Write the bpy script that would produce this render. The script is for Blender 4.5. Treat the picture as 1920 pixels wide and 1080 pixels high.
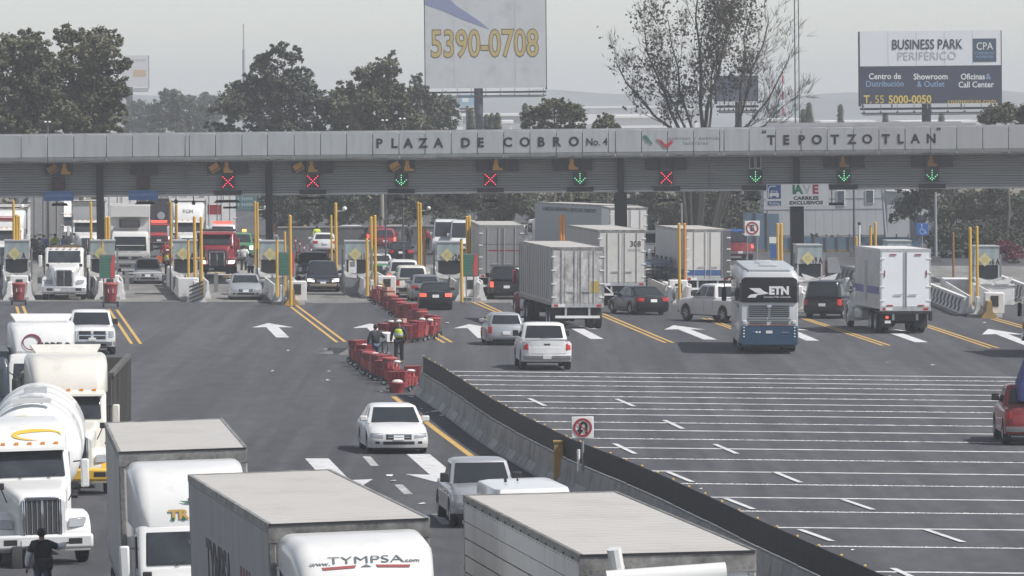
import bpy, bmesh, math, random
from mathutils import Vector, Matrix
rnd = random.Random(7)
for o in list(bpy.data.objects): bpy.data.objects.remove(o)
scene = bpy.context.scene
COL = scene.collection
PI = math.pi
# ------------------------------------------------------------------ camera
FPX = 12000.0; CAMH = 10.8; PITCH = math.atan(345/FPX); ROLL = 0.0095
_R0 = Vector((1,0,0)); _F = Vector((0,math.cos(PITCH),-math.sin(PITCH))); _U0 = Vector((0,math.sin(PITCH),math.cos(PITCH)))
_R = _R0*math.cos(ROLL) - _U0*math.sin(ROLL); _U = _R0*math.sin(ROLL) + _U0*math.cos(ROLL)
CAMP = Vector((0,0,CAMH))
cam = bpy.data.cameras.new('camera'); camo = bpy.data.objects.new('camera', cam); COL.objects.link(camo)
cam.sensor_width = 36; cam.lens = 36*FPX/1920; cam.clip_start = 1; cam.clip_end = 12000
camo.matrix_world = Matrix(((_R.x,_U.x,-_F.x,0),(_R.y,_U.y,-_F.y,0),(_R.z,_U.z,-_F.z,CAMH),(0,0,0,1)))
scene.camera = camo
# ------------------------------------------------------------------ light
SUN_EL = math.radians(52); SUN_AZ = math.radians(22)      # azimuth: from +X towards the camera
SUNV = Vector((math.cos(SUN_EL)*math.cos(SUN_AZ), -math.cos(SUN_EL)*math.sin(SUN_AZ), math.sin(SUN_EL)))
w = bpy.data.worlds.new('World'); scene.world = w; w.use_nodes = True
nt = w.node_tree; bg = nt.nodes['Background']
sky = nt.nodes.new('ShaderNodeTexSky'); sky.sky_type = 'NISHITA'; sky.sun_disc = False
sky.sun_elevation = SUN_EL; sky.sun_rotation = math.atan2(SUNV.x, SUNV.y)
sky.altitude = 2200; sky.air_density = 1.0; sky.dust_density = 3.0; sky.ozone_density = 1.0
hs = nt.nodes.new('ShaderNodeHueSaturation'); hs.inputs['Saturation'].default_value = 0.45; hs.inputs['Value'].default_value = 0.72
nt.links.new(sky.outputs[0], hs.inputs['Color']); nt.links.new(hs.outputs[0], bg.inputs['Color']); bg.inputs['Strength'].default_value = 0.10
sl = bpy.data.lights.new('sun', 'SUN'); sl.energy = 2.8; sl.angle = math.radians(0.6); sl.color = (1.0,0.965,0.93)
so = bpy.data.objects.new('sun', sl); COL.objects.link(so)
so.rotation_euler = SUNV.to_track_quat('Z','Y').to_euler(); so.location = (60,-20,120)
scene.view_settings.view_transform = 'Standard'; scene.view_settings.look = 'None'
scene.view_settings.exposure = 0.92; scene.view_settings.gamma = 1.0; scene.view_settings.use_curve_mapping = False
scene.render.engine = 'CYCLES'
scene.cycles.use_denoising = True; scene.cycles.max_bounces = 6; scene.cycles.volume_bounces = 0
scene.cycles.diffuse_bounces = 3; scene.cycles.glossy_bounces = 3; scene.cycles.transmission_bounces = 2
HAZE = 0.00031

# ------------------------------------------------------------------ ground height and pixel rays
def sstep(a,b,x):
    t = min(1,max(0,(x-a)/(b-a))); return t*t*(3-2*t)
def g(X,Y):
    Xc = max(-45,min(45,X)); p = 3.0
    if Xc > p: return -0.012*Xc
    k = -0.012 + 0.032*(1-sstep(135,190,Y))
    return -0.012*p + k*(Xc-p)
def ray(px,py):
    a = (px-960)/FPX; b = (540-py)/FPX
    return _F + _R*a + _U*b
def at(px,py,h=0.0):
    """the point of the road (or h above it) that the photograph shows at px, py"""
    d = ray(px,py); z = h; P = None
    for i in range(12):
        t = (z-CAMH)/d.z; P = CAMP + d*t; z = g(P.x,P.y)+h
    return Vector((P.x,P.y,z))
def atY(px,py,Y):
    d = ray(px,py); t = Y/d.y; return CAMP + d*t
def gnormal(x,y):
    e=0.8; return Vector((-(g(x+e,y)-g(x-e,y))/(2*e), -(g(x,y+e)-g(x,y-e))/(2*e), 1)).normalized()
def frame(P, yaw):
    n = gnormal(P.x,P.y); f = Vector((-math.sin(yaw),math.cos(yaw),0)); f = (f - n*f.dot(n)).normalized(); r = f.cross(n)
    return Matrix(((r.x,f.x,n.x,P.x),(r.y,f.y,n.y,P.y),(r.z,f.z,n.z,P.z),(0,0,0,1)))
def put(root, px, py, yaw, ynear=0.0):
    """stand a thing so that its local point (0, ynear, 0) is on the road at px, py"""
    G = at(px,py); f = Vector((-math.sin(yaw),math.cos(yaw),0)); P = G - f*ynear; P.z = g(P.x,P.y)
    root.matrix_world = frame(P, yaw); return root

# ------------------------------------------------------------------ materials
MATS = {}
def mat(name, col, rough=0.6, metal=0.0, var=0.0, scale=3.0, dirt=None, dirt_amt=0.0, dirt_scale=1.5, bump=0.0, bump_scale=40.0, emit=0.0, coat=0.0, spec=0.5, stretch=(1,1,1), trans=0.0):
    if name in MATS: return MATS[name]
    m = bpy.data.materials.new(name); m.use_nodes = True; n = m.node_tree.nodes; l = m.node_tree.links
    b = n['Principled BSDF']; b.inputs['Roughness'].default_value = rough; b.inputs['Metallic'].default_value = metal
    b.inputs['Base Color'].default_value = (*col,1); b.inputs['Specular IOR Level'].default_value = spec
    if coat: b.inputs['Coat Weight'].default_value = coat; b.inputs['Coat Roughness'].default_value = 0.08
    if trans: b.inputs['Transmission Weight'].default_value = trans
    if emit: b.inputs['Emission Color'].default_value = (*col,1); b.inputs['Emission Strength'].default_value = emit
    if var or dirt or bump:
        tc = n.new('ShaderNodeTexCoord'); mp = n.new('ShaderNodeMapping'); mp.inputs['Scale'].default_value = stretch
        l.new(tc.outputs['Object'], mp.inputs['Vector'])
        src = None
        if var:
            t = n.new('ShaderNodeTexNoise'); t.inputs['Scale'].default_value = scale; t.inputs['Detail'].default_value = 6; t.inputs['Roughness'].default_value = .65
            l.new(mp.outputs[0], t.inputs['Vector'])
            r = n.new('ShaderNodeValToRGB'); r.color_ramp.elements[0].position = .3; r.color_ramp.elements[1].position = .7
            r.color_ramp.elements[0].color = (*[c*(1-var) for c in col],1); r.color_ramp.elements[1].color = (*[min(1,c*(1+var)) for c in col],1)
            l.new(t.outputs['Fac'], r.inputs['Fac']); src = r.outputs['Color']
        if dirt:
            t = n.new('ShaderNodeTexNoise'); t.inputs['Scale'].default_value = dirt_scale; t.inputs['Detail'].default_value = 8; t.inputs['Roughness'].default_value = .7
            l.new(mp.outputs[0], t.inputs['Vector'])
            r = n.new('ShaderNodeValToRGB'); r.color_ramp.elements[0].position = .62-dirt_amt*.45; r.color_ramp.elements[1].position = .95-dirt_amt*.45
            r.color_ramp.elements[0].color = (0,0,0,1); r.color_ramp.elements[1].color = (1,1,1,1)
            l.new(t.outputs['Fac'], r.inputs['Fac'])
            mx = n.new('ShaderNodeMixRGB'); mx.inputs['Color2'].default_value = (*dirt,1); mx.inputs['Color1'].default_value = (*col,1)
            if src: l.new(src, mx.inputs['Color1'])
            l.new(r.outputs['Color'], mx.inputs['Fac']); src = mx.outputs['Color']
        if src: l.new(src, b.inputs['Base Color'])
        if bump:
            t = n.new('ShaderNodeTexNoise'); t.inputs['Scale'].default_value = bump_scale; t.inputs['Detail'].default_value = 4
            l.new(mp.outputs[0], t.inputs['Vector'])
            bp = n.new('ShaderNodeBump'); bp.inputs['Strength'].default_value = bump; bp.inputs['Distance'].default_value = .02
            l.new(t.outputs['Fac'], bp.inputs['Height']); l.new(bp.outputs[0], b.inputs['Normal'])
    MATS[name] = m; return m
def paint(name, col, dirty=0.15, rough=0.32):
    return mat('paint_'+name, col, rough=rough, coat=0.5, dirt=tuple(c*.55+.03 for c in col), dirt_amt=dirty, dirt_scale=.9, var=.04, scale=1.2)
ASPH = None
M_tyre = mat('tyre_rubber',(.022,.022,.024),.85,var=.3,scale=6)
M_rim = mat('rim_alloy',(.55,.56,.58),.35,.8)
M_rimw = mat('rim_white',(.7,.7,.68),.5,var=.15,scale=8)
M_glass = mat('car_glass',(.022,.026,.030),.05,0,spec=.6)
M_glass2 = mat('truck_glass',(.035,.040,.046),.08,0,spec=.5,var=.4,scale=1.5)
M_black = mat('black_plastic',(.02,.02,.022),.6,var=.2,scale=5)
M_dark = mat('dark_metal',(.045,.045,.05),.6,var=.3,scale=3)
M_frame = mat('chassis',(.03,.03,.032),.8,var=.3,scale=2)
M_chrome = mat('chrome',(.75,.76,.78),.15,1.0)
M_alu = mat('aluminium',(.55,.56,.57),.42,.55,var=.12,scale=2,dirt=(.16,.15,.14),dirt_amt=.25,dirt_scale=2)
M_red = mat('red_lens',(.45,.02,.02),.25)
M_redon = mat('red_lamp_lit',(1,.12,.08),.3,emit=.55)
M_amber = mat('amber_lens',(.7,.25,.03),.3)
M_head = mat('headlamp',(.38,.39,.40),.12,.4)
M_headon = mat('headlamp_lit',(1,.97,.85),.2,emit=.7)
M_plate = mat('number_plate',(.75,.75,.73),.5)
M_white = paint('white',(.66,.66,.655),.08)
M_whitet = paint('truck_white',(.66,.66,.645),.12)
M_cream = paint('cream',(.64,.62,.56),.18)
M_silver = mat('paint_silver',(.42,.43,.45),.35,.45,coat=.5,var=.05,scale=1.5)
M_grayp = mat('paint_gray',(.22,.235,.255),.35,.45,coat=.5,var=.05,scale=1.5)
M_blackp = mat('paint_black',(.010,.011,.014),.28,0,coat=.25,spec=.35,var=.2,scale=1)
M_navy = mat('paint_navy',(.012,.016,.026),.28,0,coat=.25,spec=.35)
M_redp = paint('maroon',(.28,.03,.045),.2)
M_redp2 = paint('red',(.27,.022,.024),.1)
M_yellowp = paint('yellow',(.66,.40,.04),.2)
M_green = paint('green',(.05,.2,.08),.2)

# ------------------------------------------------------------------ meshes
class MB:
    def __init__(s): s.v=[]; s.f=[]
    def box(s,x0,x1,y0,y1,z0,z1):
        i=len(s.v); s.v += [(x0,y0,z0),(x1,y0,z0),(x1,y1,z0),(x0,y1,z0),(x0,y0,z1),(x1,y0,z1),(x1,y1,z1),(x0,y1,z1)]
        s.f += [(i,i+3,i+2,i+1),(i+4,i+5,i+6,i+7),(i,i+1,i+5,i+4),(i+1,i+2,i+6,i+5),(i+2,i+3,i+7,i+6),(i+3,i,i+4,i+7)]; return s
    def hexa(s,p):      # 8 points ordered like box
        i=len(s.v); s.v += [tuple(q) for q in p]
        s.f += [(i,i+3,i+2,i+1),(i+4,i+5,i+6,i+7),(i,i+1,i+5,i+4),(i+1,i+2,i+6,i+5),(i+2,i+3,i+7,i+6),(i+3,i,i+4,i+7)]; return s
    def poly(s,pts):
        i=len(s.v); s.v += [tuple(p) for p in pts]; s.f.append(tuple(range(i,i+len(pts)))); return s
    def loft(s,rings,cap=True,closed=True):
        i=len(s.v); n=len(rings[0])
        for r in rings: s.v += [tuple(p) for p in r]
        for a in range(len(rings)-1):
            for b in range(n if closed else n-1):
                c=(b+1)%n; s.f.append((i+a*n+b,i+a*n+c,i+(a+1)*n+c,i+(a+1)*n+b))
        if cap:
            s.f.append(tuple(i+b for b in reversed(range(n)))); s.f.append(tuple(i+(len(rings)-1)*n+b for b in range(n)))
        return s
    def cyl(s,p0,p1,r0,r1=None,n=10,cap=True):
        r1 = r0 if r1 is None else r1
        p0=Vector(p0); p1=Vector(p1); d=(p1-p0).normalized(); a=d.orthogonal().normalized(); b=d.cross(a)
        R=[[p+(a*math.cos(2*PI*k/n)+b*math.sin(2*PI*k/n))*r for k in range(n)] for p,r in ((p0,r0),(p1,r1))]
        return s.loft(R,cap)
    def tube(s,pts,r,n=6):
        for a,b in zip(pts,pts[1:]): s.cyl(a,b,r,n=n)
        return s
    def lathe(s,prof,axis='x',n=20,c=(0,0,0)):  # prof: (along axis, radius)
        R=[]
        for k in range(n):
            t=2*PI*k/n; ring=[]
            for u,r in prof:
                if axis=='x': p=(c[0]+u,c[1]+r*math.cos(t),c[2]+r*math.sin(t))
                elif axis=='z': p=(c[0]+r*math.cos(t),c[1]+r*math.sin(t),c[2]+u)
                else: p=(c[0]+r*math.sin(t),c[1]+u,c[2]+r*math.cos(t))
                ring.append(p)
            R.append(ring)
        i=len(s.v); m=len(prof)
        for r in R: s.v+=r
        for k in range(n):
            k2=(k+1)%n
            for j in range(m-1): s.f.append((i+k*m+j,i+k*m+j+1,i+k2*m+j+1,i+k2*m+j))
        return s
    def ball(s,c,r,n=10,m=6,sz=(1,1,1)):
        rings=[]
        for j in range(1,m):
            a=PI*j/m; rings.append([(c[0]+r*sz[0]*math.sin(a)*math.cos(2*PI*k/n),c[1]+r*sz[1]*math.sin(a)*math.sin(2*PI*k/n),c[2]-r*sz[2]*math.cos(a)) for k in range(n)])
        return s.loft(rings)
    def mesh(s,name,smooth=None,recalc=True):
        me=bpy.data.meshes.new(name); me.from_pydata(s.v,[],s.f)
        if recalc and len(s.f)<60000:
            bm=bmesh.new(); bm.from_mesh(me); bmesh.ops.recalc_face_normals(bm,faces=bm.faces); bm.to_mesh(me); bm.free()
        if smooth is not None:
            me.shade_smooth(); me.set_sharp_from_angle(angle=math.radians(smooth))
        me.update(); return me
    def build(s,name,m,parent=None,smooth=None,bevel=0,seg=2,loc=None,recalc=True):
        if not s.v: return None
        return link(name,s.mesh(name,smooth,recalc),m,parent,bevel,seg,loc)
def link(name,me,m,parent=None,bevel=0,seg=2,loc=None):
    o=bpy.data.objects.new(name,me); COL.objects.link(o)
    if m is not None and not me.materials: me.materials.append(m)
    if parent: o.parent=parent
    if loc is not None: o.location=loc
    if bevel:
        b=o.modifiers.new('bevel','BEVEL'); b.width=bevel; b.segments=seg; b.limit_method='ANGLE'; b.angle_limit=math.radians(40)
        o.data.shade_smooth(); o.data.set_sharp_from_angle(angle=math.radians(50))
    return o
def bx(name,m,parent,*b,bevel=0):
    return MB().box(*b).build(name,m,parent,bevel=bevel)
def thing(name,label,cat,group=None):
    o=bpy.data.objects.new(name,None); COL.objects.link(o); o.empty_display_size=.3
    o['label']=label; o['category']=cat
    if group: o['group']=group
    return o
def tag(o,label,cat,group=None,kind=None):
    if label: o['label']=label
    if cat: o['category']=cat
    if group: o['group']=group
    if kind: o['kind']=kind
    return o
KIDS={}
def kids(o): return [c for c in o.children]
def dup(o,parent=None,label=None,swap=None):
    c=o.copy(); COL.objects.link(c)
    if parent: c.parent=parent
    if label: c['label']=label
    if swap and c.data and c.data.materials and c.data.materials[0] in swap:
        c.data=c.data.copy(); c.data.materials[0]=swap[c.data.materials[0]] if False else c.data.materials[0]
    for k in o.children: dup(k,c)
    return c
TXT={}
def text_mesh(s,size,bold=0.0,depth=0.004,sx=1.0,align='CENTER',space=1.0):
    key=(s,size,bold,depth,sx,align,space)
    if key in TXT: return TXT[key]
    cu=bpy.data.curves.new('lettering','FONT'); cu.body=s; cu.size=size; cu.offset=bold*size; cu.extrude=depth; cu.align_x=align; cu.align_y='CENTER'; cu.space_character=space; cu.resolution_u=3
    o=bpy.data.objects.new('lettering_tmp',cu); COL.objects.link(o)
    bpy.context.view_layer.update()
    dg=bpy.context.evaluated_depsgraph_get()
    me=bpy.data.meshes.new_from_object(o.evaluated_get(dg)); bpy.data.objects.remove(o)
    for v in me.vertices: v.co.x*=sx
    TXT[key]=me; return me
def lettering(s,size,m,parent,M,bold=0.012,depth=0.004,sx=1.0,align='CENTER',space=1.0,name='lettering'):
    me=text_mesh(s,size,bold,depth,sx,align,space).copy(); me.materials.clear()
    o=link(name,me,m,parent); o.matrix_local=M; return o
def MX(loc,right,up):
    r=Vector(right).normalized(); u=Vector(up).normalized(); n=r.cross(u)
    return Matrix(((r.x,u.x,n.x,loc[0]),(r.y,u.y,n.y,loc[1]),(r.z,u.z,n.z,loc[2]),(0,0,0,1)))
def FRONT(x,y,z): return MX((x,y,z),(-1,0,0),(0,0,1))     # reads when seen from local +Y
def REAR(x,y,z): return MX((x,y,z),(1,0,0),(0,0,1))       # reads when seen from local -Y
def LEFT(x,y,z): return MX((x,y,z),(0,-1,0),(0,0,1))      # reads when seen from local -X
def RIGHT(x,y,z): return MX((x,y,z),(0,1,0),(0,0,1))
# ================================================================== SETTING
def grid(name, xs, ys, dz, m):
    v=[(x,y,g(x,y)+dz) for y in ys for x in xs]; n=len(xs)
    f=[(j*n+i,j*n+i+1,(j+1)*n+i+1,(j+1)*n+i) for j in range(len(ys)-1) for i in range(n-1)]
    me=bpy.data.meshes.new(name); me.from_pydata(v,[],f); me.update()
    o=link(name,me,m); o['kind']='structure'; return o
def asphalt():
    m=bpy.data.materials.new('asphalt'); m.use_nodes=True; n=m.node_tree.nodes; l=m.node_tree.links; b=n['Principled BSDF']
    tc=n.new('ShaderNodeTexCoord')
    def noise(sc,det,st=(1,1,1)):
        mp=n.new('ShaderNodeMapping'); mp.inputs['Scale'].default_value=st; l.new(tc.outputs['Object'],mp.inputs['Vector'])
        t=n.new('ShaderNodeTexNoise'); t.inputs['Scale'].default_value=sc; t.inputs['Detail'].default_value=det; t.inputs['Roughness'].default_value=.65; l.new(mp.outputs[0],t.inputs['Vector']); return t
    a=noise(.10,5,(1,.12,1)); r=n.new('ShaderNodeValToRGB'); r.color_ramp.elements[0].position=.3; r.color_ramp.elements[1].position=.75
    r.color_ramp.elements[0].color=(.060,.062,.068,1); r.color_ramp.elements[1].color=(.094,.096,.103,1); l.new(a.outputs['Fac'],r.inputs['Fac'])
    c=noise(1.6,8,(1,.25,1)); r2=n.new('ShaderNodeValToRGB'); r2.color_ramp.elements[0].position=.35; r2.color_ramp.elements[1].position=.7
    r2.color_ramp.elements[0].color=(.82,.82,.82,1); r2.color_ramp.elements[1].color=(1.15,1.14,1.12,1); l.new(c.outputs['Fac'],r2.inputs['Fac'])
    mx=n.new('ShaderNodeMixRGB'); mx.blend_type='MULTIPLY'; mx.inputs['Fac'].default_value=1; l.new(r.outputs[0],mx.inputs['Color1']); l.new(r2.outputs[0],mx.inputs['Color2'])
    # tyre-worn streaks along the lanes
    d=noise(.9,3,(1,.012,1)); r3=n.new('ShaderNodeValToRGB'); r3.color_ramp.elements[0].position=.40; r3.color_ramp.elements[1].position=.62
    r3.color_ramp.elements[0].color=(.70,.70,.71,1); r3.color_ramp.elements[1].color=(1.08,1.08,1.08,1); l.new(d.outputs['Fac'],r3.inputs['Fac'])
    mx2=n.new('ShaderNodeMixRGB'); mx2.blend_type='MULTIPLY'; mx2.inputs['Fac'].default_value=.8; l.new(mx.outputs[0],mx2.inputs['Color1']); l.new(r3.outputs[0],mx2.inputs['Color2'])
    gr=noise(14,2); r4=n.new('ShaderNodeValToRGB'); r4.color_ramp.elements[0].color=(.75,.75,.75,1); r4.color_ramp.elements[1].color=(1.25,1.25,1.25,1); l.new(gr.outputs['Fac'],r4.inputs['Fac'])
    mx3=n.new('ShaderNodeMixRGB'); mx3.blend_type='MULTIPLY'; mx3.inputs['Fac'].default_value=.6; l.new(mx2.outputs[0],mx3.inputs['Color1']); l.new(r4.outputs[0],mx3.inputs['Color2'])
    l.new(mx3.outputs[0],b.inputs['Base Color']); b.inputs['Roughness'].default_value=.85; b.inputs['Specular IOR Level'].default_value=.3
    return m
M_asph=asphalt()
M_earth=mat('dry_earth',(.14,.12,.085),.95,var=.5,scale=.05)
M_conc=mat('concrete_pad',(.19,.185,.175),.85,var=.2,scale=.6,dirt=(.07,.07,.07),dirt_amt=.45,dirt_scale=.35,stretch=(1,.15,1))
M_concw=mat('barrier_concrete',(.33,.33,.32),.85,var=.15,scale=1.5,dirt=(.13,.125,.12),dirt_amt=.35,dirt_scale=1.1,bump=.2,bump_scale=12)
M_mark=mat('road_paint_white',(.57,.57,.57),.7,var=.14,scale=3,dirt=(.25,.25,.25),dirt_amt=.33,dirt_scale=2.2)
M_markf=mat('road_paint_worn',(.50,.50,.50),.75,var=.25,scale=2.5,dirt=(.10,.10,.10),dirt_amt=.55,dirt_scale=3)
M_marky=mat('road_paint_yellow',(.58,.36,.09),.7,var=.15,scale=2,dirt=(.16,.12,.07),dirt_amt=.38,dirt_scale=2)
ys=[-54+6*i for i in range(31)]+[126+4*i for i in range(20)]+[206+12*i for i in range(12)]+[350+25*i for i in range(15)]
grid('ground',[-1490,-900,-400,-150,-80,-52,-45]+[-45+5*i for i in range(1,19)]+[52,80,150,400,900,1490],ys+[800,1100,1600,2400,3400,3880],-0.06,M_earth)
XS=[-52+4*i for i in range(27)]
road=grid('road',XS,ys,0.0,M_asph)
pad_y0,pad_y1=346,420
pads=grid('concrete_apron',[-42+4*i for i in range(22)],[347.6,352,358,364,370,380,400,430],0.006,M_conc)
# ---- painted marks, each a piece of the road
def sheet(name,pts,m,dz=0.008):
    """pts: ground points (x,y) of one flat mark, laid on the road"""
    b=MB(); b.poly([(p[0],p[1],g(p[0],p[1])+dz) for p in pts]); o=b.build(name,m,road,recalc=False)
    if o.data.polygons[0].normal.z<0: o.data.flip_normals()
    return o
def strip(name,A,B,wd,m,dz=0.008,n=1):
    A=Vector((A[0],A[1],0)); B=Vector((B[0],B[1],0)); d=(B-A).normalized(); s=Vector((d.y,-d.x,0))*(wd/2)
    b=MB(); P=[]
    for i in range(n+1):
        c=A.lerp(B,i/n); P.append((c-s,c+s))
    for p in P:
        for q in p: b.v.append((q.x,q.y,g(q.x,q.y)+dz))
    b.f=[(2*i,2*i+1,2*i+3,2*i+2) for i in range(n)]
    return b.build(name,m,road,recalc=False)
def px2(px,py): p=at(px,py); return (p.x,p.y)
RUM=[703,710.7,718.7,727.5,737.5,747.5,758.7,770,781,795.5,810,826,843,863,886,909,934,959.5,989.5,1023.8,1070.5]
# left ends lie on the median screen
def rum_left(y):
    tab=[(697,828),(720,880),(745,925),(775,965),(800,1010),(825,1060),(850,1130),(880,1200),(905,1255),(935,1335),(960,1395),(990,1455),(1026,1522),(1070,1625),(1090,1660)]
    for (a,b),(c,d) in zip(tab,tab[1:]):
        if a<=y<=c: return b+(d-b)*(y-a)/(c-a)
    return 820
for i,y in enumerate(RUM):
    xl=rum_left(y-3)
    A=at(xl-6,y-.0108*(1440-xl)); B=at(1990,y+.0108*550)
    rough=i%2==1; n=260 if rough else 60
    b=MB(); d=(B-A); d.z=0; L=d.length; d.normalize(); s=Vector((-d.y,d.x,0))
    for k in range(n+1):
        c=A+d*(L*k/n); wv=(.092+rnd.uniform(-.018,.022)) if rough else .115+rnd.uniform(-.02,.02)
        off=rnd.uniform(-.022,.03) if rough else rnd.uniform(-.015,.015)
        hh=.012+(rnd.uniform(0,.014) if rough else .008)
        for t,zz in ((-wv,0.008),(-wv*.6,hh),(wv*.6,hh),(wv,0.008)):
            q=c+s*(t+off); b.v.append((q.x,q.y,g(q.x,q.y)+zz))
    for k in range(n):
        for j in range(3): b.f.append((4*k+j,4*k+4+j,4*k+5+j,4*k+1+j))
    b.build('rumble_strip',M_mark,road,recalc=False)
for a,b_ in [((992,748),(1022,762)),((1156,749),(1189,763)),((1246,789),(1280,805)),((1152,833),(1191,852)),((1340,834),(1382,852)),((1252,886),(1298,905)),((1361,936),(1412,956)),((1452,886),(1501,906)),((1581,938),(1637,957)),((1499,994),(1560,1016)),((1735,994),(1806,1018)),((1674,1067),(1720,1088)),((1060,716),(1085,726))][:12]:
    strip('lane_dash',px2(*a),px2(*b_),.17,M_mark,.026)
for a,b_ in [((687,856),(703,874)),((747,909),(766,927)),((817,964),(838,984))]:
    strip('lane_dash',px2(*a),px2(*b_),.24,M_markf)
for (a,b_,c,d) in [((31,575),(39,600),(43,574),(53,600)),((204,580),(247,645),(219,581),(264,645)),((537,569),(632,642),(552,570),(647,641)),((716,575),(833,643),(728,573),(847,642)),((885,566),(960,598),(899,566),(972,600)),((1118,588),(1248,643),(1130,588),(1262,643)),((1318,597),(1385,622),(1328,597),(1395,622)),((1500,596),(1655,648),(1511,597),(1669,648)),((1729,610),(1857,653),(1740,610),(1872,653)),((1858,598),(1935,620),(1866,597),(1950,620)),
                  ((372,502),(480,540),(378,500),(488,538))]:
    strip('yellow_line',px2(*a),px2(*b_),.15,M_marky,n=6); strip('yellow_line',px2(*c),px2(*d),.15,M_marky,n=6)
strip('yellow_line',px2(738,744),px2(820,808),.2,M_marky,n=4); strip('yellow_line',px2(820,808),px2(890,860),.2,M_marky,n=4); strip('yellow_line',px2(890,860),px2(1080,990),.2,M_marky,n=8)
def arrow(tip,tail,hl=.30,hw=1.0,sw=.30,m=M_mark):
    T=Vector((*px2(*tip),0)); E=Vector((*px2(*tail),0)); d=(T-E); L=d.length; d.normalize(); s=Vector((d.y,-d.x,0)); h=T-d*(L*hl)
    P=[T,h+s*hw-d*.4,h+s*sw,E+s*sw,E-s*sw,h-s*sw,h-s*hw-d*.4]
    sheet('lane_arrow',[(p.x,p.y) for p in P],m,.01)
for tip,tail in [((503,606),(530,633)),((693,607),(717,634)),((880,608),(908,634)),((1068,609),(1120,636)),((1263,610),(1332,637)),((1458,611),(1524,639)),((1645,613),(1728,642)),((1853,617),(1945,652))]:
    arrow(tip,tail)
arrow((655,926),(594,860),.35,1.05,.36,M_mark); arrow((856,914),(784,852),.35,1.05,.36,M_mark)
strip('expansion_joint',px2(225,667),px2(640,667),.12,mat('joint_sealant',(.10,.10,.105),.8),.007,n=10)
strip('expansion_joint',px2(-20,566.5),px2(700,566.5),.25,mat('joint_filler',(.045,.045,.047),.9),.009,n=14)
# ---- stains and repair patches in the asphalt
M_spill=mat('pale_spill',(.17,.17,.17),.9,var=.4,scale=1.5,dirt=(.07,.07,.073),dirt_amt=.6,dirt_scale=.6,stretch=(1,.2,1))
M_patch=mat('asphalt_patch',(.050,.051,.054),.85,var=.25,scale=.8)
def blot(px,py,wx,wy,m,name,seed,dz=.005):
    r_=random.Random(seed); c=at(px,py); n_=18; P=[]
    for k in range(n_):
        a=2*PI*k/n_; q=r_.uniform(.55,1.15); P.append((c.x+wx*q*math.cos(a),c.y+wy*q*math.sin(a)))
    sheet(name,P,m,dz)
for i,a in enumerate([(660,661,1.6,3.0),(630,655,.9,2.0),(600,545+22,2.5,1.5),(690,672,.8,2.5),(640,563,1.6,1.2),(915,560,1.3,2.0)]): blot(*a,M_spill,'pale_stain',i)
for i,a in enumerate([(420,705,1.0,9),(300,640,.7,12),(560,790,.8,7),(640,650,.5,14),(1180,660,.9,12),(1450,690,.8,9),(1000,672,.7,10),(520,600,.6,9),(1700,670,.8,10),(470,860,.7,6),(1560,580+60,.5,10)]): blot(*a,M_patch,'oil_stain',100+i)
# ---- litter
b=MB()
for px,py in [(511,697),(617,697),(716,735),(668,840),(730,893),(738,903),(792,946),(540,658),(616,714),(1314,917),(1600,1033),(1665,681),(1748,685),(1846,606),(765,840),(838,606),(790,768),(800,775),(770,745),(640,930)]+[(rnd.uniform(760,850),rnd.uniform(745,800)) for _ in range(14)]:
    p=at(px,py); s=rnd.uniform(.06,.2); a=rnd.uniform(0,3)
    q=[Vector((math.cos(a+t)*s*rnd.uniform(.6,1.2),math.sin(a+t)*s*2,rnd.uniform(.015,.05))) for t in (0,1.5,3,4.6)]
    b.poly([p+x for x in q])
o=b.build('litter',mat('paper_scrap',(.7,.69,.66),.9),None); tag(o,'scraps of white paper scattered on the asphalt',None,None,'stuff')
# ---- far setting: hills, haze
def hill(name,y,pts,m):
    b=MB(); fr=[]; bk=[]
    for x,z in pts: fr.append((x,y,z)); bk.append((x*1.1,y+600,-2.2))
    base=[(x,y-150,-2.4) for x,z in pts]
    b.loft([base,fr,bk],cap=False,closed=False); o=b.build(name,m,None,smooth=60); o['kind']='structure'
pts=[]
for i in range(61):
    px=-300+i*42; p=atY(px,176+6*math.sin(i*.35)+3*math.sin(i*.93+1)+(0 if px>1000 else 6),3000); pts.append((p.x,p.z))
hill('hills',3000,pts,mat('hill_scrub',(.15,.165,.16),.95,var=.4,scale=.01))
hz=MB().box(-1500,1500,-60,3900,-3.2,30.5).build('haze',None,None); hz['kind']='stuff'; hz['label']='pale smog lying over the toll plaza'
hm=bpy.data.materials.new('haze_air'); hm.use_nodes=True; hn=hm.node_tree.nodes; hn.remove(hn['Principled BSDF'])
pv=hn.new('ShaderNodeVolumePrincipled'); pv.inputs['Color'].default_value=(.92,.945,.985,1); pv.inputs['Density'].default_value=HAZE; pv.inputs['Anisotropy'].default_value=.1
hm.node_tree.links.new(pv.outputs[0],hn['Material Output'].inputs['Volume']); hz.data.materials.append(hm)
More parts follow.
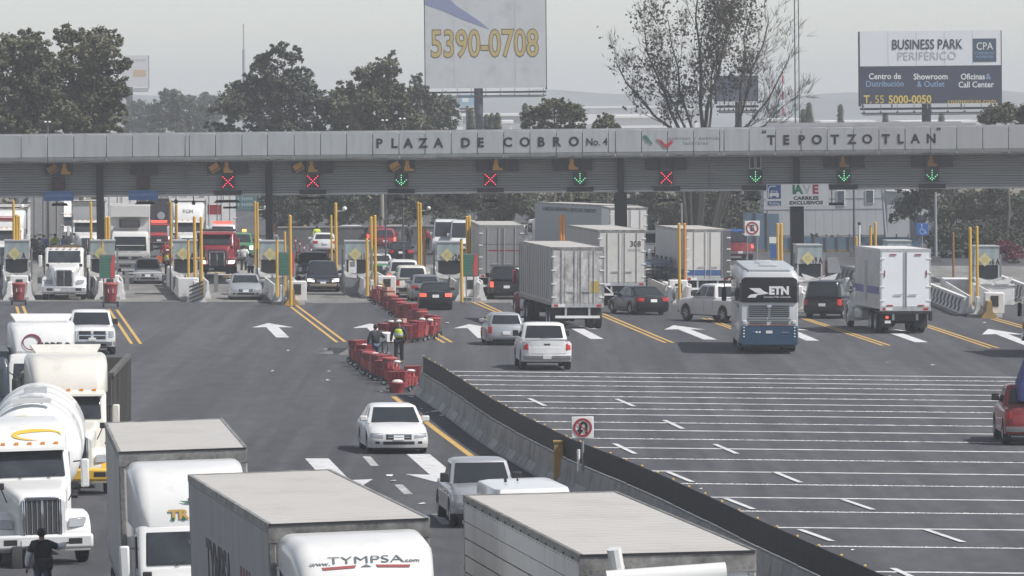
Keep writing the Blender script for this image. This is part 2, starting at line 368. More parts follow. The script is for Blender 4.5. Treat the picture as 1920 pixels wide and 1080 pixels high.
# ================================================================== CANOPY
CY=380.0
def cz(px,py): return atY(px,py,CY)
def CX(px): return atY(px,290,CY).x
zt=cz(960,244.6).z; zb=cz(960,287).z; zs=cz(960,293).z; zl=cz(960,358.6).z
M_fascia=mat('fascia_panel',(.37,.39,.395),.55,.1,var=.05,scale=.8,dirt=(.27,.28,.28),dirt_amt=.34,dirt_scale=2.0,stretch=(1,1,.12))
M_fascia2=mat('fascia_panel_warm',(.35,.35,.36),.55,.1,var=.05,scale=.8,dirt=(.27,.27,.275),dirt_amt=.34,dirt_scale=2.0,stretch=(1,1,.12))
M_soff=mat('canopy_soffit',(.16,.16,.165),.8,var=.15,scale=.5)
M_slat=mat('louver_gray',(.40,.405,.405),.6,.2,var=.12,scale=.4,stretch=(.3,1,1))
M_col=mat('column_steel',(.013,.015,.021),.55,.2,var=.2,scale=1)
canopy=thing('toll_canopy','long gray panelled canopy spanning every toll lane with black lettering','canopy')
canopy.location=(0,CY,0)
def cpart(b,name,m,**k): return b.build(name,m,canopy,**k)
joints=[-59,-9.7,39.5,89,138.5,199.6,248,297.6,347,354.9,404,453.6,502,551.6,601,650,699,748,797,846,895,944.5,993.7,1043,1092,1140.5,1153.8,1203,1251.6,1300.7,1349.5,1357.6,1404.5,1453.8,1502,1551,1599.7,1648,1697,1745,1794,1842.6,1891,1940,1989]
XL,XR=CX(-59),CX(1989)
for i,(a,b_) in enumerate(zip(joints,joints[1:])):
    x0,x1=CX(a)+.022,CX(b_)-.022; dy=rnd.uniform(0,.018)
    prof=[(-dy,zt),(-dy-.0,zb+.05)]
    b=MB(); b.hexa([(x0,-dy,zb),(x1,-dy,zb),(x1,.12,zb),(x0,.12,zb),(x0,-dy,zt),(x1,-dy,zt),(x1,.12,zt),(x0,.12,zt)])
    cpart(b,'fascia_panel',M_fascia2 if 33<=i<=42 and i not in (35,) else M_fascia,bevel=.012,seg=1)
    # rounded lower edge
    R=.24; b=MB(); rings=[]
    for x in (x0,x1):
        ring=[(x,-dy-.02+R*(1-math.cos(t)),zb-.025-R*math.sin(t)*.9) for t in [PI/2*k/5 for k in range(6)]]+[(x,R,zb-.025)]
        rings.append(ring)
    cpart(b.loft(rings),'bullnose_trim',M_fascia,smooth=40)
bx('roof_deck',M_soff,canopy,XL,XR,.14,13,zt-.35,zt-.12)
bx('back_fascia',M_fascia2,canopy,XL,XR,13,13.2,zs,zt+.02)
bx('roof_parapet',M_fascia2,canopy,CX(1455),CX(1832),13.25,13.4,zt-.5,atY(1640,229,CY+13.3).z)
bx('soffit',M_soff,canopy,XL,XR,.16,2.2,zs-.16,zs-.08)
n=13; LY=2.25
bx('louver_backing',M_soff,canopy,XL,XR,LY+.12,LY+.2,zl,zs-.1)
hgt=(zs-.1-zl)/n
for k in range(n):
    z0=zl+k*hgt; b=MB(); b.hexa([(XL,LY-.05,z0+.035),(XR,LY-.05,z0+.035),(XR,LY+.11,z0+.035),(XL,LY+.11,z0+.035),(XL,LY+.06,z0+hgt),(XR,LY+.06,z0+hgt),(XR,LY+.11,z0+hgt),(XL,LY+.11,z0+hgt)])
    cpart(b,'louver_slat',M_slat)
bx('bottom_rail',M_slat,canopy,XL,XR,LY-.1,LY+.25,zl-.14,zl-.005)
for px in (347,1332): bx('seam_trim',M_soff,canopy,CX(px)-.03,CX(px)+.03,LY-.1,LY-.055,zl,zs-.1)
M_let=mat('letter_black',(.014,.014,.016),.5)
def fl(s,px,py,size,m=M_let,bold=.035,sx=1.0,space=1.0):
    p=cz(px,py); lettering(s,size,m,canopy,MX((p.x,-.022,p.z),(1,0,0),(0,0,1)),bold=bold,depth=.006,sx=sx,space=space,name='letter')
for ch,px in zip('PLAZADECOBRO',[711,739,765.5,793.5,822,873,901,952,984,1014.5,1043.5,1076]): fl(ch,px,268-.0094*(px-890),.76)
fl('No. 4',1119,266.5,.62,bold=.012,sx=.9)
for ch,px in zip('TEPOTZOTLAN',[1446,1474,1503,1531.5,1565.5,1597,1626,1661,1688,1716,1746]): fl(ch,px,262-.0094*(px-1590),.76)
fl('“',1432.5,252,.6); fl('”',1760,247,.6)
fl('caminos y puentes',1302,259,.3,mat('letter_gray',(.16,.16,.17),.6),.0,1.0,1.35); fl('federales',1304,268,.3,MATS['letter_gray'],.0,1.0,1.35)
def plate(px,pts,m,name,dy=-.035,th=.02):
    b=MB(); P=[cz(x,y) for x,y in pts]; b.loft([[(p.x,dy-th,p.z) for p in P],[(p.x,dy+.02,p.z) for p in P]]); cpart(b,name,m)
MG=mat('emblem_green',(.03,.16,.11),.5); MR=mat('emblem_red',(.38,.03,.06),.5)
plate(0,[(1205,254),(1208,254),(1216,265),(1213,266)],MG,'emblem_bar'); plate(0,[(1209,253.5),(1212,254),(1224,269),(1221,270)],MG,'emblem_bar')
plate(0,[(1231,260),(1234,261),(1244,272),(1250,273.5),(1258,265),(1263,265.5),(1253,277),(1245,276)],MR,'emblem_bar')
plate(0,[(1237,262),(1239,261.5),(1247,270),(1251,270),(1258,262.5),(1260,263.5),(1252,272),(1246,272)],MR,'emblem_bar',dy=-.037)
def column(px,w0,w1,py0,name='column'):
    p=atY(px,400,CY+LY+.2)
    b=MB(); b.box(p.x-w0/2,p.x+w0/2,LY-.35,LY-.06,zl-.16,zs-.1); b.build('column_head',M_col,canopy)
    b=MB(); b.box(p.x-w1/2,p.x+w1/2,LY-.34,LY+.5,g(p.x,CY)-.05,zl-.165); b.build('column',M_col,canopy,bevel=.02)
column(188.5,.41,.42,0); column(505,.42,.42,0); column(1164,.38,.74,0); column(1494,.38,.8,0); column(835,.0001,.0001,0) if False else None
# ---- lane signals
M_led_off=mat('signal_black',(.012,.012,.016),.5); M_pan=mat('signal_panel',(.016,.018,.026),.45)
M_ledr=mat('led_red',(1,.05,.1),.4,emit=1.6); M_ledrd=mat('led_red_dim',(.35,.02,.05),.4,emit=.25); M_ledg=mat('led_green',(.25,1,.5),.4,emit=.85); M_amb=mat('pictogram_orange',(.52,.26,.06),.6)
M_amb2=mat('pictogram_orange_dim',(.30,.16,.05),.6); M_edge=mat('signal_edge',(.45,.46,.48),.5)
ORD=['first','second','third','fourth','fifth','sixth','seventh','eighth','ninth','tenth','eleventh','twelfth','thirteenth','fourteenth','fifteenth','sixteenth','seventeenth','eighteenth','nineteenth','twentieth']
sig=[(109,'xd',[(97,'c'),(123,'p')]),(268,'xd',[(256,'d'),(282,'d')]),(427,'x',[(401,'c'),(427,'p'),(453,'d')]),(586,'x',[(559,'c'),(586,'p'),(611,'d')]),(752,'g',[(739.5,'c'),(765.5,'p')]),(919,'x',[(905,'d'),(932,'p'),(961,'d')]),(1087,'g',[(1049,'d'),(1074,'p'),(1098,'d')]),(1249,'x',[(1222,'d'),(1249,'d'),(1275,'d')]),(1416,'g',[(1410,'n'),(1422,'n')]),(1582,'g',[(1556,'d'),(1582,'p'),(1609,'d')]),(1747,'g',[(1721,'d'),(1747,'p'),(1774,'d')])]
SY=CY+LY-.14
desc={109:'dark lane signal with dim X over the leftmost blue sign',268:'dark lane signal with dim X above the second blue sign',427:'lane signal with red X between the two columns nearest the blue signs',586:'lane signal with red X and card symbol right of the second column',752:'lane signal with green arrow under the letters PLAZA',919:'lane signal with red X below the word DE',1087:'lane signal with green arrow under the letters BRO',1249:'lane signal with red X under the red and green emblem',1416:'lane signal with green arrow and narrow gray board',1582:'lane signal with green arrow right of the hanging white board',1747:'rightmost lane signal with green arrow under the letters LAN'}
for px,kind,pans in sig:
    t=thing('lane_signal',desc[px],'lane signal','lane signals on the canopy'); c=atY(px+.5,336-.0094*(px-960),SY); t.location=(c.x,SY,c.z)
    h=.39
    bx('led_box',M_led_off,t,-h,h,-.1,.1,-h,h)
    m={'x':M_ledr,'xd':M_ledrd,'g':M_ledg}[kind]; b=MB()
    if kind=='g': L=[(0,.3),(0,.16),(0,.02),(0,-.12),(0,-.27),(-.1,-.18),(-.2,-.08),(-.3,.02),(.1,-.18),(.2,-.08),(.3,.02)]
    else: L=[(a*.1,a*.1) for a in range(-3,4)]+[(a*.1,-a*.1) for a in range(-3,4) if a]
    for x,z in L: b.ball((x,-.105,z),.031 if kind!='xd' else .026,8,5,(1,.5,1))
    b.build('led_symbol',m,t)
    if kind=='x':
        b=MB()
        for s in (1,-1): b.hexa([(-.34,-.103,-s*.34-.04),(.34,-.103,s*.34-.04),(.34,-.101,s*.34-.04),(-.34,-.101,-s*.34-.04),(-.34,-.103,-s*.34+.04),(.34,-.103,s*.34+.04),(.34,-.101,s*.34+.04),(-.34,-.101,-s*.34+.04)])
        b.build('led_cross_glow',mat('led_red_bar',(.16,.008,.025),.5,emit=.12),t)
    for ppx,k in pans:
        q=atY(ppx,308.6-.0094*(ppx-960),SY)-t.location; hw=.40 if k!='n' else .18
        bx('pictogram_board',M_pan if k!='n' else M_edge,t,q.x-hw+.01,q.x+hw-.01,-.09,.08,q.z-.39,q.z+.39)
        if k=='n': bx('board_slot',M_pan,t,q.x-.12,q.x+.12,-.1,-.085,q.z-.33,q.z+.33)
        if k=='c':
            for d,m2,y0 in ((0,M_amb,-.1),(-.26,M_amb,-.1)):
                b=MB(); hh=.16 if d==0 else .035
                u=Vector((.86,0,.5)); v=Vector((-.5,0,.86)); cc=Vector((q.x,0,q.z+.03))+v*d
                P=[cc-u*.29-v*hh,cc+u*.29-v*hh,cc+u*.29+v*hh,cc-u*.29+v*hh]
                b.loft([[(p.x,-.1,p.z) for p in P],[(p.x,-.088,p.z) for p in P]]); b.build('card_symbol',M_amb2 if px==109 else M_amb,t)
        if k=='p':
            b=MB(); b.ball((q.x-.06,-.095,q.z+.2),.13,8,6,(1,.15,1.1))
            P=[(-.25,-.33),(.3,-.33),(.33,-.22),(.12,-.16),(.05,.08),(-.17,.08),(-.25,-.1)]
            b.loft([[(q.x+x,-.1,q.z+z) for x,z in P],[(q.x+x,-.088,q.z+z) for x,z in P]]); b.build('person_symbol',M_amb2 if px>1500 else M_amb,t)
    # gear box and lamp under it
    if px>300:
        bx('control_box',M_led_off,t,-.8,.8,-.08,.2,-.78,-.5)
lampdata=[(585,372,1.9),(426,378,1.6),(752,374,1.0),(919,377,1.0),(1250,376,1.1),(1090,376,1.1),(1410,374,1.0),(1565,383,1.2),(272,381,1.2),(112,384,1.0)]
for i,(px,py,wd) in enumerate(lampdata):
    nm={585:'wide dark lamp hanging below the red X right of the second column',426:'wide dark lamp hanging over the lane of the red truck',752:'dark lamp hanging in front of the distant tree trunks',919:'dark lamp hanging above the gray trailer',1250:'dark lamp hanging under the emblem panels',1090:'dark lamp hanging left of the thick column',1410:'dark lamp hanging left of the white lane board',1565:'dark lamp hanging right of the white lane board',272:'dark lamp hanging above the white box truck',112:'dark lamp hanging below the leftmost blue sign'}[px]
    t=thing('hanging_lamp',nm,'lamp','lamps hanging below the canopy'); c=atY(px,py,CY+5); t.location=c
    b=MB(); s=wd/2; b.hexa([(-s,-.3,-.06),(s,-.3,-.06),(s,.3,-.06),(-s,.3,-.06),(-s*.8,-.18,.1),(s*.8,-.18,.1),(s*.8,.18,.1),(-s*.8,.18,.1)]); b.build('lamp_shade',M_dark,t)
    b=MB(); b.cyl((-s*.3,0,.1),(-s*.3,0,max(.3,zl-c.z+.3)),.025,n=6); b.build('hanger',M_dark,t)
    if i<4: bx('second_shade',M_dark,t,-s*.3,s*.75,-.2,.2,-.42,-.3); MB().cyl((s*.2,0,-.3),(s*.2,0,-.06),.02,n=5).build('stem',M_dark,t)
# ---- signs hanging from the canopy
def blue_sign(px,py,label):
    t=thing('hanging_sign',label,'sign','blue payment signs'); c=atY(px,py,CY+LY-.6); t.location=c
    bx('board',mat('sign_blue_dim',(.05,.12,.30),.5,var=.1),t,-.88,.88,-.05,.05,-.29,.29)
    lettering('PAGO EN',.2,mat('sign_pale',(.22,.32,.5),.5),t,MX((-.38,-.06,.02),(1,0,0),(0,0,1)),bold=.01,sx=.95); lettering('EFECTIVO',.2,MATS['sign_pale'],t,MX((.42,-.06,.02),(1,0,0),(0,0,1)),bold=.01,sx=.95)
    for x in (-.6,.6): MB().cyl((x,0,.29),(x,0,zl-c.z),.02,n=5).build('hanger',M_dark,t)
blue_sign(110,367.5,'blue PAGO EN EFECTIVO sign hanging left of the first column'); blue_sign(268.5,366,'blue PAGO EN EFECTIVO sign hanging above the white box truck')
t=thing('lane_board','white board reading IAVE CARRILES EXCLUSIVOS hung on the right column','sign'); c=atY(1495.5,365.5,CY+LY-.75); t.location=c
M_sw=mat('sign_white',(.78,.775,.76),.55,var=.06,scale=1)
bx('board',M_sw,t,-1.85,1.85,-.06,.06,-.68,.66,bevel=.02)
M_sb=mat('sign_blue',(.035,.09,.27),.5)
bx('blue_panel',M_sb,t,-1.8,-1.0,-.075,-.06,-.22,.63); bx('blue_band',M_sb,t,-1.8,-1.0,-.075,-.06,-.62,-.36)
lettering('Multitag',.22,M_sw,t,MX((-1.4,-.08,-.49),(1,0,0),(0,0,1)),bold=.01,sx=.9)
b=MB(); b.box(-1.68,-1.12,-.085,-.076,-.05,.12); b.box(-1.6,-1.2,-.085,-.076,.12,.26); b.box(-1.66,-1.54,-.085,-.076,-.13,-.05); b.box(-1.26,-1.14,-.085,-.076,-.13,-.05); b.build('car_symbol',M_sw,t)
bx('car_window',M_sb,t,-1.55,-1.25,-.09,-.086,.14,.23)
b=MB(); b.box(-1.76,-1.71,-.085,-.076,-.15,.4); b.hexa([(-1.76,-.085,.4),(-1.71,-.085,.4),(-1.71,-.076,.4),(-1.76,-.076,.4),(-1.66,-.085,.56),(-1.6,-.085,.53),(-1.6,-.076,.53),(-1.66,-.076,.56)]); b.box(-1.62,-1.3,-.085,-.076,.51,.56); b.build('antenna_symbol',M_sw,t)
MGn=mat('sign_green',(.02,.20,.09),.5); MRd=mat('sign_red',(.40,.05,.06),.5)
lettering('IA',.72,MGn,t,MX((-.02,-.07,.3),(1,0,0),(0,0,1)),bold=.05,space=.85); lettering('V',.72,mat('sign_v',(.55,.56,.56),.5),t,MX((.55,-.065,.3),(1,0,0),(0,0,1)),bold=.04); lettering('E',.72,MRd,t,MX((1.05,-.07,.3),(1,0,0),(0,0,1)),bold=.05)
lettering('CARRILES',.28,M_let,t,MX((.5,-.07,-.2),(1,0,0),(0,0,1)),bold=.04,sx=1.25); lettering('EXCLUSIVOS',.28,M_let,t,MX((.5,-.07,-.48),(1,0,0),(0,0,1)),bold=.04,sx=1.25)
# ================================================================== VEHICLE BUILDERS
WH={}
def wheel(parent,x,y,r,wd,rim='alloy',dual=False):
    key=(r,wd,rim,dual,x>0)
    if key not in WH:
        s=1 if x>0 else -1; W=wd
        t=MB(); t.lathe([(-W/2,r*.60),(-W/2,r*.9),(-W/2+.03,r*.985),(-W*.15,r),(W*.15,r),(W/2-.03,r*.985),(W/2,r*.9),(W/2,r*.60)],'x',24)
        if dual:
            W2=W+.06; t.lathe([(-W/2-s*W2,r*.60),(-W/2-s*W2,r*.9),(-W/2+.03-s*W2,r*.985),(-W*.15-s*W2,r),(W*.15-s*W2,r),(W/2-.03-s*W2,r*.985),(W/2-s*W2,r*.9),(W/2-s*W2,r*.60)],'x',20)
        tm=t.mesh('wheel',40)
        q=MB(); o=s*W/2
        if rim=='alloy':
            q.lathe([(o*.9,r*.66),(o*.97,r*.62),(o*.3,r*.58),(o*.25,.01)],'x',20)
            for k in range(5):
                a=2*PI*k/5; c,sn=math.cos(a),math.sin(a)
                P=[(o*.78,c*r*.08-sn*r*.09,sn*r*.08+c*r*.09),(o*.78,c*r*.08+sn*r*.09,sn*r*.08-c*r*.09),(o*.85,c*r*.6+sn*r*.11,sn*r*.6-c*r*.11),(o*.85,c*r*.6-sn*r*.11,sn*r*.6+c*r*.11)]
                q.loft([[(p[0],p[1],p[2]) for p in P],[(p[0]-o*.25,p[1],p[2]) for p in P]])
            q.lathe([(o*.9,.01),(o*.9,r*.14),(o*.4,r*.16)],'x',12)
        elif rim=='drive':   # deep dish with protruding hub
            q.lathe([(o*.95,r*.64),(o*.98,r*.6),(o*.1,r*.5),(o*.05,r*.22),(o*.5,r*.2),(o*.55,.01)],'x',20)
        else:                # front steer: bulged
            q.lathe([(o*.95,r*.64),(o*.98,r*.6),(o*.7,r*.55),(o*1.0,r*.3),(o*1.15,r*.22),(o*1.2,.01)],'x',20)
        WH[key]=(tm,q.mesh('rim',40))
    tm,qm=WH[key]
    o=link('wheel',tm,M_tyre,parent,loc=(x,y,r)); link('rim',qm,M_rim if rim=='alloy' else M_alu,o); return o
def interp(tab,x):
    if x<=tab[0][0]: return tab[0][1]
    for (a,b),(c,d) in zip(tab,tab[1:]):
        if x<=c: return b+(d-b)*(x-a)/(c-a)
    return tab[-1][1]
SL=[(0,0,-.02),(.35,.012,-.012),(.62,.035,0),(.85,.085,.03),(.95,.18,.08),(1.0,.30,.16)]
def _a(u): return interp([(s[0],s[1]) for s in SL],abs(u))
def _b(u): return interp([(s[0],s[2]) for s in SL],abs(u))
KIND=dict(
 sedan=dict(L=4.7,W=1.82,H=1.46,he=1.28,rf=2.15,rr=3.35,rw=4.15,nose=.70,hood=.93,deck=1.0,tail=.97,gc=.2,r=.325,fo=.9,wb=2.72),
 hatch=dict(L=3.9,W=1.68,H=1.48,he=1.02,rf=1.75,rr=3.45,rw=3.82,nose=.72,hood=.95,deck=.95,tail=.9,gc=.2,r=.3,fo=.8,wb=2.45),
 suv=dict(L=4.9,W=1.95,H=1.86,he=1.3,rf=1.95,rr=4.55,rw=4.84,nose=.98,hood=1.12,deck=1.12,tail=1.05,gc=.3,r=.38,fo=.92,wb=2.9),
 van=dict(L=5.6,W=2.0,H=2.45,he=.95,rf=1.7,rr=5.4,rw=5.56,nose=.95,hood=1.25,deck=1.25,tail=1.15,gc=.28,r=.35,fo=.95,wb=3.4),
 minivan=dict(L=5.0,W=1.95,H=1.74,he=1.15,rf=2.05,rr=4.6,rw=4.92,nose=.82,hood=1.02,deck=1.02,tail=.97,gc=.22,r=.34,fo=.98,wb=3.0),
 pickup=dict(L=5.7,W=2.0,H=1.88,he=1.5,rf=2.15,rr=3.5,rw=3.72,nose=1.12,hood=1.25,deck=1.23,tail=1.2,gc=.36,r=.41,fo=.98,wb=3.5,bed=True),
 minipick=dict(L=4.9,W=1.72,H=1.6,he=1.3,rf=1.95,rr=2.75,rw=2.95,nose=.85,hood=1.0,deck=1.02,tail=1.0,gc=.28,r=.34,fo=.85,wb=2.9,bed=True),
)
KMAP={'sedan':'sedan','hatchback':'hatch','pickup_truck':'pickup','tow_truck':'pickup','police_car':'pickup','passenger_van':'van','delivery_van':'van','suv':'suv','minivan':'minivan'}
def car(name,label,cat,P,group=None,lights=False,brake=False,glass=None,trim=None,rimkind='alloy',two_tone=None,face='plain',**over):
    kind=KMAP[name]; d=dict(KIND[kind]); d.update(over); L,W,H=d['L'],d['W'],d['H']; h=L/2; glass=glass or M_glass
    t=thing(name,label,cat,group); t['len']=L
    Y=lambda s: h-s
    bed=d.get('bed'); r=d['r']; gc=d['gc']; yf=Y(d['fo']); yr=yf-d['wb']; n_=d['nose']; hd=d['hood']; dk=d['deck']; tl=d['tail']
    # side outline; last entries carry the wheel arches
    top=[(h-.10,gc),(h-.02,gc+.14),(h,n_*.62),(h-.05,n_-.08),(h-.16,n_),(h-d['he']*.5,n_+(hd-n_)*.62),(Y(d['he']),hd)]
    if bed: top+=[(Y(d['rw']),dk),(Y(d['rw'])-.02,'B'),(-h+.09,'B'),(-h+.085,tl),(-h+.03,tl)]
    else: top+=[(Y(d['rf']),(hd+dk)/2+.015),(Y(d['rw']),dk),(-h+.16,tl+.005),(-h+.08,tl-.02),(-h+.03,tl-.14)]
    top+=[(-h,gc+.38),(-h+.02,gc+.12),(-h+.12,gc)]
    ra=r*1.17
    def arch(yc,rev):
        a0=math.asin(max(-1,min(1,(gc-r)/ra)))
        A=[a0+(PI-2*a0)*k/9 for k in range(10)]
        pts=[(yc+ra*math.cos(a),r+ra*math.sin(a)) for a in A]
        return pts[::-1] if rev else pts
    bot=arch(yr,True)+arch(yf,True)
    ol=top+bot; nt_=len(top)
    U=[-1,-.95,-.85,-.62,-.35,0,.35,.62,.85,.95,1]
    if bed: U=[-1,-.95,-.87,-.865,-.62,-.35,0,.35,.62,.865,.87,.95,1]
    rings=[]
    for u in U:
        ring=[]; a=_a(u); b_=_b(u)
        for i,(y,z) in enumerate(ol):
            if z=='B': z=(gc+.42 if abs(u)<.867 else dk)
            if i<nt_:
                k=max(0,(abs(y)-.30*L)/(.20*L)); y2=math.copysign(abs(y)-a*min(1,k),y)
                z2=z if z<.5*n_ else z-b_*min(1,(z-.5*n_)/(.4*n_))
            else: y2,z2=y,z
            xx=u*W/2
            if abs(u)==1 and i<nt_ and z<gc+.15: xx*=.97
            ring.append((xx,y2,z2))
        rings.append(ring)
    body=MB().loft(rings).build('body',P,t,smooth=32)
    # dark underside
    bx('underbody',M_black,t,-W*.42,W*.42,-h+.25,h-.25,gc-.06,gc+.25)
    for yc in (yf,yr):
        bx('wheel_well',M_black,t,-W*.47,W*.47,yc-ra*.96,yc+ra*.96,gc+.02,r+ra*.93)
    # cabin
    y0,y1,y2,y3=Y(d['he'])+.02,Y(d['rf']),Y(d['rr']),Y(d['rw'])-.02
    wb_,wt=W/2*.93,W/2*.74
    if kind in('van',): wt=W/2*.84
    if kind in('suv','pickup'): wt=W/2*.79
    zb0,zb1=hd-.03,dk-.03
    def pt(s,v,side):   # s: 0 front .. 1 rear along the cabin, v: 0 belt .. 1 roof, side -1..1
        yb=y0+(y3-y0)*s; zb=zb0+(zb1-zb0)*s; ytp=y1+(y2-y1)*s; e=v**.9
        return Vector(((wb_+(wt-wb_)*v)*side, yb+(ytp-yb)*v, zb+(H-.05-zb)*v))
    rr_=[]
    for v in (0,.33,.66,.93):
        ring=[]
        for s,sd in ((0,-.86),(0,-.3),(0,.3),(0,.86),(.045,1),(.5,1),(.955,1),(1,.88),(1,.3),(1,-.3),(1,-.88),(.955,-1),(.5,-1),(.045,-1)):
            p=pt(s,v,sd)
            if s==0: p.y+=.10*(1-abs(sd))*(1-v*.4)
            if s==1: p.y-=.05*(1-abs(sd))
            ring.append(p)
        rr_.append(ring)
    c0=Vector((0,(y1+y2)/2,0))
    for k,(sc,dz) in enumerate(((.97,-.012),(.80,.03),(.4,.05))):
        rr_.append([Vector((p.x*sc,c0.y+(p.y-c0.y)*sc,H-.05+dz)) for p in rr_[3]])
    MB().loft(rr_).build('cabin',P if not two_tone else two_tone,t,smooth=38)
    def pane(name,q,m,off,nn=1):
        # q: 4 corners (bottom-left, bottom-right, top-right, top-left) seen from outside; offset along the outward normal
        n=(q[1]-q[0]).cross(q[3]-q[0]).normalized()*off
        k=n*1.0; b=MB(); b.loft([[p-k*1.5 for p in q],[p+k for p in q]]); return b.build(name,m,t)
    def fpane(name,s,vs,sds,m,off,bow):
        # bowed front/rear glass
        for k in range(1):
            R=[]
            for v in vs:
                row=[]
                for sd in [sds*(-1+2*i/6) for i in range(7)]:
                    p=pt(s,v,sd); p.y += (bow*(1-abs(sd))*(1-v*.4)) if s==0 else -bow*(1-abs(sd))
                    p.y += off if s==0 else -off
                    row.append(p)
                R.append(row)
            b=MB(); b.loft(R,cap=False,closed=False); return b.build(name,m,t,smooth=60,recalc=False)
    fpane('windshield',0,[.06,.3,.6,.90],.88,glass,.022,.10)
    if not bed or True: fpane('rear_window',1,[.10 if kind!='van' else .3,.5,.88],.84,glass,.022,.05)
    segs={'sedan':[(.13,.47),(.51,.86)],'hatch':[(.12,.50),(.54,.86)],'suv':[(.10,.38),(.41,.66),(.69,.93)],'van':[(.05,.22),(.26,.58),(.61,.95)],'minivan':[(.14,.42),(.45,.70),(.73,.94)],'pickup':[(.14,.52),(.56,.90)],'minipick':[(.2,.86)]}[kind]
    if over.get('blind'): segs=segs[:1]
    for sd in (-1,1):
        for a,b_ in segs:
            lo,hi=.10,.84
            q=[pt(a,lo,sd),pt(b_,lo,sd),pt(min(b_,.985),hi,sd),pt(a+.03,hi,sd)]
            if sd>0: q=[q[1],q[0],q[3],q[2]]
            pane('window',q,glass,.012)
    # front and rear dress
    def fy(x,z): return interp([(gc,h-.10),(gc+.14,h-.02),(n_*.62,h),(n_-.08,h-.05),(n_,h-.16)],z)-_a(x/(W/2))
    def ry(x,z): return -(interp([(gc,h-.12),(gc+.12,h-.02),(gc+.38,h),(tl-.14,h-.03),(tl-.02,h-.08),(tl,h-.16)],z)-_a(x/(W/2)))
    def dress(name,x0,x1,z0,z1,m,front=True,off=.015,n=4,taper=0):
        F=fy if front else ry; s=1 if front else -1; b=MB(); rows=[]
        for i in range(n+1):
            x=x0+(x1-x0)*i/n; tt=taper*(i/n)
            tt=taper*(abs(x)-min(abs(x0),abs(x1)))/max(1e-6,abs(abs(x1)-abs(x0)))
            rows.append([(x,F(x,z0+tt)+s*off,z0+tt),(x,F(x,(z0+z1)/2)+s*off,(z0+z1)/2),(x,F(x,z1)+s*off,z1),(x,F(x,z1)-s*.05,z1),(x,F(x,z0)-s*.05,z0)])
        b.loft(rows); return b.build(name,m,t)
    hw=W/2
    HL=M_headon if lights else M_head
    if kind in('pickup','minipick') or face in('truck',):
        dress('grille',-hw*.62,hw*.62,n_*.56,n_-.05,M_chrome if face!='dark' else M_black); 
        for sd in (-1,1):
            dress('grille_mesh',min(sd*hw*.06,sd*hw*.57),max(sd*hw*.06,sd*hw*.57),n_*.79,n_-.09,M_black,off=.024)
            dress('grille_mesh',min(sd*hw*.06,sd*hw*.57),max(sd*hw*.06,sd*hw*.57),n_*.60,n_*.74,M_black,off=.024)
        hz0,hz1=n_*.68,n_-.09
        dress('front_bumper',-hw*.97,hw*.97,gc+.05,n_*.52,M_chrome if trim is None else trim,off=.05,n=8)
        dress('bumper_intake',-hw*.6,hw*.6,gc+.02,gc+.13,M_black,off=.06)
    else:
        dress('grille',-hw*.42,hw*.42,n_*.66,n_-.08,M_black)
        for k in range(2): dress('grille_bar',-hw*.37,hw*.37,n_*.74+k*.07,n_*.74+k*.07+.025,M_chrome,off=.03)
        hz0,hz1=n_*.70,n_-.05
        dress('bumper_intake',-hw*.52,hw*.52,gc+.1,gc+.2,M_black,off=.012)
        for sd in (-1,1): dress('fog_lamp',min(sd*hw*.64,sd*hw*.78),max(sd*hw*.64,sd*hw*.78),gc+.12,gc+.2,M_black,off=.012)
        if trim is not None: dress('front_bumper',-hw*.95,hw*.95,gc+.12,n_*.6,trim,off=.03,n=8)
    for sd in (-1,1):
        a,b_=sd*hw*.52,sd*hw*.93
        if kind in('pickup','minipick') : a=sd*hw*.70
        dress('headlight',min(a,b_),max(a,b_),hz0,hz1,HL,off=.012,taper=.05 if kind in('sedan','hatch','minivan') else 0)
    zpl=gc+.25
    dress('front_plate',-.16,.16,zpl,zpl+.14,M_plate,off=.06 if kind in('pickup','minipick') else .03,n=1)
    # rear
    TL=M_redon if brake else M_red
    if kind in('suv','van','minivan','pickup','minipick','hatch'):
        z0,z1=tl-.36,tl-.05
        for sd in (-1,1): a,b_=sd*hw*.76,sd*hw*.97; dress('tail_light',min(a,b_),max(a,b_),z0,z1,TL,False,off=.02,n=3)
    else:
        for sd in (-1,1): a,b_=sd*hw*.55,sd*hw*.95; dress('tail_light',min(a,b_),max(a,b_),tl-.26,tl-.08,TL,False,off=.015,n=3)
    if bed:
        dress('tailgate',-hw*.74,hw*.74,tl-.5,tl-.03,P,False,off=.015,n=6)
        dress('tailgate_handle',-.12,.12,tl-.16,tl-.10,M_black,False,off=.025,n=1)
        dress('rear_bumper',-hw*.95,hw*.95,gc+.08,gc+.25,trim or M_chrome,False,off=.08,n=8)
        bx('bed_liner',M_black,t,-hw*.86,hw*.86,-h+.1,Y(d['rw'])-.04,gc+.425,gc+.44)
    elif kind in ('sedan','hatch'):
        dress('rear_bumper',-hw*.97,hw*.97,gc+.08,gc+.26,trim or P,False,off=.035,n=8)
        dress('bumper_valance',-hw*.9,hw*.9,gc-.01,gc+.09,M_black,False,off=.02,n=6)
    else:
        dress('rear_bumper',-hw*.97,hw*.97,gc+.06,gc+.28,trim or M_black,False,off=.06,n=8)
    zp=(gc+.12 if bed else (tl-.3 if kind=='sedan' else tl-.42))
    dress('rear_plate',-.17,.17,zp,zp+.15,M_plate,False,off=.095 if bed else .05,n=1)
    for sd in (-1,1): bx('hood_seam',M_black,t,*sorted((sd*hw*.80,sd*hw*.806)),Y(d['he'])+.12,h-.5,hd-.06,hd-.045) if False else None
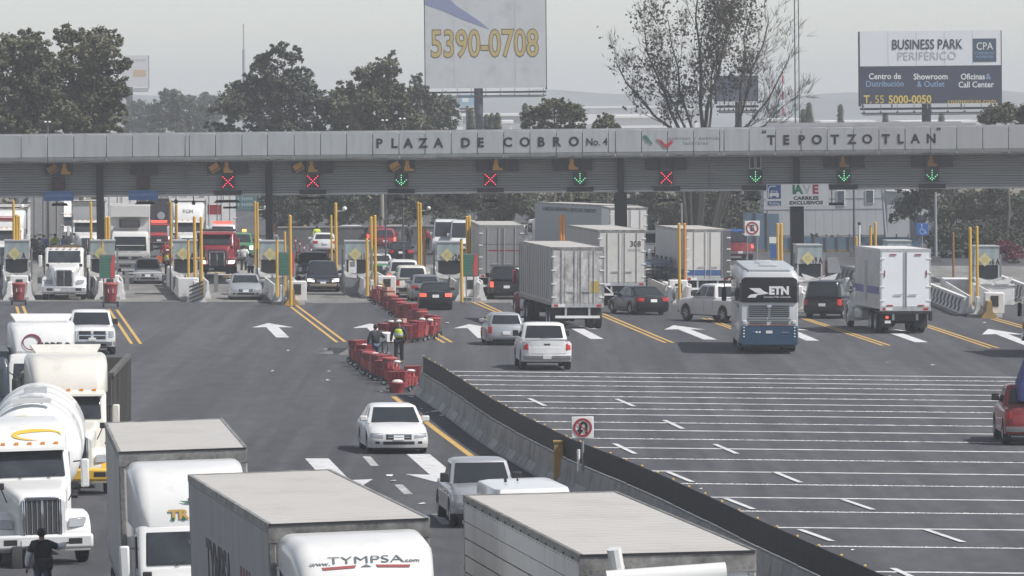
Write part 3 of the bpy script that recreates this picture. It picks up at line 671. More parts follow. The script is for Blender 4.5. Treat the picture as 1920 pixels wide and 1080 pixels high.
    # mirrors
    for sd in (-1,1):
        p=pt(.10,.12,sd); s=.11 if kind in('pickup','van','suv') else .075
        MB().box(p.x+(0 if sd>0 else -.24),p.x+(.24 if sd>0 else 0),p.y-.05,p.y+.06,p.z-.02,p.z+2*s).build('mirror',P if kind!='pickup' or over.get('pmir') else M_black,t,bevel=.03)
    # doors' shut lines and handles
    for sd in (-1,1):
        for s in (segs[0][0]-.05,(segs[0][1]+segs[-1 if len(segs)<3 else 1][0])/2,segs[-1][1]+.02):
            y=y0+(y3-y0)*s
            bx('shut_line',M_black,t,min(sd*hw*.992,sd*hw*1.001),max(sd*hw*.992,sd*hw*1.001),y-.008,y+.008,gc+.15,dk-.16)
            bx('door_handle',P,t,min(sd*hw*.99,sd*hw*1.02),max(sd*hw*.99,sd*hw*1.02),y+.06,y+.2,dk-.27,dk-.235)
    for sd in (-1,1):
        for yc in (yf,yr): wheel(t,sd*(hw-.115),yc,r,.21 if r<.36 else .26,rimkind)
    return t
def rrect(y,hw,z0,z1,rt,rb=None,n=4,cx=0,taper=0):
    rb=rt if rb is None else rb; P=[]
    for (sx,sz,r,a0) in ((1,1,rt,0),(-1,1,rt,90),(-1,-1,rb,180),(1,-1,rb,270)):
        ccx=sx*(hw-r); ccz=(z1-r) if sz>0 else (z0+r)
        for k in range(n+1):
            a=math.radians(a0+90*k/n); P.append((cx+ccx+r*math.cos(a),y,ccz+r*math.sin(a)))
    return P
def lofty(rings,name,m,parent,smooth=35): return MB().loft(rings).build(name,m,parent,smooth=smooth)
def axle(t,y,r=.5,W=2.5,front=False,wd=.27):
    for sd in (-1,1): wheel(t,sd*(W/2-wd/2),y,r,wd,'steer' if front else 'drive',dual=not front)
    MB().cyl((-W/2+.3,y,r),(W/2-.3,y,r),.07,n=8).build('axle',M_frame,t)
M_roof=mat('trailer_roof',(.45,.435,.41),.7,var=.10,scale=.5,dirt=(.32,.305,.28),dirt_amt=.42,dirt_scale=.5,stretch=(1,.5,1))
M_side=mat('trailer_side_gray',(.47,.47,.465),.5,.15,var=.06,scale=.6,dirt=(.20,.195,.185),dirt_amt=.45,dirt_scale=2.2,stretch=(1,.9,.18))
M_sidew=mat('trailer_side_white',(.64,.64,.63),.45,var=.06,scale=.6,dirt=(.34,.33,.31),dirt_amt=.3,dirt_scale=1.6,stretch=(1,.9,.25))
M_doorw=mat('trailer_door_white',(.70,.69,.67),.5,var=.04,scale=1,dirt=(.35,.33,.30),dirt_amt=.22,dirt_scale=1.3)
M_doord=mat('trailer_door_scuffed',(.60,.59,.575),.6,var=.08,scale=2,dirt=(.10,.095,.09),dirt_amt=.50,dirt_scale=2.4,stretch=(1,1,.6))
M_doorg=mat('trailer_door_gray',(.25,.25,.25),.6,var=.1,scale=1.5,dirt=(.15,.14,.14),dirt_amt=.3,dirt_scale=1.5)
M_rail=mat('rail_grime',(.16,.155,.145),.6,.3,var=.45,scale=1.4)
M_rail2=mat('rail_alu',(.33,.325,.31),.5,.3,var=.25,scale=2,dirt=(.09,.085,.08),dirt_amt=.55,dirt_scale=2.5)
def trailer(t,y0,L,W=2.55,zf=1.15,zt=4.05,side=M_sidew,doors=M_doorw,style='plain',roof=None,wheels=True,rear=True,front=M_sidew,posts=M_rail2,ribs=14,rods=(.12,.62),icc=True):
    """box trailer from y0 (front) back to y0-L"""
    y1=y0-L; hw=W/2; roof=roof or M_roof
    bx('roof',roof,t,-hw+.03,hw-.03,y1+.03,y0-.03,zt-.03,zt)
    bx('floor',M_frame,t,-hw+.05,hw-.05,y1+.03,y0-.03,zf,zf+.12)
    for sd in (-1,1):
        x0,x1=sorted((sd*hw,sd*(hw-.035)))
        if style=='planks':
            nb=9; hh=(zt-.42-zf-.1)/nb
            for k in range(nb): bx('side_plank',side,t,x0,x1,y1+.02,y0-.02,zf+.1+k*hh+.012,zf+.1+(k+1)*hh-.012)
            bx('side_backing',M_rail,t,*sorted((sd*(hw-.05),sd*(hw-.034))),y1+.02,y0-.02,zf+.1,zt-.1)
            bx('side_panel',side,t,x0,x1,y1+.02,y0-.02,zt-.42,zt-.08)
        elif style=='ribbed':
            bx('side_panel',side,t,x0,x1,y1+.02,y0-.02,zf+.1,zt-.08)
            st=(L-.3)/ribs
            for k in range(ribs+1):
                yy=y1+.15+k*st; xx=sorted((sd*hw,sd*(hw+.035)))
                bx('side_rib',side,t,xx[0],xx[1],yy-.05,yy+.05,zf+.25,zt-.15)
        else:
            npn=max(3,int(L/1.22)); st=(L-.04)/npn
            for k in range(npn): bx('side_panel',side,t,x0,x1,y1+.02+k*st+.004,y1+.02+(k+1)*st-.004,zf+.1,zt-.08)
        bx('top_rail',posts if style!='planks' else M_rail,t,*sorted((sd*(hw+.012),sd*(hw-.05))),y1,y0,zt-.11,zt+.012)
        bx('bottom_rail',posts,t,*sorted((sd*(hw+.01),sd*(hw-.05))),y1,y0,zf-.05,zf+.1)
    for k in range(int(L/.62)): bx('roof_bow',roof,t,-hw+.06,hw-.06,y1+.3+k*.62,y1+.34+k*.62,zt+.0003,zt+.0022)
    # front wall
    bx('front_wall',front,t,-hw+.12,hw-.12,y0-.03,y0-.005,zf+.1,zt-.3)
    for sd in (-1,1): bx('corner_post',posts,t,*sorted((sd*hw,sd*(hw-.13))),y0-.1,y0+.012,zf,zt-.02,bevel=.03)
    bx('front_header',posts,t,-hw,hw,y0-.08,y0+.02,zt-.30,zt-.03)
    rv=MB()
    for k in range(26): rv.ball((-hw+.08+k*(W-.16)/25,y0+.022,zt-.24),.009,5,4)
    for sd in (-1,1):
        for k in range(int(L*3)): rv.ball((sd*(hw+.004),y1+.15+k/3.0,zt-.14),.010,5,4)
    rv=rv.build('rivet_rows',M_rail,t); rv['kind']='stuff'
    bx('header_seal',M_black,t,-hw+.02,hw-.02,y0-.02,y0+.032,zt-.035,zt+.004)
    if rear:
        bx('rear_header',posts,t,-hw,hw,y1-.02,y1+.1,zt-.14,zt+.014)
        bx('rear_sill',M_alu,t,-hw,hw,y1-.03,y1+.1,zf-.14,zf+.06)
        for sd in (-1,1):
            bx('rear_post',posts,t,*sorted((sd*hw,sd*(hw-.07))),y1-.02,y1+.1,zf+.06,zt-.14)
            bx('door',doors,t,*sorted((sd*.012,sd*(hw-.075))),y1-.022,y1+.02,zf+.07,zt-.15)
            for k in range(4):
                zz=zf+.35+k*(zt-zf-.8)/3; bx('hinge',M_sw,t,*sorted((sd*(hw+.02),sd*(hw-.2))),y1-.045,y1-.023,zz-.03,zz+.03)
            for fx in rods:
                MB().cyl((sd*fx*hw,y1-.05,zf+.02),(sd*fx*hw,y1-.05,zt-.12),.018,n=6).build('lock_rod',M_alu,t)
            bx('rod_handle',M_alu,t,*sorted((sd*.16,sd*.55)),y1-.07,y1-.045,zf+.62,zf+.66)
            bx('tail_lamp',M_red,t,*sorted((sd*(hw-.12),sd*(hw-.35))),y1-.04,y1-.031,zf-.1,zf+.0)
            bx('bumper_leg',M_alu,t,*sorted((sd*.62,sd*.52)),y1+.0,y1+.1,zf-.58,zf-.14)
            bx('mud_flap',M_black,t,*sorted((sd*.55,sd*(hw-.06))),y1+.55,y1+.57,.28,zf-.05)
        if icc: bx('bumper_bar',M_sw,t,-hw+.18,hw-.18,y1-.01,y1+.1,zf-.66,zf-.54)
        bx('rear_plate',M_plate,t,-.95,-.62,y1-.045,y1-.031,zf-.12,zf+.03)
    if wheels:
        bx('chassis_rail',M_frame,t,-.55,.55,y1+.2,y1+4.2,.62,zf)
        for k in (1.0,2.28): axle(t,y1+k,.5,W-.02)
        for sd in (-1,1): bx('landing_leg',M_frame,t,*sorted((sd*.75,sd*.6)),y0-3.0,y0-2.85,.35,zf)
def tractor(t,P,style='conv',y0=0,fairing=None,sleeper=1.5,bumper=None,hoodP=None,lights=False,stacks=True,axles=2,drive_y=None,mirror=None,W=2.45,wheels=True,visor=True,face='kw',spoiler=False,cw=1.0):
    """cab and chassis with its front bumper at y0, heading +Y; returns the rear of the cab"""
    bumper=bumper or M_chrome; hP=hoodP or P; HL=M_headon if lights else M_head; mirror=mirror or P
    hw=W/2; n_before=len(t.children)
    if style=='coe':
        yc=y0-1.95
        lofty([rrect(y0-.06,hw*.95,.55,1.15,.1),rrect(y0-.0,hw*.97,.6,1.35,.1),rrect(y0-.06,hw*.97,.62,1.55,.12),rrect(y0-.22,hw*.95,.7,2.5,.15),rrect(y0-.4,hw*.94,.75,2.72,.18),rrect(yc,hw*.94,.75,2.75,.16)],'cab',P,t)
        MB().hexa([(-hw*.84,y0-.03,1.55),(hw*.84,y0-.03,1.55),(hw*.84,y0-.2,1.55),(-hw*.84,y0-.2,1.55),(-hw*.80,y0-.19,2.42),(hw*.80,y0-.19,2.42),(hw*.80,y0-.4,2.42),(-hw*.80,y0-.4,2.42)]).build('windshield',M_glass2,t,bevel=.02)
        bx('grille',M_black,t,-hw*.62,hw*.62,y0-.02,y0+.02,.98,1.18,bevel=.02); bx('grille_badge',M_chrome,t,-.1,.1,y0+.02,y0+.035,1.0,1.16,bevel=.03)
        for sd in (-1,1):
            MB().hexa([(sd*hw*.6,y0-.04,.92),(sd*hw*.93,y0-.12,.92),(sd*hw*.93,y0-.2,.92),(sd*hw*.6,y0-.2,.92),(sd*hw*.66,y0+.01,1.14),(sd*hw*.95,y0-.1,1.22),(sd*hw*.95,y0-.2,1.22),(sd*hw*.66,y0-.2,1.14)]).build('headlight',HL,t)
            bx('turn_lamp',M_amber,t,*sorted((sd*hw*.95,sd*hw*.99)),y0-.3,y0-.15,.95,1.25)
            bx('window',M_glass,t,*sorted((sd*hw*.935,sd*hw*.955)),y0-1.35,y0-.45,1.55,2.35)
            bx('mirror',M_black,t,*sorted((sd*(hw+.02),sd*(hw+.2))),y0-.25,y0-.12,1.5,2.1,bevel=.03)
            MB().tube([(sd*hw*.95,y0-.3,2.3),(sd*(hw+.1),y0-.2,2.2),(sd*(hw+.1),y0-.2,1.5)],.018).build('mirror_arm',M_black,t)
        bx('front_bumper',bumper,t,-hw,hw,y0-.25,y0+.07,.42,.78,bevel=.05)
        bx('bumper_grille',M_black,t,-hw*.55,hw*.55,y0+.06,y0+.08,.5,.68)
        for sd in (-1,1): bx('wiper',M_black,t,*sorted((sd*.1,sd*.7)),y0+.0,y0+.02,1.56,1.6)
        fy_=y0-1.3; back=yc
    else:
        HLn=1.95 if face=='kw' else 1.75; visor=visor and face!='aero'
        yw=y0-HLn; yc=yw-1.55
        zf0,zf1=(1.62,1.95)
        if face=='aero':
            lofty([rrect(y0-.02,.55,.75,1.25,.15,.05),rrect(y0-.12,.8,.72,1.5,.25,.05),rrect(y0-.6,.98,.75,1.72,.3,.05),rrect(yw,1.02,.85,1.98,.28,.05)],'hood',hP,t,50)
        else:
            lofty([rrect(y0-.10,.56,.72,1.62,.14,.04),rrect(y0-.22,.60,.72,1.72,.16,.04),rrect(y0-1.0,.72,.75,1.83,.16,.04),rrect(yw,.86,.85,1.98,.16,.04)],'hood',hP,t,50)
            bx('hood_seam',M_dark,t,-.008,.008,yw,y0-.3,1.75,1.70) if False else None
        # fenders
        for sd in (-1,1):
            R=[]
            for k in range(9):
                a=math.radians(-12+k*204/8-0); yy=y0-1.08+.66*math.cos(a)*(1.05); zz=.55+.66*math.sin(a)
                x0,x1=sd*.58,sd*(hw-.01)
                R.append([(x0,yy,zz+.1),(x1-sd*.1,yy,zz+.07),(x1,yy,zz-.02),(x1-sd*.04,yy*.97+(y0-1.08)*.03,zz-.09),(x0,yy*.94+(y0-1.08)*.06,zz-.09)])
            MB().loft(R).build('fender',hP,t,smooth=50)
            if face=='bow' or face=='kw':
                MB().hexa([(sd*.66,y0-.36,.88),(sd*1.14,y0-.48,.88),(sd*1.14,y0-.6,.88),(sd*.66,y0-.6,.88),(sd*.70,y0-.44,1.10),(sd*1.12,y0-.58,1.12),(sd*1.12,y0-.7,1.12),(sd*.70,y0-.7,1.10)]).build('headlight',HL,t,bevel=.03)
            else:
                bx('headlight',HL,t,*sorted((sd*.66,sd*1.08)),y0-.38,y0-.2,.86,1.06,bevel=.02)
                bx('turn_lamp',M_amber,t,*sorted((sd*1.1,sd*1.18)),y0-.45,y0-.3,.88,1.04)
        # grille
        gz0,gz1=.74,1.66
        gs=.46
        bx('grille',M_dark if face!='aero' else M_black,t,-gs+.03,gs-.03,y0-.14,y0-.055,gz0+.04,gz1-.06)
        b=MB(); b.box(-gs-.02,-gs+.05,y0-.16,y0-.02,gz0,gz1-.05); b.box(gs-.05,gs+.02,y0-.16,y0-.02,gz0,gz1-.05); b.box(-gs+.0501,gs-.0501,y0-.16,y0-.02,gz1-.07,gz1+.01); b.box(-.03,.03,y0-.16,y0-.035,gz0,gz1-.0701); b.build('grille_surround',M_chrome,t,bevel=.02)
        for k in range(7): 
            xx=-gs+.09+k*(2*gs-.18)/6
            if abs(xx)>.04: bx('grille_bar',M_alu if face!='bow' else M_chrome,t,xx-.006,xx+.006,y0-.05,y0-.04,gz0+.05,gz1-.08)
        bx('front_bumper',bumper,t,-hw,hw,y0-.22,y0,.40,.76,bevel=.07); bx('front_plate',M_plate,t,.2,.52,y0+.005,y0+.02,.5,.64)
        for sd in (-1,1): bx('bumper_lamp',M_black,t,*sorted((sd*.62,sd*.95)),y0-.04,y0+.008,.52,.66,bevel=.01)
        # cab
        zc=2.80
        lofty([rrect(yw+.05,1.02,.95,1.9,.1),rrect(yw+.0,1.04,.95,2.02,.12),rrect(yw-.42,1.05,.95,zc-.06,.16),rrect(yw-.6,1.06,.95,zc,.16),rrect(yc,1.08,.95,zc+.02,.14)],'cab',P,t)
        MB().hexa([(-.90,yw+.03,2.03),(.90,yw+.03,2.03),(.90,yw-.2,2.03),(-.90,yw-.2,2.03),(-.88,yw-.35,2.66),(.88,yw-.35,2.66),(.88,yw-.55,2.66),(-.88,yw-.55,2.66)]).build('windshield',M_glass2,t,bevel=.03)
        for sx in (-.35,.35): MB().tube([(sx,yw+.08,2.0),(sx-.22,yw+.0,2.12)],.012,4).build('wiper',M_black,t)
        if visor: MB().hexa([(-.98,yw-.10,2.66),(.98,yw-.10,2.66),(1.0,yw-.5,2.76),(-1.0,yw-.5,2.76),(-.98,yw-.12,2.72),(.98,yw-.12,2.72),(1.0,yw-.5,2.82),(-1.0,yw-.5,2.82)]).build('visor',P,t)
        for k in range(5 if face!='aero' else 0): bx('marker_lamp',M_amber,t,-.72+k*.36-.05,-.72+k*.36+.05,yw-.46,yw-.36,zc-.01,zc+.05)
        for sd in (-1,1):
            bx('window',M_glass,t,*sorted((sd*1.06,sd*1.09)),yw-1.3,yw-.5,1.95,2.58)
            bx('door_seam',M_dark,t,*sorted((sd*1.06,sd*1.083)),yw-1.42,yw-1.40,1.0,2.65)
            bx('mirror',mirror,t,*sorted((sd*1.22,sd*1.42)),yw-.32,yw-.2,1.72,2.42,bevel=.04)
            MB().tube([(sd*1.05,yw-.35,2.35),(sd*1.32,yw-.26,2.38),(sd*1.32,yw-.26,1.75),(sd*1.05,yw-.35,1.8)],.018).build('mirror_arm',M_black,t)
            MB().tube([(sd*.75,y0-.95,1.5),(sd*.9,y0-.8,1.85)],.015).build('hood_mirror_arm',M_black,t); bx('hood_mirror',M_black,t,*sorted((sd*.82,sd*1.0)),y0-.86,y0-.78,1.82,1.98,bevel=.02)
            bx('fuel_tank',M_alu,t,*sorted((sd*.62,sd*1.15)),yc-1.2,yc+.4,.45,1.0,bevel=.12)
        fy_=y0-1.08; back=yc
        if sleeper:
            zs_=zc+(.02 if fairing else .12)
            lofty([rrect(yc+.02,1.09,1.0,zs_,.14),rrect(yc-sleeper,1.1,1.0,zs_+.02,.14)],'sleeper',P,t); back=yc-sleeper
        if stacks:
            for sd in (-1,1): MB().cyl((sd*1.0,back-.12,1.2),(sd*1.0,back-.12,3.5),.075,n=10).build('exhaust_stack',M_chrome,t)
    if fairing:
        zt=fairing; zb=2.70
        if style=='coe': 
            lofty([rrect(y0-.55,hw*.72,zb,zb+.12,.05),rrect(y0-.75,hw*.85,zb,zb+(zt-zb)*.75,.25,.03),rrect(y0-1.1,hw*.92,zb,zt-.08,.25,.03),rrect(y0-1.95,hw*.95,zb,zt,.2,.03)],'roof_fairing',P,t,60)
        else:
            lofty([rrect(yw-.46,.80,zb,zb+.08,.03),rrect(yw-.62,.98,zb,zb+(zt-zb)*.45,.22,.03),rrect(yw-.95,1.07,zb,zb+(zt-zb)*.80,.28,.03),rrect(yw-1.5,1.13,zb,zb+(zt-zb)*.97,.28,.03),rrect(back,1.17,zb,zt,.22,.03)],'roof_fairing',P,t,60)
        if spoiler:
            yy=(back if style!='coe' else y0-1.8)
            MB().hexa([(-.85,yy+.35,zt-.03),(.85,yy+.35,zt-.03),(1.0,yy-.05,zt+.16),(-1.0,yy-.05,zt+.16),(-.85,yy+.33,zt+.02),(.85,yy+.33,zt+.02),(1.0,yy-.06,zt+.22),(-1.0,yy-.06,zt+.22)]).build('roof_spoiler',P,t)
    if cw!=1.0:
        for ch in t.children:
            if ch.name.split('.')[0] in ('cab','windshield','visor','marker_lamp','sleeper','roof_fairing','window','door_seam'): ch.scale.x=cw
    rail_end=(drive_y if drive_y else back-1.6)-1.0
    bx('chassis_rail',M_frame,t,-.45,.45,rail_end,y0-.3,.6,.92)
    if wheels:
        axle(t,fy_,.5,W-.05,True); dy=drive_y or back-1.0
        for k in range(axles): axle(t,dy-1.3*k,.5,W-.02)
    return back
# ================================================================== TOLL BOOTHS AND ISLANDS
M_booth=mat('booth_metal',(.20,.21,.215),.55,.1,var=.12,scale=1.5)
M_boothg=mat('booth_frosted',(.27,.32,.33),.35,var=.25,scale=2.5,stretch=(1,1,.6))
M_boothp=mat('booth_panel',(.36,.37,.37),.5,var=.08,scale=2)
M_dia=mat('diamond_yellow',(.52,.46,.22),.55,var=.1,scale=3)
M_wconc=mat('white_concrete',(.66,.655,.64),.7,var=.06,scale=1.5,dirt=(.30,.285,.26),dirt_amt=.32,dirt_scale=1.6)
M_yconc=mat('yellow_concrete',(.45,.29,.08),.75,var=.15,scale=2,dirt=(.16,.12,.08),dirt_amt=.45,dirt_scale=2)
M_ypole=mat('pole_yellow',(.60,.36,.06),.5,var=.08,scale=2,dirt=(.22,.13,.05),dirt_amt=.25,dirt_scale=2)
M_opole=mat('pole_orange',(.55,.22,.04),.5,var=.08,scale=2)
M_kerb=mat('kerb_concrete',(.24,.235,.22),.85,var=.2,scale=1,dirt=(.25,.17,.05),dirt_amt=.25,dirt_scale=.8)
RY=.075
def booth(px,py,num,label,white_window=False,wb=True,scale=1.0):
    t=thing('toll_booth',label,'toll booth','toll booths'); put(t,px,py,RY*.7)
    bx('base_cabinet',M_booth,t,-.68,.68,0,2.4,.0,1.15); bx('counter',M_boothp,t,-.72,.72,-.06,2.46,1.15,1.23)
    bx('front_window',M_glass,t,-.6,.6,.0,.05,1.235,2.02)
    bx('cabin_core',M_dark,t,-.62,.62,.06,2.4,1.235,2.02)
    for x in (-.66,.66): bx('corner_post',M_boothp,t,x-.045,x+.045,-.02,.08,1.235,2.02)
    for sd in (-1,1): bx('side_window',M_glass,t,*sorted((sd*.625,sd*.66)),.3,2.2,1.25,2.0)
    bx('number_panel',M_boothp,t,-.70,.70,-.05,2.42,2.025,2.36); bx('frosted_panel',M_boothg,t,-.68,.68,-.04,2.40,2.365,3.02); bx('roof_cap',M_boothp,t,-.72,.72,-.08,2.46,3.025,3.08)
    c=(-.12,-.09,2.32); b=MB(); s=.37
    b.loft([[(c[0],-.10,c[2]-s),(c[0]+s,-.10,c[2]),(c[0],-.10,c[2]+s),(c[0]-s,-.10,c[2])],[(c[0],-.06,c[2]-s),(c[0]+s,-.06,c[2]),(c[0],-.06,c[2]+s),(c[0]-s,-.06,c[2])]]); b.build('diamond_plate',M_dia,t)
    b=MB()
    for k in (-1,0,1): b.box(c[0]-.14,c[0]+.14,-.105,-.101,c[2]+k*.1-.015,c[2]+k*.1+.015)
    b.build('diamond_print',mat('diamond_brown',(.36,.30,.15),.6),t)
    if num: lettering(num,.46,M_let,t,REAR(.40,-.056,2.19),bold=.035,sx=.66)
    if white_window:
        bx('ticket_window',M_wconc,t,-.5,-.05,-.06,-.0,1.26,1.98); bx('ticket_pane',M_booth,t,-.42,-.13,-.07,-.061,1.62,1.9)
    for sd in (-1,1):   # white wings in front of the booth
        MB().hexa([(sd*.08,-.5,1.0),(sd*.66,-.6,1.05),(sd*.66,-.2,1.05),(sd*.08,-.2,1.0),(sd*.02,-.5,1.12),(sd*.8,-.65,1.42),(sd*.8,-.55,1.42),(sd*.02,-.2,1.12)]).build('deflector_wing',M_wconc,t)
    for sd in (-1,1): bx('gate_pole',M_booth,t,*sorted((sd*.78,sd*.88)),.5,.6,.15,2.6)
    bx('gate_motor',M_boothp,t,.8,1.1,3.2,3.6,.15,1.2)
    return t
def island(px0,py0,px1,py1,label,nose='yellow',block=True,w=1.7):
    """kerbed island from its near end (px0,py0) to its far end"""
    A=at(px0,py0); B=at(px1,py1); L=(Vector((B.x,B.y))-Vector((A.x,A.y))).length; yaw=math.atan2(-(B.x-A.x),B.y-A.y)
    t=thing('toll_island',label,'traffic island','kerbed islands between the toll lanes'); t.matrix_world=frame(A,yaw)
    h=w/2; b=MB(); P=[(0,-.5*h*.2),( h*.6,.15),(h,.9),(h,L),(-h,L),(-h,.9),(-h*.6,.15)]
    P=[(x,y) for x,y in P]; b.loft([[(x,y,-.05) for x,y in P],[(x,y,.16) for x,y in P],[(x*.95,y*.995+.02,.18) for x,y in P]]); b.build('kerb',M_kerb,t)
    nm={'yellow':M_yconc,'white':M_wconc,'stripe':M_wconc}[nose]
    pr=[(-.42,0),(-.36,.12),(-.16,.34),(-.1,.86),(.1,.86),(.16,.34),(.36,.12),(.42,0)]
    if nose=='yellow':
        MB().loft([[(x*1.0+.12,-.6,z) for x,z in pr],[(x+.12,1.3,z) for x,z in pr]]).build('nose_barrier',nm,t)
        MB().loft([[(x*.8-.35,1.0,z*1.15+.02) for x,z in pr],[(x*.8-.35,2.6,z*1.15+.02) for x,z in pr]]).build('white_barrier',M_wconc,t)
        b=MB(); b.box(-.05,.95,.9,2.2,.18,1.25); o=b.build('white_pedestal',M_wconc,t,bevel=.04); bx('pedestal_recess',M_black,t,.25,.65,.88,.9,.55,1.1)
    elif nose=='stripe':
        MB().loft([[(x*1.3,-.6,z*1.3) for x,z in pr],[(x*1.3,1.5,z*1.3) for x,z in pr]]).build('nose_barrier',nm,t)
        for k in range(5):
            b=MB(); z0=.08+k*.21; b.hexa([(-.40,-.66,z0-.16),(.36,-.66,z0+.14),(.36,-.61,z0+.14),(-.40,-.61,z0-.16),(-.40,-.66,z0-.05),(.36,-.66,z0+.25),(.36,-.61,z0+.25),(-.40,-.61,z0-.05)]); b.build('black_stripe',M_dark,t)
        bx('white_pedestal',M_wconc,t,-.95,.2,1.8,3.0,.18,1.25,bevel=.04)
    elif nose=='white':
        for sd in (-1,1): MB().loft([[(x*.8+sd*.55,.2,z*1.1) for x,z in pr],[(x*.8+sd*.4,3.2,z*1.2) for x,z in pr]]).build('white_barrier',M_wconc,t)
        bx('white_pedestal',M_wconc,t,-.5,.5,1.6,2.6,.18,1.3,bevel=.04); bx('pedestal_recess',M_black,t,-.18,.2,1.58,1.6,.6,1.1)
    if block:
        b=MB(); b.hexa([(-.78,L*.36,.18),(.78,L*.36,.18),(.78,L*.42,.18),(-.78,L*.42,.18),(-.74,L*.36,1.16),(.74,L*.36,1.16),(.74,L*.42,1.16),(-.74,L*.42,1.16)]); b.build('crash_block',M_wconc,t,bevel=.05)
        for sd in (-1,1): MB().loft([[(sd*.72+x*.4,2.2,.18+z) for x,z in pr],[(sd*.72+x*.4,L*.35,.18+z*1.05) for x,z in pr]]).build('side_barrier',M_wconc,t)
    return t
island(36,563,20,500,'island with white barriers behind the leftmost red cart','white')
island(207,562,160,500,'island left of the silver hatchback in its toll lane','white')
island(368,566,300,500,'island ending in the black and white striped barrier','stripe')
island(543,572,455,502,'island ending in a yellow barrier beside the silver sedan','yellow')
island(712,561,610,502,'island behind the far end of the red cart line','yellow')
island(884,564,770,504,'island between the black sedan and the gray trailer','white')
island(1072,560,960,505,'island hidden between the scuffed trailer and the trailer numbered 308','white')
island(1276,572,1130,508,'island left of the turning white pickup','white')
island(1490,585,1400,515,'island below the booth numbered 19 A','white')
island(1850,596,1720,518,'island at the right ending in a tan barrier under two yellow poles','yellow')
booth(31,553,'A','leftmost toll booth, the one behind three yellow poles')
booth(192,553,'','toll booth behind the left price board, by the white box truck')
booth(347,553,'A','toll booth between the silver hatchback and the maroon truck')
booth(510,554,'1A','toll booth right of the maroon truck, numbered 1A')
booth(670,554,'11A','toll booth numbered 11A with a white ticket window',True)
booth(842,556,'12A','toll booth numbered 12A left of the gray trailer')
booth(1518,563,'19 A','toll booth numbered 19 A right of the white bus roof')
booth(1686,552,'20 A','toll booth numbered 20 A seen over the white box truck')
booth(1850,566,'16 A','rightmost toll booth, numbered 16 A')
# wide white ledges of the right-hand booths
for px,py,lab in ((1535,565,'white concrete block in front of the booth numbered 19 A'),(1862,572,'white concrete block in front of the rightmost booth')):
    t=thing('concrete_block',lab,'concrete block'); put(t,px,py,RY)
    bx('block',M_wconc,t,-1.1,1.1,-.4,.5,0,1.05,bevel=.04); bx('block_cap',M_wconc,t,-1.15,1.15,-.45,.55,1.06,1.14)
    for sd in (-1,1): MB().hexa([(sd*.1,-.5,1.15),(sd*.8,-.5,1.15),(sd*.8,-.2,1.15),(sd*.1,-.2,1.15),(sd*.05,-.5,1.25),(sd*1.0,-.5,1.55),(sd*1.0,-.35,1.55),(sd*.05,-.3,1.25)]).build('deflector_wing',M_wconc,t)
# ---- chevron guard walls of the right-hand islands
def guard(pA,pB,label,n,flip=1,h=.95,wd=.25):
    A=at(*pA); B=at(*pB); L=(Vector((B.x,B.y))-Vector((A.x,A.y))).length; yaw=math.atan2(-(B.x-A.x),B.y-A.y)
    t=thing('guard_wall',label,'barrier','striped guard walls'); t.matrix_world=frame(A,yaw); x=-wd
    pr=[(-.34,0),(-.30,.15),(-.14,.32),(-.12,h),(.12,h),(.14,.32),(.30,.15),(.34,0)]
    MB().loft([[(a,0,z) for a,z in pr],[(a,L,z) for a,z in pr]]).build('wall',M_wconc,t)
    bx('footing',M_kerb,t,-.5,.5,-.2,L,-.1,.1)
    for sd in (-1,1):
      for k in range(n):
        y=(k+.6)*L/(n+.6); d=L/n*.5; b=MB(); s=.16*L/n
        q=lambda yy,z,e=.012: (sd*((.12+(h-z)/(h-.32)*.02 if z>.32 else .14+(.32-z)/.17*.16)+e),yy,z)
        for (z0,z1,k0,k1) in ((.16,.45,0,d),(.45,h-.12,d,0)):
            zz=[z0,.32,z1] if z0<.32<z1 else [z0,z1]
            for a,c in zip(zz,zz[1:]):
                ya=y+k0+(k1-k0)*(a-z0)/(z1-z0); yc=y+k0+(k1-k0)*(c-z0)/(z1-z0); w_=L/n*.46
                b.poly([q(ya,a),q(ya+w_,a),q(yc+w_,c),q(yc,c)])
        b.build('black_chevron',M_dark,t)
guard((1812,592),(1700,545),'chevron striped wall left of the yellow poles at the right edge',17)
guard((1925,566),(1860,540),'chevron striped wall cut off by the right picture edge',11)
guard((1640,540),(1545,520),'chevron striped wall behind the black SUV',12)
guard((1272,572),(1215,545),'striped wall left of the turning white pickup',8)
# ---- poles beside the lanes
def pole(px,ytop,ybot,label,m=None,r=.085,cam=0,arm=0):
    m=m or M_ypole; G=at(px,ybot); top=atY(px,ytop,G.y)
    t=thing('yellow_pole' if m is not M_steel else 'steel_pole',label,'pole','poles beside the toll lanes'); t.location=(G.x,G.y,g(G.x,G.y)); H=top.z-t.location.z
    MB().cyl((0,0,-.02),(0,0,H),r,n=10).build('post',m,t,smooth=50); MB().cyl((0,0,H),(0,0,H+.06),r*1.08,r*.5,10).build('cap',M_dark if cam==2 else m,t)
    bx('base_plate',M_dark,t,-.18,.18,-.18,.18,0,.03)
    if cam==1:
        MB().tube([(0,0,H-.45),(.5,-.1,H-.4)],.025).build('camera_arm',M_sw,t); MB().ball((.52,-.1,H-.28),.13,10,6).build('camera_dome',M_sw,t)
    if arm:
        MB().tube([(0,0,arm*H),(.55,0,arm*H)],.05).build('cross_arm',m,t)
    return t
M_steel=mat('galvanised_steel',(.33,.34,.36),.5,.4,var=.1,scale=2)
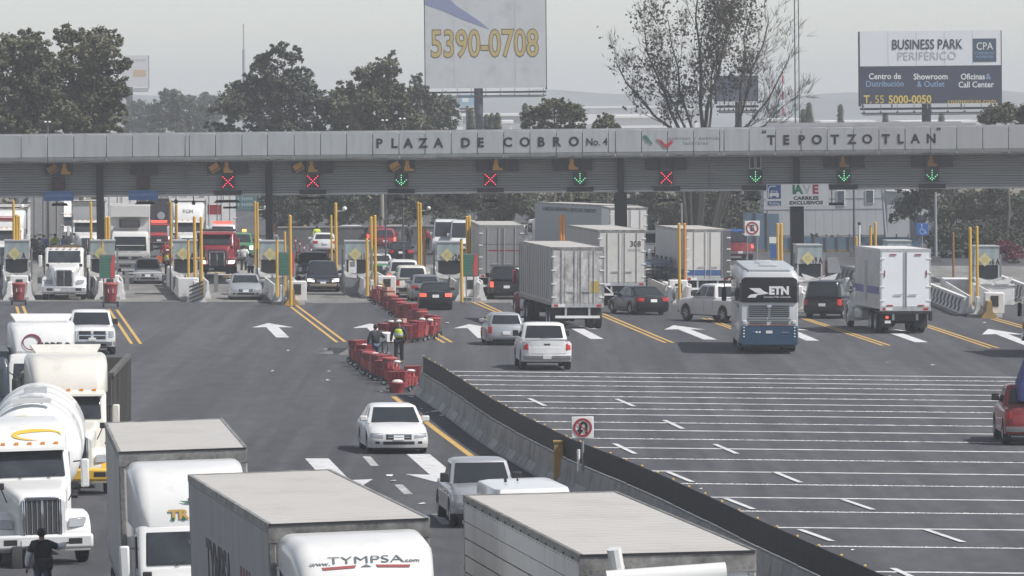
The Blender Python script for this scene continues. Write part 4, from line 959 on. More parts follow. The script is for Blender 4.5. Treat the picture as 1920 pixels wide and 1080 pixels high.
for a in [(27,378,535,'tall yellow pole with camera at the leftmost booth',None,.08,1),(32.5,404,552,'left one of the twin yellow poles at the leftmost booth'),(37,406,552,'right one of the twin yellow poles at the leftmost booth'),(25.5,448,552,'short yellow pole left of the twin poles at the leftmost booth',None,.07,2),
 (171.5,380,500,'yellow pole left of the first dark column'),(200,408,545,'left one of the twin yellow poles beside the white box truck'),(205,408,545,'right one of the twin yellow poles beside the white box truck'),(193,449,553,'short yellow pole just above the left price board',None,.07,2),
 (321,379,520,'left tall pole beside the lane of the silver hatchback'),(332,384,520,'right tall pole beside the lane of the silver hatchback'),(366,407,556,'yellow pole left of the maroon truck, with cross arm',None,.09,0,.48),(378.5,408,560,'yellow pole touching the maroon truck'),(354,450,558,'short yellow pole beside the striped island barrier',None,.07,2),
 (479.5,379,505,'left one of the twin yellow poles behind the booth 1A',None,.07),(484,381,505,'right one of the twin yellow poles behind the booth 1A',None,.07,1),(545.5,405,575,'yellow pole right of the middle price board'),(535.5,436,560,'yellow pole behind the middle price board',None,.06),(520.5,449,562,'yellow pole left of the middle price board',None,.08,2),
 (622.5,405,540,'thin yellow pole right of the dark minivan',None,.06),(631,382,545,'tall yellow pole with camera left of booth 11A',None,.09,1),(697.5,408,552,'left one of the twin yellow poles right of booth 11A'),(704.5,405,552,'right one of the twin yellow poles right of booth 11A'),(689,449,560,'yellow pole in front of booth 11A',None,.085),
 (785,380,520,'left one of the tall twin poles by the parked black sedan'),(789.5,382,520,'right one of the tall twin poles by the parked black sedan',None,.08,1),(796.5,426,530,'short orange pole left of booth 12A',M_opole,.07,2),(877,407,548,'left one of the twin yellow poles left of the gray trailer'),(881.5,406,548,'right one of the twin yellow poles left of the gray trailer'),(866,450,568,'yellow pole left of the right price board',None,.085,2),
 (1052.5,404,535,'left one of the twin orange poles in front of the lettered trailer',M_opole),(1057.5,405,535,'right one of the twin orange poles in front of the lettered trailer',M_opole),
 (1274.5,420,572,'yellow pole before the blue striped trailer'),(1285,420,562,'orange pole before the blue striped trailer',M_opole,.08),
 (1459,420,540,'left one of the twin yellow poles left of booth 19 A'),(1466,420,540,'right one of the twin yellow poles left of booth 19 A'),
 (1606,445,520,'yellow pole behind the chevron wall and the black SUV'),(1633,425,520,'straight yellow pole left of booth 20 A',None,.085,2),(1642,418,520,'leaning side yellow pole left of booth 20 A',None,.085),
 (1788,437,540,'rusty brown pole behind the chevron wall',mat('pole_rust',(.25,.12,.06),.7),.07),(1820,428,588,'left yellow pole of the rightmost island'),(1833,426,586,'right yellow pole of the rightmost island',None,.075)]:
    px,yt,yb,lab=a[:4]; m=a[4] if len(a)>4 else None; r=a[5] if len(a)>5 else .085; c=a[6] if len(a)>6 else 0; ar=a[7] if len(a)>7 else 0
    pole(px,yt,yb,lab,m,r,c,ar)
t=thing('white_pole','thin white pole left of booth 20 A','pole'); put(t,1611,522,0); MB().cyl((0,0,0),(0,0,1.5),.07,n=8).build('lower_post',M_ypole,t); MB().cyl((0,0,1.5),(0,0,3.3),.06,n=8).build('upper_post',M_sw,t); MB().ball((0,0,3.42),.12,8,5).build('tip',M_dark,t)
# ---- price boards
def price(px,py,label,ytop,ybot):
    t=thing('price_board',label,'price board','green and red toll price boards'); put(t,px,py,0.0); s=12000/t.location.y
    z1=(py-ytop)/s; z0=(py-ybot)/s; hw=.43
    bx('board',M_booth,t,-hw,hw,-.03,.03,z0,z1); G1=mat('board_green',(.05,.19,.13),.55); n=8; hh=(z1-z0-.12)/n
    for k in range(n): bx('price_row',G1,t,-hw+.05,hw-.2,-.045,-.031,z0+.06+k*hh+.025,z0+.06+(k+1)*hh-.012)
    b=MB(); P=[]; R=mat('board_red',(.62,.07,.07),.5)
    for k in range(n+1): zz=z0+.06+k*hh; P.append((hw-.26+.05*(k%2)+(.05 if k>5 else 0),zz))
    P=[(hw-.03,z0+.06)]+P+[(hw-.03,z1-.06)]; P=[P[0]]+P[1:-1]+[P[-1]]
    b.loft([[(x,-.052,z) for x,z in P],[(x,-.034,z) for x,z in P]]); b.build('price_column',R,t)
    for x in (-.2,.2): MB().cyl((x,.05,0),(x,.05,z0+.3),.035,n=6).build('post',M_booth,t)
price(201,565,'price board over the red cart beside the silver hatchback',477,522)
price(537,574,'price board in front of the dark minivan',472,517)
price(881,566,'price board in front of the gray trailer',475,519)
# ================================================================== MEDIAN BARRIER
pts=[]
for px,py in [(792,700),(850,735),(892,766),(955,805),(1000,828),(1050,856),(1085,871),(1220,927),(1407,1020),(1522,1075),(1660,1140),(1800,1205)]:
    p=at(px,py,.81); pts.append(Vector((p.x,p.y)))
# smooth polyline resampled every 3 m
dense=[]
for i in range(len(pts)-1):
    for k in range(20): dense.append(pts[i].lerp(pts[i+1],k/20))
for _ in range(60): dense=[dense[0]]+[(dense[i-1]+dense[i]*2+dense[i+1])/4 for i in range(1,len(dense)-1)]+[dense[-1]]
seg=[dense[0]]; acc=0
for a,b_ in zip(dense,dense[1:]):
    d=(b_-a).length
    while acc+d>=3.0:
        f=(3.0-acc)/d; a=a.lerp(b_,f); seg.append(a); d=(b_-a).length; acc=0
    acc+=d
prof=[(-.31,0),(-.30,.07),(-.14,.30),(-.085,.81),(.085,.81),(.14,.30),(.30,.07),(.31,0)]
bar=thing('median_barrier','long gray concrete barrier with black screen curving along the middle of the road','barrier'); bar.location=(seg[0].x,seg[0].y,0)
M_screen=mat('antiglare_screen',(.022,.023,.026),.8,var=.25,scale=2,stretch=(1,1,.3))
M_refl=mat('reflector_amber',(.62,.42,.14),.4)
gap=None
for i,(a,b_) in enumerate(zip(seg,seg[1:])):
    d=(b_-a).normalized(); s=Vector((-d.y,d.x)); s=-s if s.x>0 else s   # s: towards the oncoming side (left)
    f0=a+d*.025; f1=b_-d*.025
    def P(c,x,z): q=c-Vector(seg[0]); return (q.x-s.x*x, q.y-s.y*x, g(c.x,c.y)+z)
    v=rnd.uniform(-.012,.012)
    MB().loft([[P(f0,x,z+(v if z>.5 else 0)) for x,z in prof],[P(f1,x,z+(v if z>.5 else 0)) for x,z in prof]]).build('barrier_segment',M_concw,bar)
    q=(a+b_)/2
    # lifted repair panels on the sloping foot
    if i%2==0 and i<34:
        p0=a.lerp(b_,.15); p1=a.lerp(b_,.85)
        MB().loft([[P(c,x,z) for x,z in ((-.318,.04),(-.31,.085),(-.15,.315),(-.13,.29))] for c in (p0,p1)]).build('foot_panel',MATS['white_concrete'] if False else mat('barrier_concrete_pale',(.40,.40,.385),.85,var=.15,scale=2,dirt=(.2,.2,.19),dirt_amt=.3),bar)
    z0,z1=.83,1.43
    if 1: 
        b=MB(); b.loft([[P(c,x,z) for x,z in ((.03,z0+v),(.03,z1+v),(.06,z1+v),(.06,z0+v))] for c in (a+d*.004,b_-d*.004)]); b.build('screen_panel',M_screen,bar)
        for fr in (.0,):
            c=a.lerp(b_,fr); x,y,z=P(c,.045,z1+v); b=MB(); b.box(x-.03,x+.03,y-.03,y+.03,z,z+.05); b.build('reflector',M_refl,bar,bevel=.015)
# yellow stub and U-turn sign at the barrier
t=thing('yellow_stub','stubby weathered yellow post at the gap in the median barrier','post'); put(t,1047,912,0); bx('post',M_yconc,t,-.13,.13,-.13,.13,0,1.25,bevel=.02); bx('post_cap',M_yconc,t,-.15,.15,-.15,.15,1.25,1.3)
M_signr=mat('sign_ring',(.35,.03,.045),.5)
def round_sign(t,z,s,glyph):
    bx('sign_plate',M_sw,t,-s,s,-.02,.02,z-s,z+s,bevel=.015)
    b=MB(); r0,r1=s*.66,s*.86; n=32; i0=0
    for yy in (-.036,-.024):
        for r in (r0,r1): b.v+=[(r*math.cos(2*PI*k/n),yy,z+r*math.sin(2*PI*k/n)) for k in range(n)]
    for k in range(n):
        j=(k+1)%n; b.f+=[(k,j,n+j,n+k),(2*n+k,3*n+k,3*n+j,2*n+j),(n+k,n+j,3*n+j,3*n+k),(k,2*n+k,2*n+j,j)]
    b.build('sign_ring',M_signr,t)
    glyph(z,s)
    c=math.sqrt(.5); b=MB(); L=s*.68; w_=s*.065
    P=[(-L*c-w_*c,L*c-w_*c),(-L*c+w_*c,L*c+w_*c),(L*c+w_*c,-L*c+w_*c),(L*c-w_*c,-L*c-w_*c)]
    b.loft([[(x,-.044,z+y) for x,y in P],[(x,-.037,z+y) for x,y in P]]); b.build('sign_bar',M_signr,t)
t=thing('no_u_turn_sign','square white no U-turn sign on a post behind the median barrier','road sign'); t.location=at(1093,876,.83)-Vector((.0,.12,0))
MB().cyl((0,0.03,-.1),(0,0.03,1.3),.035,n=8).build('post',M_steel,t); MB().cyl((-.12,0.0,-.1),(-.12,0.0,.5),.045,n=8).build('stub',M_sw,t)
def uturn(z,s):
    b=MB(); P=[]; R=.22*s/.35*.75; 
    for k in range(13): a=PI*k/12; P.append((.02+R*.62*math.cos(a),z+.03+R*.75*math.sin(a)))
    P=[(P[0][0],z-.17)]+P+[(P[-1][0],z-.08)]
    for (x0,z0),(x1,z1) in zip(P,P[1:]):
        d=Vector((x1-x0,z1-z0)).normalized(); q=Vector((-d.y,d.x))*.032
        b.loft([[(x0+q.x,yy,z0+q.y),(x0-q.x,yy,z0-q.y),(x1-q.x,yy,z1-q.y),(x1+q.x,yy,z1+q.y)] for yy in (-.034,-.022)])
    xx=P[-1][0]; b.loft([[(xx-.1,yy,z-.06),(xx+.1,yy,z-.06),(xx,yy,z-.2)] for yy in (-.0345,-.022)]); b.build('u_turn_arrow',M_let,t)
zz=(876-801)/(12000/t.location.y); round_sign(t,zz,.30,uturn)
# no parking sign
t=thing('no_parking_sign','white no parking sign on two thin posts behind the bus','road sign'); put(t,1410,505,0)
for x in (-.3,.35): MB().cyl((x,0.03,0),(x,0.03,2.6),.03,n=6).build('post',M_steel,t)
s_=12000/t.location.y; zz=(505-428)/s_
def epark(z,s):
    lettering('E',s*1.05,M_let,t,REAR(0,-.03,z),bold=.04)
round_sign(t,zz,14/s_,epark)
t=thing('wheelchair_sign','blue wheelchair sign in front of the dark trees','road sign'); put(t,1729,500,0); s_=12000/t.location.y; zz=(500-430)/s_; h=11.5/s_
MB().cyl((0,.03,0),(0,.03,zz),.03,n=6).build('post',M_steel,t); bx('sign_plate',mat('sign_blue2',(.04,.12,.36),.5),t,-h,h,-.02,.02,zz-h,zz+h,bevel=.02)
b=MB(); M_sp=mat('sign_pale_blue',(.35,.47,.65),.5); b.ball((-.04,-.025,zz+.3),.06,8,5,(1,.3,1)); b.build('figure_head',M_sp,t)
b=MB()
for (x0,z0),(x1,z1) in zip([(-.04,.24),(-.02,-.02),(.14,-.04),(.22,-.24)],[(-.02,-.02),(.14,-.04),(.22,-.24),(.3,-.22)]):
    d=Vector((x1-x0,z1-z0)).normalized(); q=Vector((-d.y,d.x))*.03
    b.loft([[(x0+q.x,yy,zz+z0+q.y),(x0-q.x,yy,zz+z0-q.y),(x1-q.x,yy,zz+z1-q.y),(x1+q.x,yy,zz+z1+q.y)] for yy in (-.03,-.021)])
b.build('figure_body',M_sp,t)
b=MB()
for k in range(14):
    a0,a1=math.radians(120+k*18),math.radians(120+(k+1)*18); r=.19
    d=[(r*.86,a0),(r*1.1,a0),(r*1.1,a1),(r*.86,a1)]; b.loft([[(.02+q*math.cos(a),yy,zz-.12+q*math.sin(a)) for q,a in d] for yy in (-.029,-.021)])
b.build('figure_wheel',M_sp,t)
# small blue board and plates in the background at right
t=thing('small_blue_sign','small blue sign low on the post left of booth 19 A','road sign'); put(t,1451,515,0); MB().cyl((0,.03,0),(0,.03,2.4),.04,n=6).build('post',M_steel,t); bx('sign_plate',MATS['sign_blue2'],t,-.24,.24,-.02,.02,1.05,1.9); bx('upper_plate',M_sw,t,-.3,.3,-.02,.02,2.0,2.4)
# green direction sign far at the left
t=thing('direction_sign','green direction sign half hidden by the twin poles','road sign'); c=atY(462,381,440); t.location=(c.x,440,c.z)
MG2=mat('sign_teal',(.10,.17,.18),.5,var=.1); bx('board',MG2,t,-.75,.75,-.03,.03,-.5,.6); [bx('sign_print',mat('sign_letters',(.30,.38,.38),.5),t,x,x+.11,-.04,-.031,z,z+.2) for z in (.2,-.2) for x in (-.6,-.34,-.18,-.02,.14,.3)]
MB().cyl((.6,.05,g(c.x,440)-c.z),(.6,.05,-.5),.05,n=6).build('post',M_steel,t)
# ================================================================== VEGETATION
def leafmat(name,a,b_,sc=.35):
    m=bpy.data.materials.new(name); m.use_nodes=True; n=m.node_tree.nodes; l=m.node_tree.links; p=n['Principled BSDF']
    tc=n.new('ShaderNodeTexCoord'); t=n.new('ShaderNodeTexNoise'); t.inputs['Scale'].default_value=sc; t.inputs['Detail'].default_value=5; l.new(tc.outputs['Object'],t.inputs['Vector'])
    r=n.new('ShaderNodeValToRGB'); r.color_ramp.elements[0].position=.35; r.color_ramp.elements[1].position=.68; r.color_ramp.elements[0].color=(*a,1); r.color_ramp.elements[1].color=(*b_,1)
    l.new(t.outputs['Fac'],r.inputs['Fac']); l.new(r.outputs[0],p.inputs['Base Color']); p.inputs['Roughness'].default_value=.7; p.inputs['Specular IOR Level'].default_value=.2; MATS[name]=m; return m
L_euc=leafmat('leaf_eucalyptus',(.085,.09,.06),(.155,.157,.102))
L_dark=leafmat('leaf_dark',(.068,.077,.057),(.12,.128,.086))
L_pale=leafmat('leaf_olive',(.085,.09,.056),(.165,.162,.105))
L_brown=leafmat('leaf_dry',(.055,.05,.036),(.10,.09,.062))
L_pink=leafmat('bougainvillea',(.20,.03,.07),(.10,.06,.05),.9)
M_bark=mat('bark',(.10,.09,.075),.9,var=.35,scale=2,stretch=(1,1,.3))
M_barkp=mat('bark_pale',(.24,.225,.19),.85,var=.3,scale=2,stretch=(1,1,.3))
M_barkd=mat('bark_dark',(.055,.05,.045),.9,var=.3,scale=2)
def leaf_mass(b,rg,blobs,n,size,droop=0.0,shell=.55):
    """leaf-clump faces spread through the ellipsoids in blobs: (x,y,z,rx,ry,rz)"""
    nb=[]
    for (x,y,z,rx,ry,rz) in blobs:      # billows on each mass make the outline uneven
        nb.append((x,y,z,rx*.80,ry*.8,rz*.80))
        for _ in range(5):
            a=rg.uniform(0,2*PI); u=rg.uniform(-.5,1); q=math.sqrt(max(0,1-u*u)); f=rg.uniform(.25,.5)
            nb.append((x+rx*.8*q*math.cos(a),y+ry*.8*q*math.sin(a),z+rz*.8*u,rx*f,ry*f,rz*f*rg.uniform(.8,1.3)))
    blobs=nb
    wts=[bl[3]*bl[5] for bl in blobs]; tot=sum(wts)
    for bl,wt in zip(blobs,wts):
        m=int(n*wt/tot); x,y,z,rx,ry,rz=bl
        # sub-clumps give gaps and light and dark sides
        cl=[]
        for _ in range(max(5,int(m/38))):
            u=rg.uniform(-1,1); a=rg.uniform(0,2*PI); s=math.sqrt(1-u*u); rr=rg.uniform(shell,1.02)
            cl.append((x+rx*rr*s*math.cos(a),y+ry*rr*s*math.sin(a),z+rz*rr*u,rg.uniform(.14,.30)))
        for _ in range(m):
            c=rg.choice(cl); k=c[3]; 
            d=Vector((rg.gauss(0,1),rg.gauss(0,1),rg.gauss(0,.8)))*k*.75*min(rx,rz,3)
            p=Vector(c[:3])+d
            s=size*rg.uniform(.6,1.4); v1=Vector((rg.uniform(-1,1),rg.uniform(-1,1),rg.uniform(-.6,.6))).normalized()*s
            v2=Vector((rg.uniform(-1,1),rg.uniform(-1,1),rg.uniform(-1,.3)-droop)).normalized()*s*rg.uniform(.5,1.0+droop)
            i=len(b.v); b.v+=[tuple(p-v1*.5),tuple(p+v2*.5+v1*.1),tuple(p+v1*.5),tuple(p-v2*.5)]; b.f.append((i,i+1,i+2,i+3))
def limb(b,p,d,L,r,rg,depth,spread=.5,up=.25,tips=None,n=5):
    segs=3; q=p
    for k in range(segs):
        d=(d+Vector((rg.uniform(-.14,.14),rg.uniform(-.14,.14),rg.uniform(-.04,.14)))).normalized(); nx=q+d*(L/segs); r1=r*(1-.22)
        b.cyl(q,nx,r,r1,n if depth>1 else 4,cap=False); q=nx; r=r1
        if depth>0 and k>0:
            for _ in range(1 if k<segs-1 else 2):
                a=d.orthogonal(); a.rotate(Matrix.Rotation(rg.uniform(0,2*PI),3,d)) if False else None
                a=Matrix.Rotation(rg.uniform(0,2*PI),3,d) @ d.orthogonal().normalized()
                nd=(d*(1-spread*.55)+a*spread*rg.uniform(.7,1.2)+Vector((0,0,up))).normalized()
                limb(b,q,nd,L*rg.uniform(.58,.8),r*.68,rg,depth-1,spread,up,tips,n)
    if tips is not None: tips.append((q.copy(),d.copy()))
SC=26.0
def tree(name,label,Y,blobpx,trunk,n,size,lm,seed,bark=None,droop=.2,trunks=1,shell=.5,group='trees behind the toll plaza'):
    """blobpx: crown masses as (px,py,rx_px,ry_px) in the photograph at distance Y; trunk: (px_base, px_top, py_top)"""
    rg=random.Random(seed); k=Y/FPX; t=thing(name,label,'tree',group)
    c=atY(trunk[0],450,Y); gz=g(c.x,Y)-.06; t.location=(c.x,Y,gz)
    bl=[]
    for j,(px,py,rx,ry) in enumerate(blobpx):
        p=atY(px,py,Y)-t.location; bl.append((p.x,rg.uniform(-1.2,1.2),p.z,rx*k,max(1.2,rx*k*.75),ry*k))
    tp=atY(trunk[1],trunk[2],Y)-t.location; tb=MB(); H=tp.z
    for q in range(trunks):
        off=Vector((rg.uniform(-.8,.8)*(q>0),rg.uniform(-.6,.6)*(q>0),0)); prev=off; r=.015*H*(1 if q==0 else .8); N=6
        for s in range(1,N+1):
            f=s/N; nx=off+Vector((tp.x*f*(1 if q==0 else rg.uniform(.3,1.4))+rg.uniform(-.18,.18),tp.y*0+rg.uniform(-.15,.15),H*f)); tb.cyl(prev,nx,r*(1-.75*(s-1)/N),r*(1-.75*s/N),7,cap=False); prev=nx
    for b_ in bl:     # limbs to each mass
        st=Vector((tp.x*.5,0,H*rg.uniform(.4,.75))); en=Vector(b_[:3]); mid=(st+en)/2+Vector((0,0,-.1*abs(en.x-st.x)))
        tb.cyl(st,mid,.011*H,.008*H,5,cap=False); tb.cyl(mid,en,.008*H,.003*H,5,cap=False)
    tb.build('trunk',bark or M_bark,t,smooth=60)
    lb=MB(); leaf_mass(lb,rg,bl,int(n*2.7),size*.54,droop,shell); lb.build('crown',lm,t,recalc=False)
    return t
T=tree
T('eucalyptus','big eucalyptus with a broad rounded top at the left picture edge',432,[(25,95,62,38),(55,70,28,18),(15,150,70,50),(55,160,50,55),(20,215,75,45),(70,120,30,30),(-40,140,60,60),(0,240,80,26),(60,245,60,22),(80,160,34,46),(70,110,26,34),(90,200,44,40)],(30,35,120),15000,.42,L_euc,1)
T('eucalyptus','tallest eucalyptus at the left, with the round green top over the canopy',440,[(160,70,62,24),(125,68,32,18),(185,92,42,36),(150,115,60,40),(215,125,26,24),(180,165,55,45),(120,160,50,50),(225,165,22,18),(205,205,32,38),(160,220,70,35),(95,130,35,30),(100,210,50,40),(200,240,40,22),(120,245,70,22),(160,190,60,45)],(150,165,90),18000,.40,L_pale,2)
T('broadleaf_tree','dark triangular tree left of the small far mast of sky',520,[(522,108,32,22),(490,118,24,20),(552,112,22,20),(520,150,62,34),(470,170,48,30),(560,165,48,34),(440,195,40,34),(510,205,90,46),(590,205,42,38),(640,210,40,30),(440,240,60,22),(540,242,70,24),(620,240,50,22)],(515,520,140),14000,.45,L_dark,3)
T('eucalyptus','slender eucalyptus with two pointed tops left of the phone number billboard',495,[(695,140,28,28),(735,128,20,26),(730,170,32,30),(690,185,48,40),(660,205,40,36),(745,205,30,36),(648,165,18,20),(700,225,70,26),(680,245,60,22),(645,195,30,30),(770,225,34,26),(745,240,40,24),(712,150,26,40)],(712,715,130),11000,.38,L_euc,4,M_barkp,.5)
T('eucalyptus','smaller eucalyptus with a round top touching the billboard edge',545,[(782,165,20,26),(800,190,24,24),(770,205,26,30),(815,215,26,26),(790,242,40,18)],(790,790,165),4200,.36,L_dark,5,M_barkp,.4)
T('round_tree','dark round tree right below the billboard walkway',560,[(830,205,30,32),(845,222,20,22),(815,225,24,20),(840,243,30,16)],(832,832,200),3600,.4,L_dark,6)
T('far_tree','hazy round tree between the big eucalyptus and the dark triangular tree',900,[(315,190,32,26),(345,200,34,26),(300,215,34,28),(340,228,60,22),(375,215,24,24),(330,245,80,22)],(325,325,200),5000,.8,L_dark,7,group='far hazy trees')
T('far_tree','faint tall tree behind the hazy round tree',1150,[(388,195,20,24),(392,225,24,26),(360,190,16,14)],(388,388,200),2600,.9,L_dark,8,group='far hazy trees')
T('far_tree','faint low tree beside the far left billboard post',1050,[(262,205,22,20),(280,225,30,24),(245,222,20,22),(265,245,50,20)],(262,262,210),2600,.85,L_dark,9,group='far hazy trees')
T('broadleaf_tree','light green bushy tree right of the billboard post',470,[(1040,205,44,22),(1075,215,34,22),(1010,220,32,20),(1045,195,22,12),(1045,240,60,16)],(1040,1040,205),5200,.34,L_pale,10)
T('broadleaf_tree','small round green tree left of the bare tree',475,[(1137,230,24,14),(1125,236,18,10),(1152,238,14,9)],(1137,1137,230),1800,.32,L_pale,11)
T('broadleaf_tree','olive green tree at the right edge below the blue billboard',455,[(1885,212,36,22),(1860,222,30,18),(1915,218,26,24),(1930,205,20,16)],(1890,1890,205),4200,.34,L_pale,12)
# slim conifers
for i,(px,top,bot,wd,Y,lab) in enumerate([(985,195,240,11,640,'spiky conifer left of the light green bushy tree'),(912,215,246,5,640,'first slim cypress right of the billboard post'),(922,213,246,5,640,'second slim cypress right of the billboard post'),(933,212,246,6,640,'third slim cypress right of the billboard post'),(883,205,246,9,640,'conifer just left of the billboard post'),(1517,193,232,13,700,'dark conifer right of the twin mast poles'),(1506,205,232,9,720,'smaller conifer next to the twin mast poles'),(1576,196,230,8,760,'lone conifer left of the blue billboard'),(1660,212,232,8,760,'small conifer under the blue billboard'),(1765,212,235,9,760,'small conifer right of the blue billboard post')]):
    rg=random.Random(50+i); t=thing('conifer',lab,'tree','conifers behind the canopy'); c=atY(px,top,Y); k=Y/FPX; t.location=(c.x,Y,g(c.x,Y)); H=c.z-t.location.z
    MB().cyl((0,0,0),(0,0,H*.97),.14,.03,6).build('trunk',M_barkd,t); b=MB(); w_=wd*k*1.7
    for _ in range(2200):
        f=rg.random()**1.3; z=H*(.12+.88*f); r=w_*(1-f)*1.0*rg.uniform(.3,1.1)+.05; a=rg.uniform(0,2*PI); s=.36*rg.uniform(.6,1.3)
        p=Vector((r*math.cos(a),r*math.sin(a),z)); v=Vector((math.cos(a),math.sin(a),-.5))*s; u=Vector((-math.sin(a),math.cos(a),.2))*s*.5
        j=len(b.v); b.v+=[tuple(p-v*.5),tuple(p+u),tuple(p+v),tuple(p-u)]; b.f.append((j,j+1,j+2,j+3))
    b.build('crown',L_dark,t,recalc=False)
# sparse, almost leafless tree with many rising limbs
def bare(label,Y,bases,seed,leafy):
    rg=random.Random(seed); t=thing('bare_tree',label,'tree'); c=atY(1300,470,Y); t.location=(c.x,Y,g(c.x,Y)); tb=MB(); lv=MB(); tips=[]
    root=Vector((0,0,0))
    for (px0,py0,px1,py1,r,dp) in bases:
        a=atY(px0,py0,Y)-t.location; e=atY(px1,py1,Y)-t.location; e.y=rg.uniform(-2,2)
        st=Vector((a.x*.3,rg.uniform(-.3,.3),0)); a.y=rg.uniform(-.4,.4)
        r*=.62; tb.cyl(st,a,r*1.35,r,7,cap=False)
        P=a; N=5
        for s in range(1,N+1):
            f=s/N; nx=a.lerp(e,f)+Vector((rg.uniform(-.25,.25),rg.uniform(-.2,.2),-.12*math.sin(f*PI)*(e-a).length*(1 if abs(e.x-a.x)>3 else .2)))
            ra,rb_=r*(1-.7*(s-1)/N),r*(1-.7*s/N); tb.cyl(P,nx,ra,rb_,6,cap=False)
            d=(nx-P).normalized()
            for _ in range(2 if s>1 else 1):
                sd=Matrix.Rotation(rg.uniform(0,2*PI),3,d) @ d.orthogonal().normalized(); nd=(d*.75+sd*.55+Vector((0,-.0,.35))).normalized()
                limb(tb,P.lerp(nx,rg.random()),nd,(e-a).length*rg.uniform(.13,.24),rb_*.6,rg,dp,.55,.22,tips,4)
            P=nx
        tips.append((P,d))
    for (q,d) in tips:
        for _ in range(3):   # fine twigs
            v=(d+Vector((rg.uniform(-.6,.6),rg.uniform(-.6,.6),rg.uniform(-.2,.5)))).normalized()*rg.uniform(.4,.9); tb.cyl(q,q+v,.013,.007,3,cap=False)
        f=leafy(q+t.location)
        for _ in range(int(9*f)):
            p=q+Vector((rg.gauss(0,.45),rg.gauss(0,.45),rg.gauss(-.1,.45))); s=.10*rg.uniform(.6,1.5); v1=Vector((rg.uniform(-1,1),rg.uniform(-1,1),rg.uniform(-1,1))).normalized()*s; v2=Vector((rg.uniform(-1,1),rg.uniform(-1,1),rg.uniform(-1,.2))).normalized()*s
            i=len(lv.v); lv.v+=[tuple(p-v1),tuple(p+v2),tuple(p+v1),tuple(p-v2)]; lv.f.append((i,i+1,i+2,i+3))
    tb.build('trunk',M_barkd,t,recalc=False); lv.build('crown',L_brown,t,recalc=False)
def leafy(p):
    # more leaves in the middle top and the lower middle, few at the right side
    x=p.x*FPX/p.y+960; y=195-(p.z-CAMH)*FPX/p.y
    d=.30
    if 1330<x<1420 and y<120: d=1.5
    if 1250<x<1400 and y>130: d=1.0
    if 1180<x<1300 and y<200: d=.6
    if x>1425: d=.04
    return d*rnd.uniform(.4,1.5)
bare('nearly leafless spreading tree towering over the canopy, twigs against the sky',455,[(1270,250,1160,120,.20,2),(1275,245,1205,60,.2,2),(1300,250,1250,40,.17,2),(1318,245,1308,-25,.24,2),(1322,245,1372,-20,.24,2),(1375,250,1440,40,.18,2),(1380,250,1478,110,.16,2),(1385,245,1405,20,.17,2),(1390,250,1490,180,.12,2),(1330,240,1345,70,.16,2),(1290,250,1230,130,.15,2),(1400,250,1500,205,.10,1)],77,leafy)
# trees seen under the canopy: trunks and dim foliage
und=[(545,520,'pale trunked tree right of the second column, seen under the canopy',L_dark,M_bark,[(545,385,50,45),(580,395,40,35),(510,390,30,40),(540,330,60,40)]),
(640,515,'dark tree behind booth 11A, seen under the canopy',L_dark,M_bark,[(640,375,50,45),(610,400,40,25),(680,390,35,35),(640,320,60,40)]),
(728,505,'thin white trunked tree left of the tall twin poles',L_euc,M_barkp,[(730,360,40,28),(700,385,35,30),(760,375,35,30),(735,320,50,30)]),
(757,508,'leaning white trunked tree right behind the parked black sedan',L_dark,M_barkp,[(770,365,30,25),(790,390,30,30)]),
(848,500,'tree with forked pale trunk above the white vans',L_brown,M_barkp,[(850,365,35,20),(820,385,30,25),(880,380,35,25),(850,320,50,30)]),
(905,505,'tree with brownish foliage above the gray trailer',L_brown,M_bark,[(905,385,30,30),(935,375,30,35),(890,330,50,30)]),
(965,495,'olive tree left of the lettered trailer',L_euc,M_bark,[(965,370,40,28),(940,400,30,20),(990,380,30,30),(970,320,50,30)]),
(1035,520,'green tree above the lettered trailer',L_pale,M_bark,[(1040,365,50,25),(1090,372,40,26),(1050,320,60,30)]),
(1120,525,'green tree just left of the thick column',L_pale,M_bark,[(1125,370,36,28),(1100,395,30,20),(1130,320,50,30)]),
(1225,505,'olive tree right of the thick column',L_pale,M_bark,[(1215,385,40,42),(1250,395,30,35),(1200,420,30,25),(1225,320,50,30)]),
(1300,495,'mixed green and brown tree behind the blue striped trailer',L_euc,M_bark,[(1300,385,45,40),(1330,405,35,32),(1275,420,35,30),(1340,365,35,25),(1300,320,60,30)]),
(1375,500,'brown branching tree left of the no parking sign',L_brown,M_bark,[(1365,380,36,35),(1385,410,30,30),(1350,430,30,25),(1400,365,30,20),(1375,320,50,30)]),
(1720,470,'leafy tree behind the wheelchair sign',L_dark,M_bark,[(1730,375,46,28),(1700,395,30,35),(1760,400,40,35),(1720,330,60,30)]),
(1790,478,'dense dark tree right of the tall gray lamp post',L_dark,M_bark,[(1790,385,50,40),(1830,400,45,45),(1770,440,45,35),(1810,450,45,35),(1800,330,60,30)]),
(1880,470,'dense dark tree at the right edge under the canopy',L_dark,M_bark,[(1875,385,50,42),(1920,400,40,45),(1860,430,40,35),(1910,440,40,35),(1880,330,60,30)])]
for i,(px,Y,lab,lm,bk,bl) in enumerate(und):
    T('roadside_tree',lab,Y,bl,(px,px+rnd.uniform(-6,6),365),int(520*len(bl))*2,.32,lm,200+i,bk,.4,2 if i%2 else 1,.3,'trees seen under the canopy')
T('flowering_shrub','pinkish bougainvillea shrub right of the rightmost booth',440,[(1885,468,24,16),(1905,480,20,18),(1870,490,16,14)],(1885,1885,470),2200,.22,L_pink,301,None,.2,1,.2,'shrubs')
T('flowering_shrub','low dark shrub behind the rightmost guard wall',436,[(1915,505,24,16),(1885,510,18,12)],(1905,1905,505),1500,.22,L_dark,302,None,.2,1,.2,'shrubs')
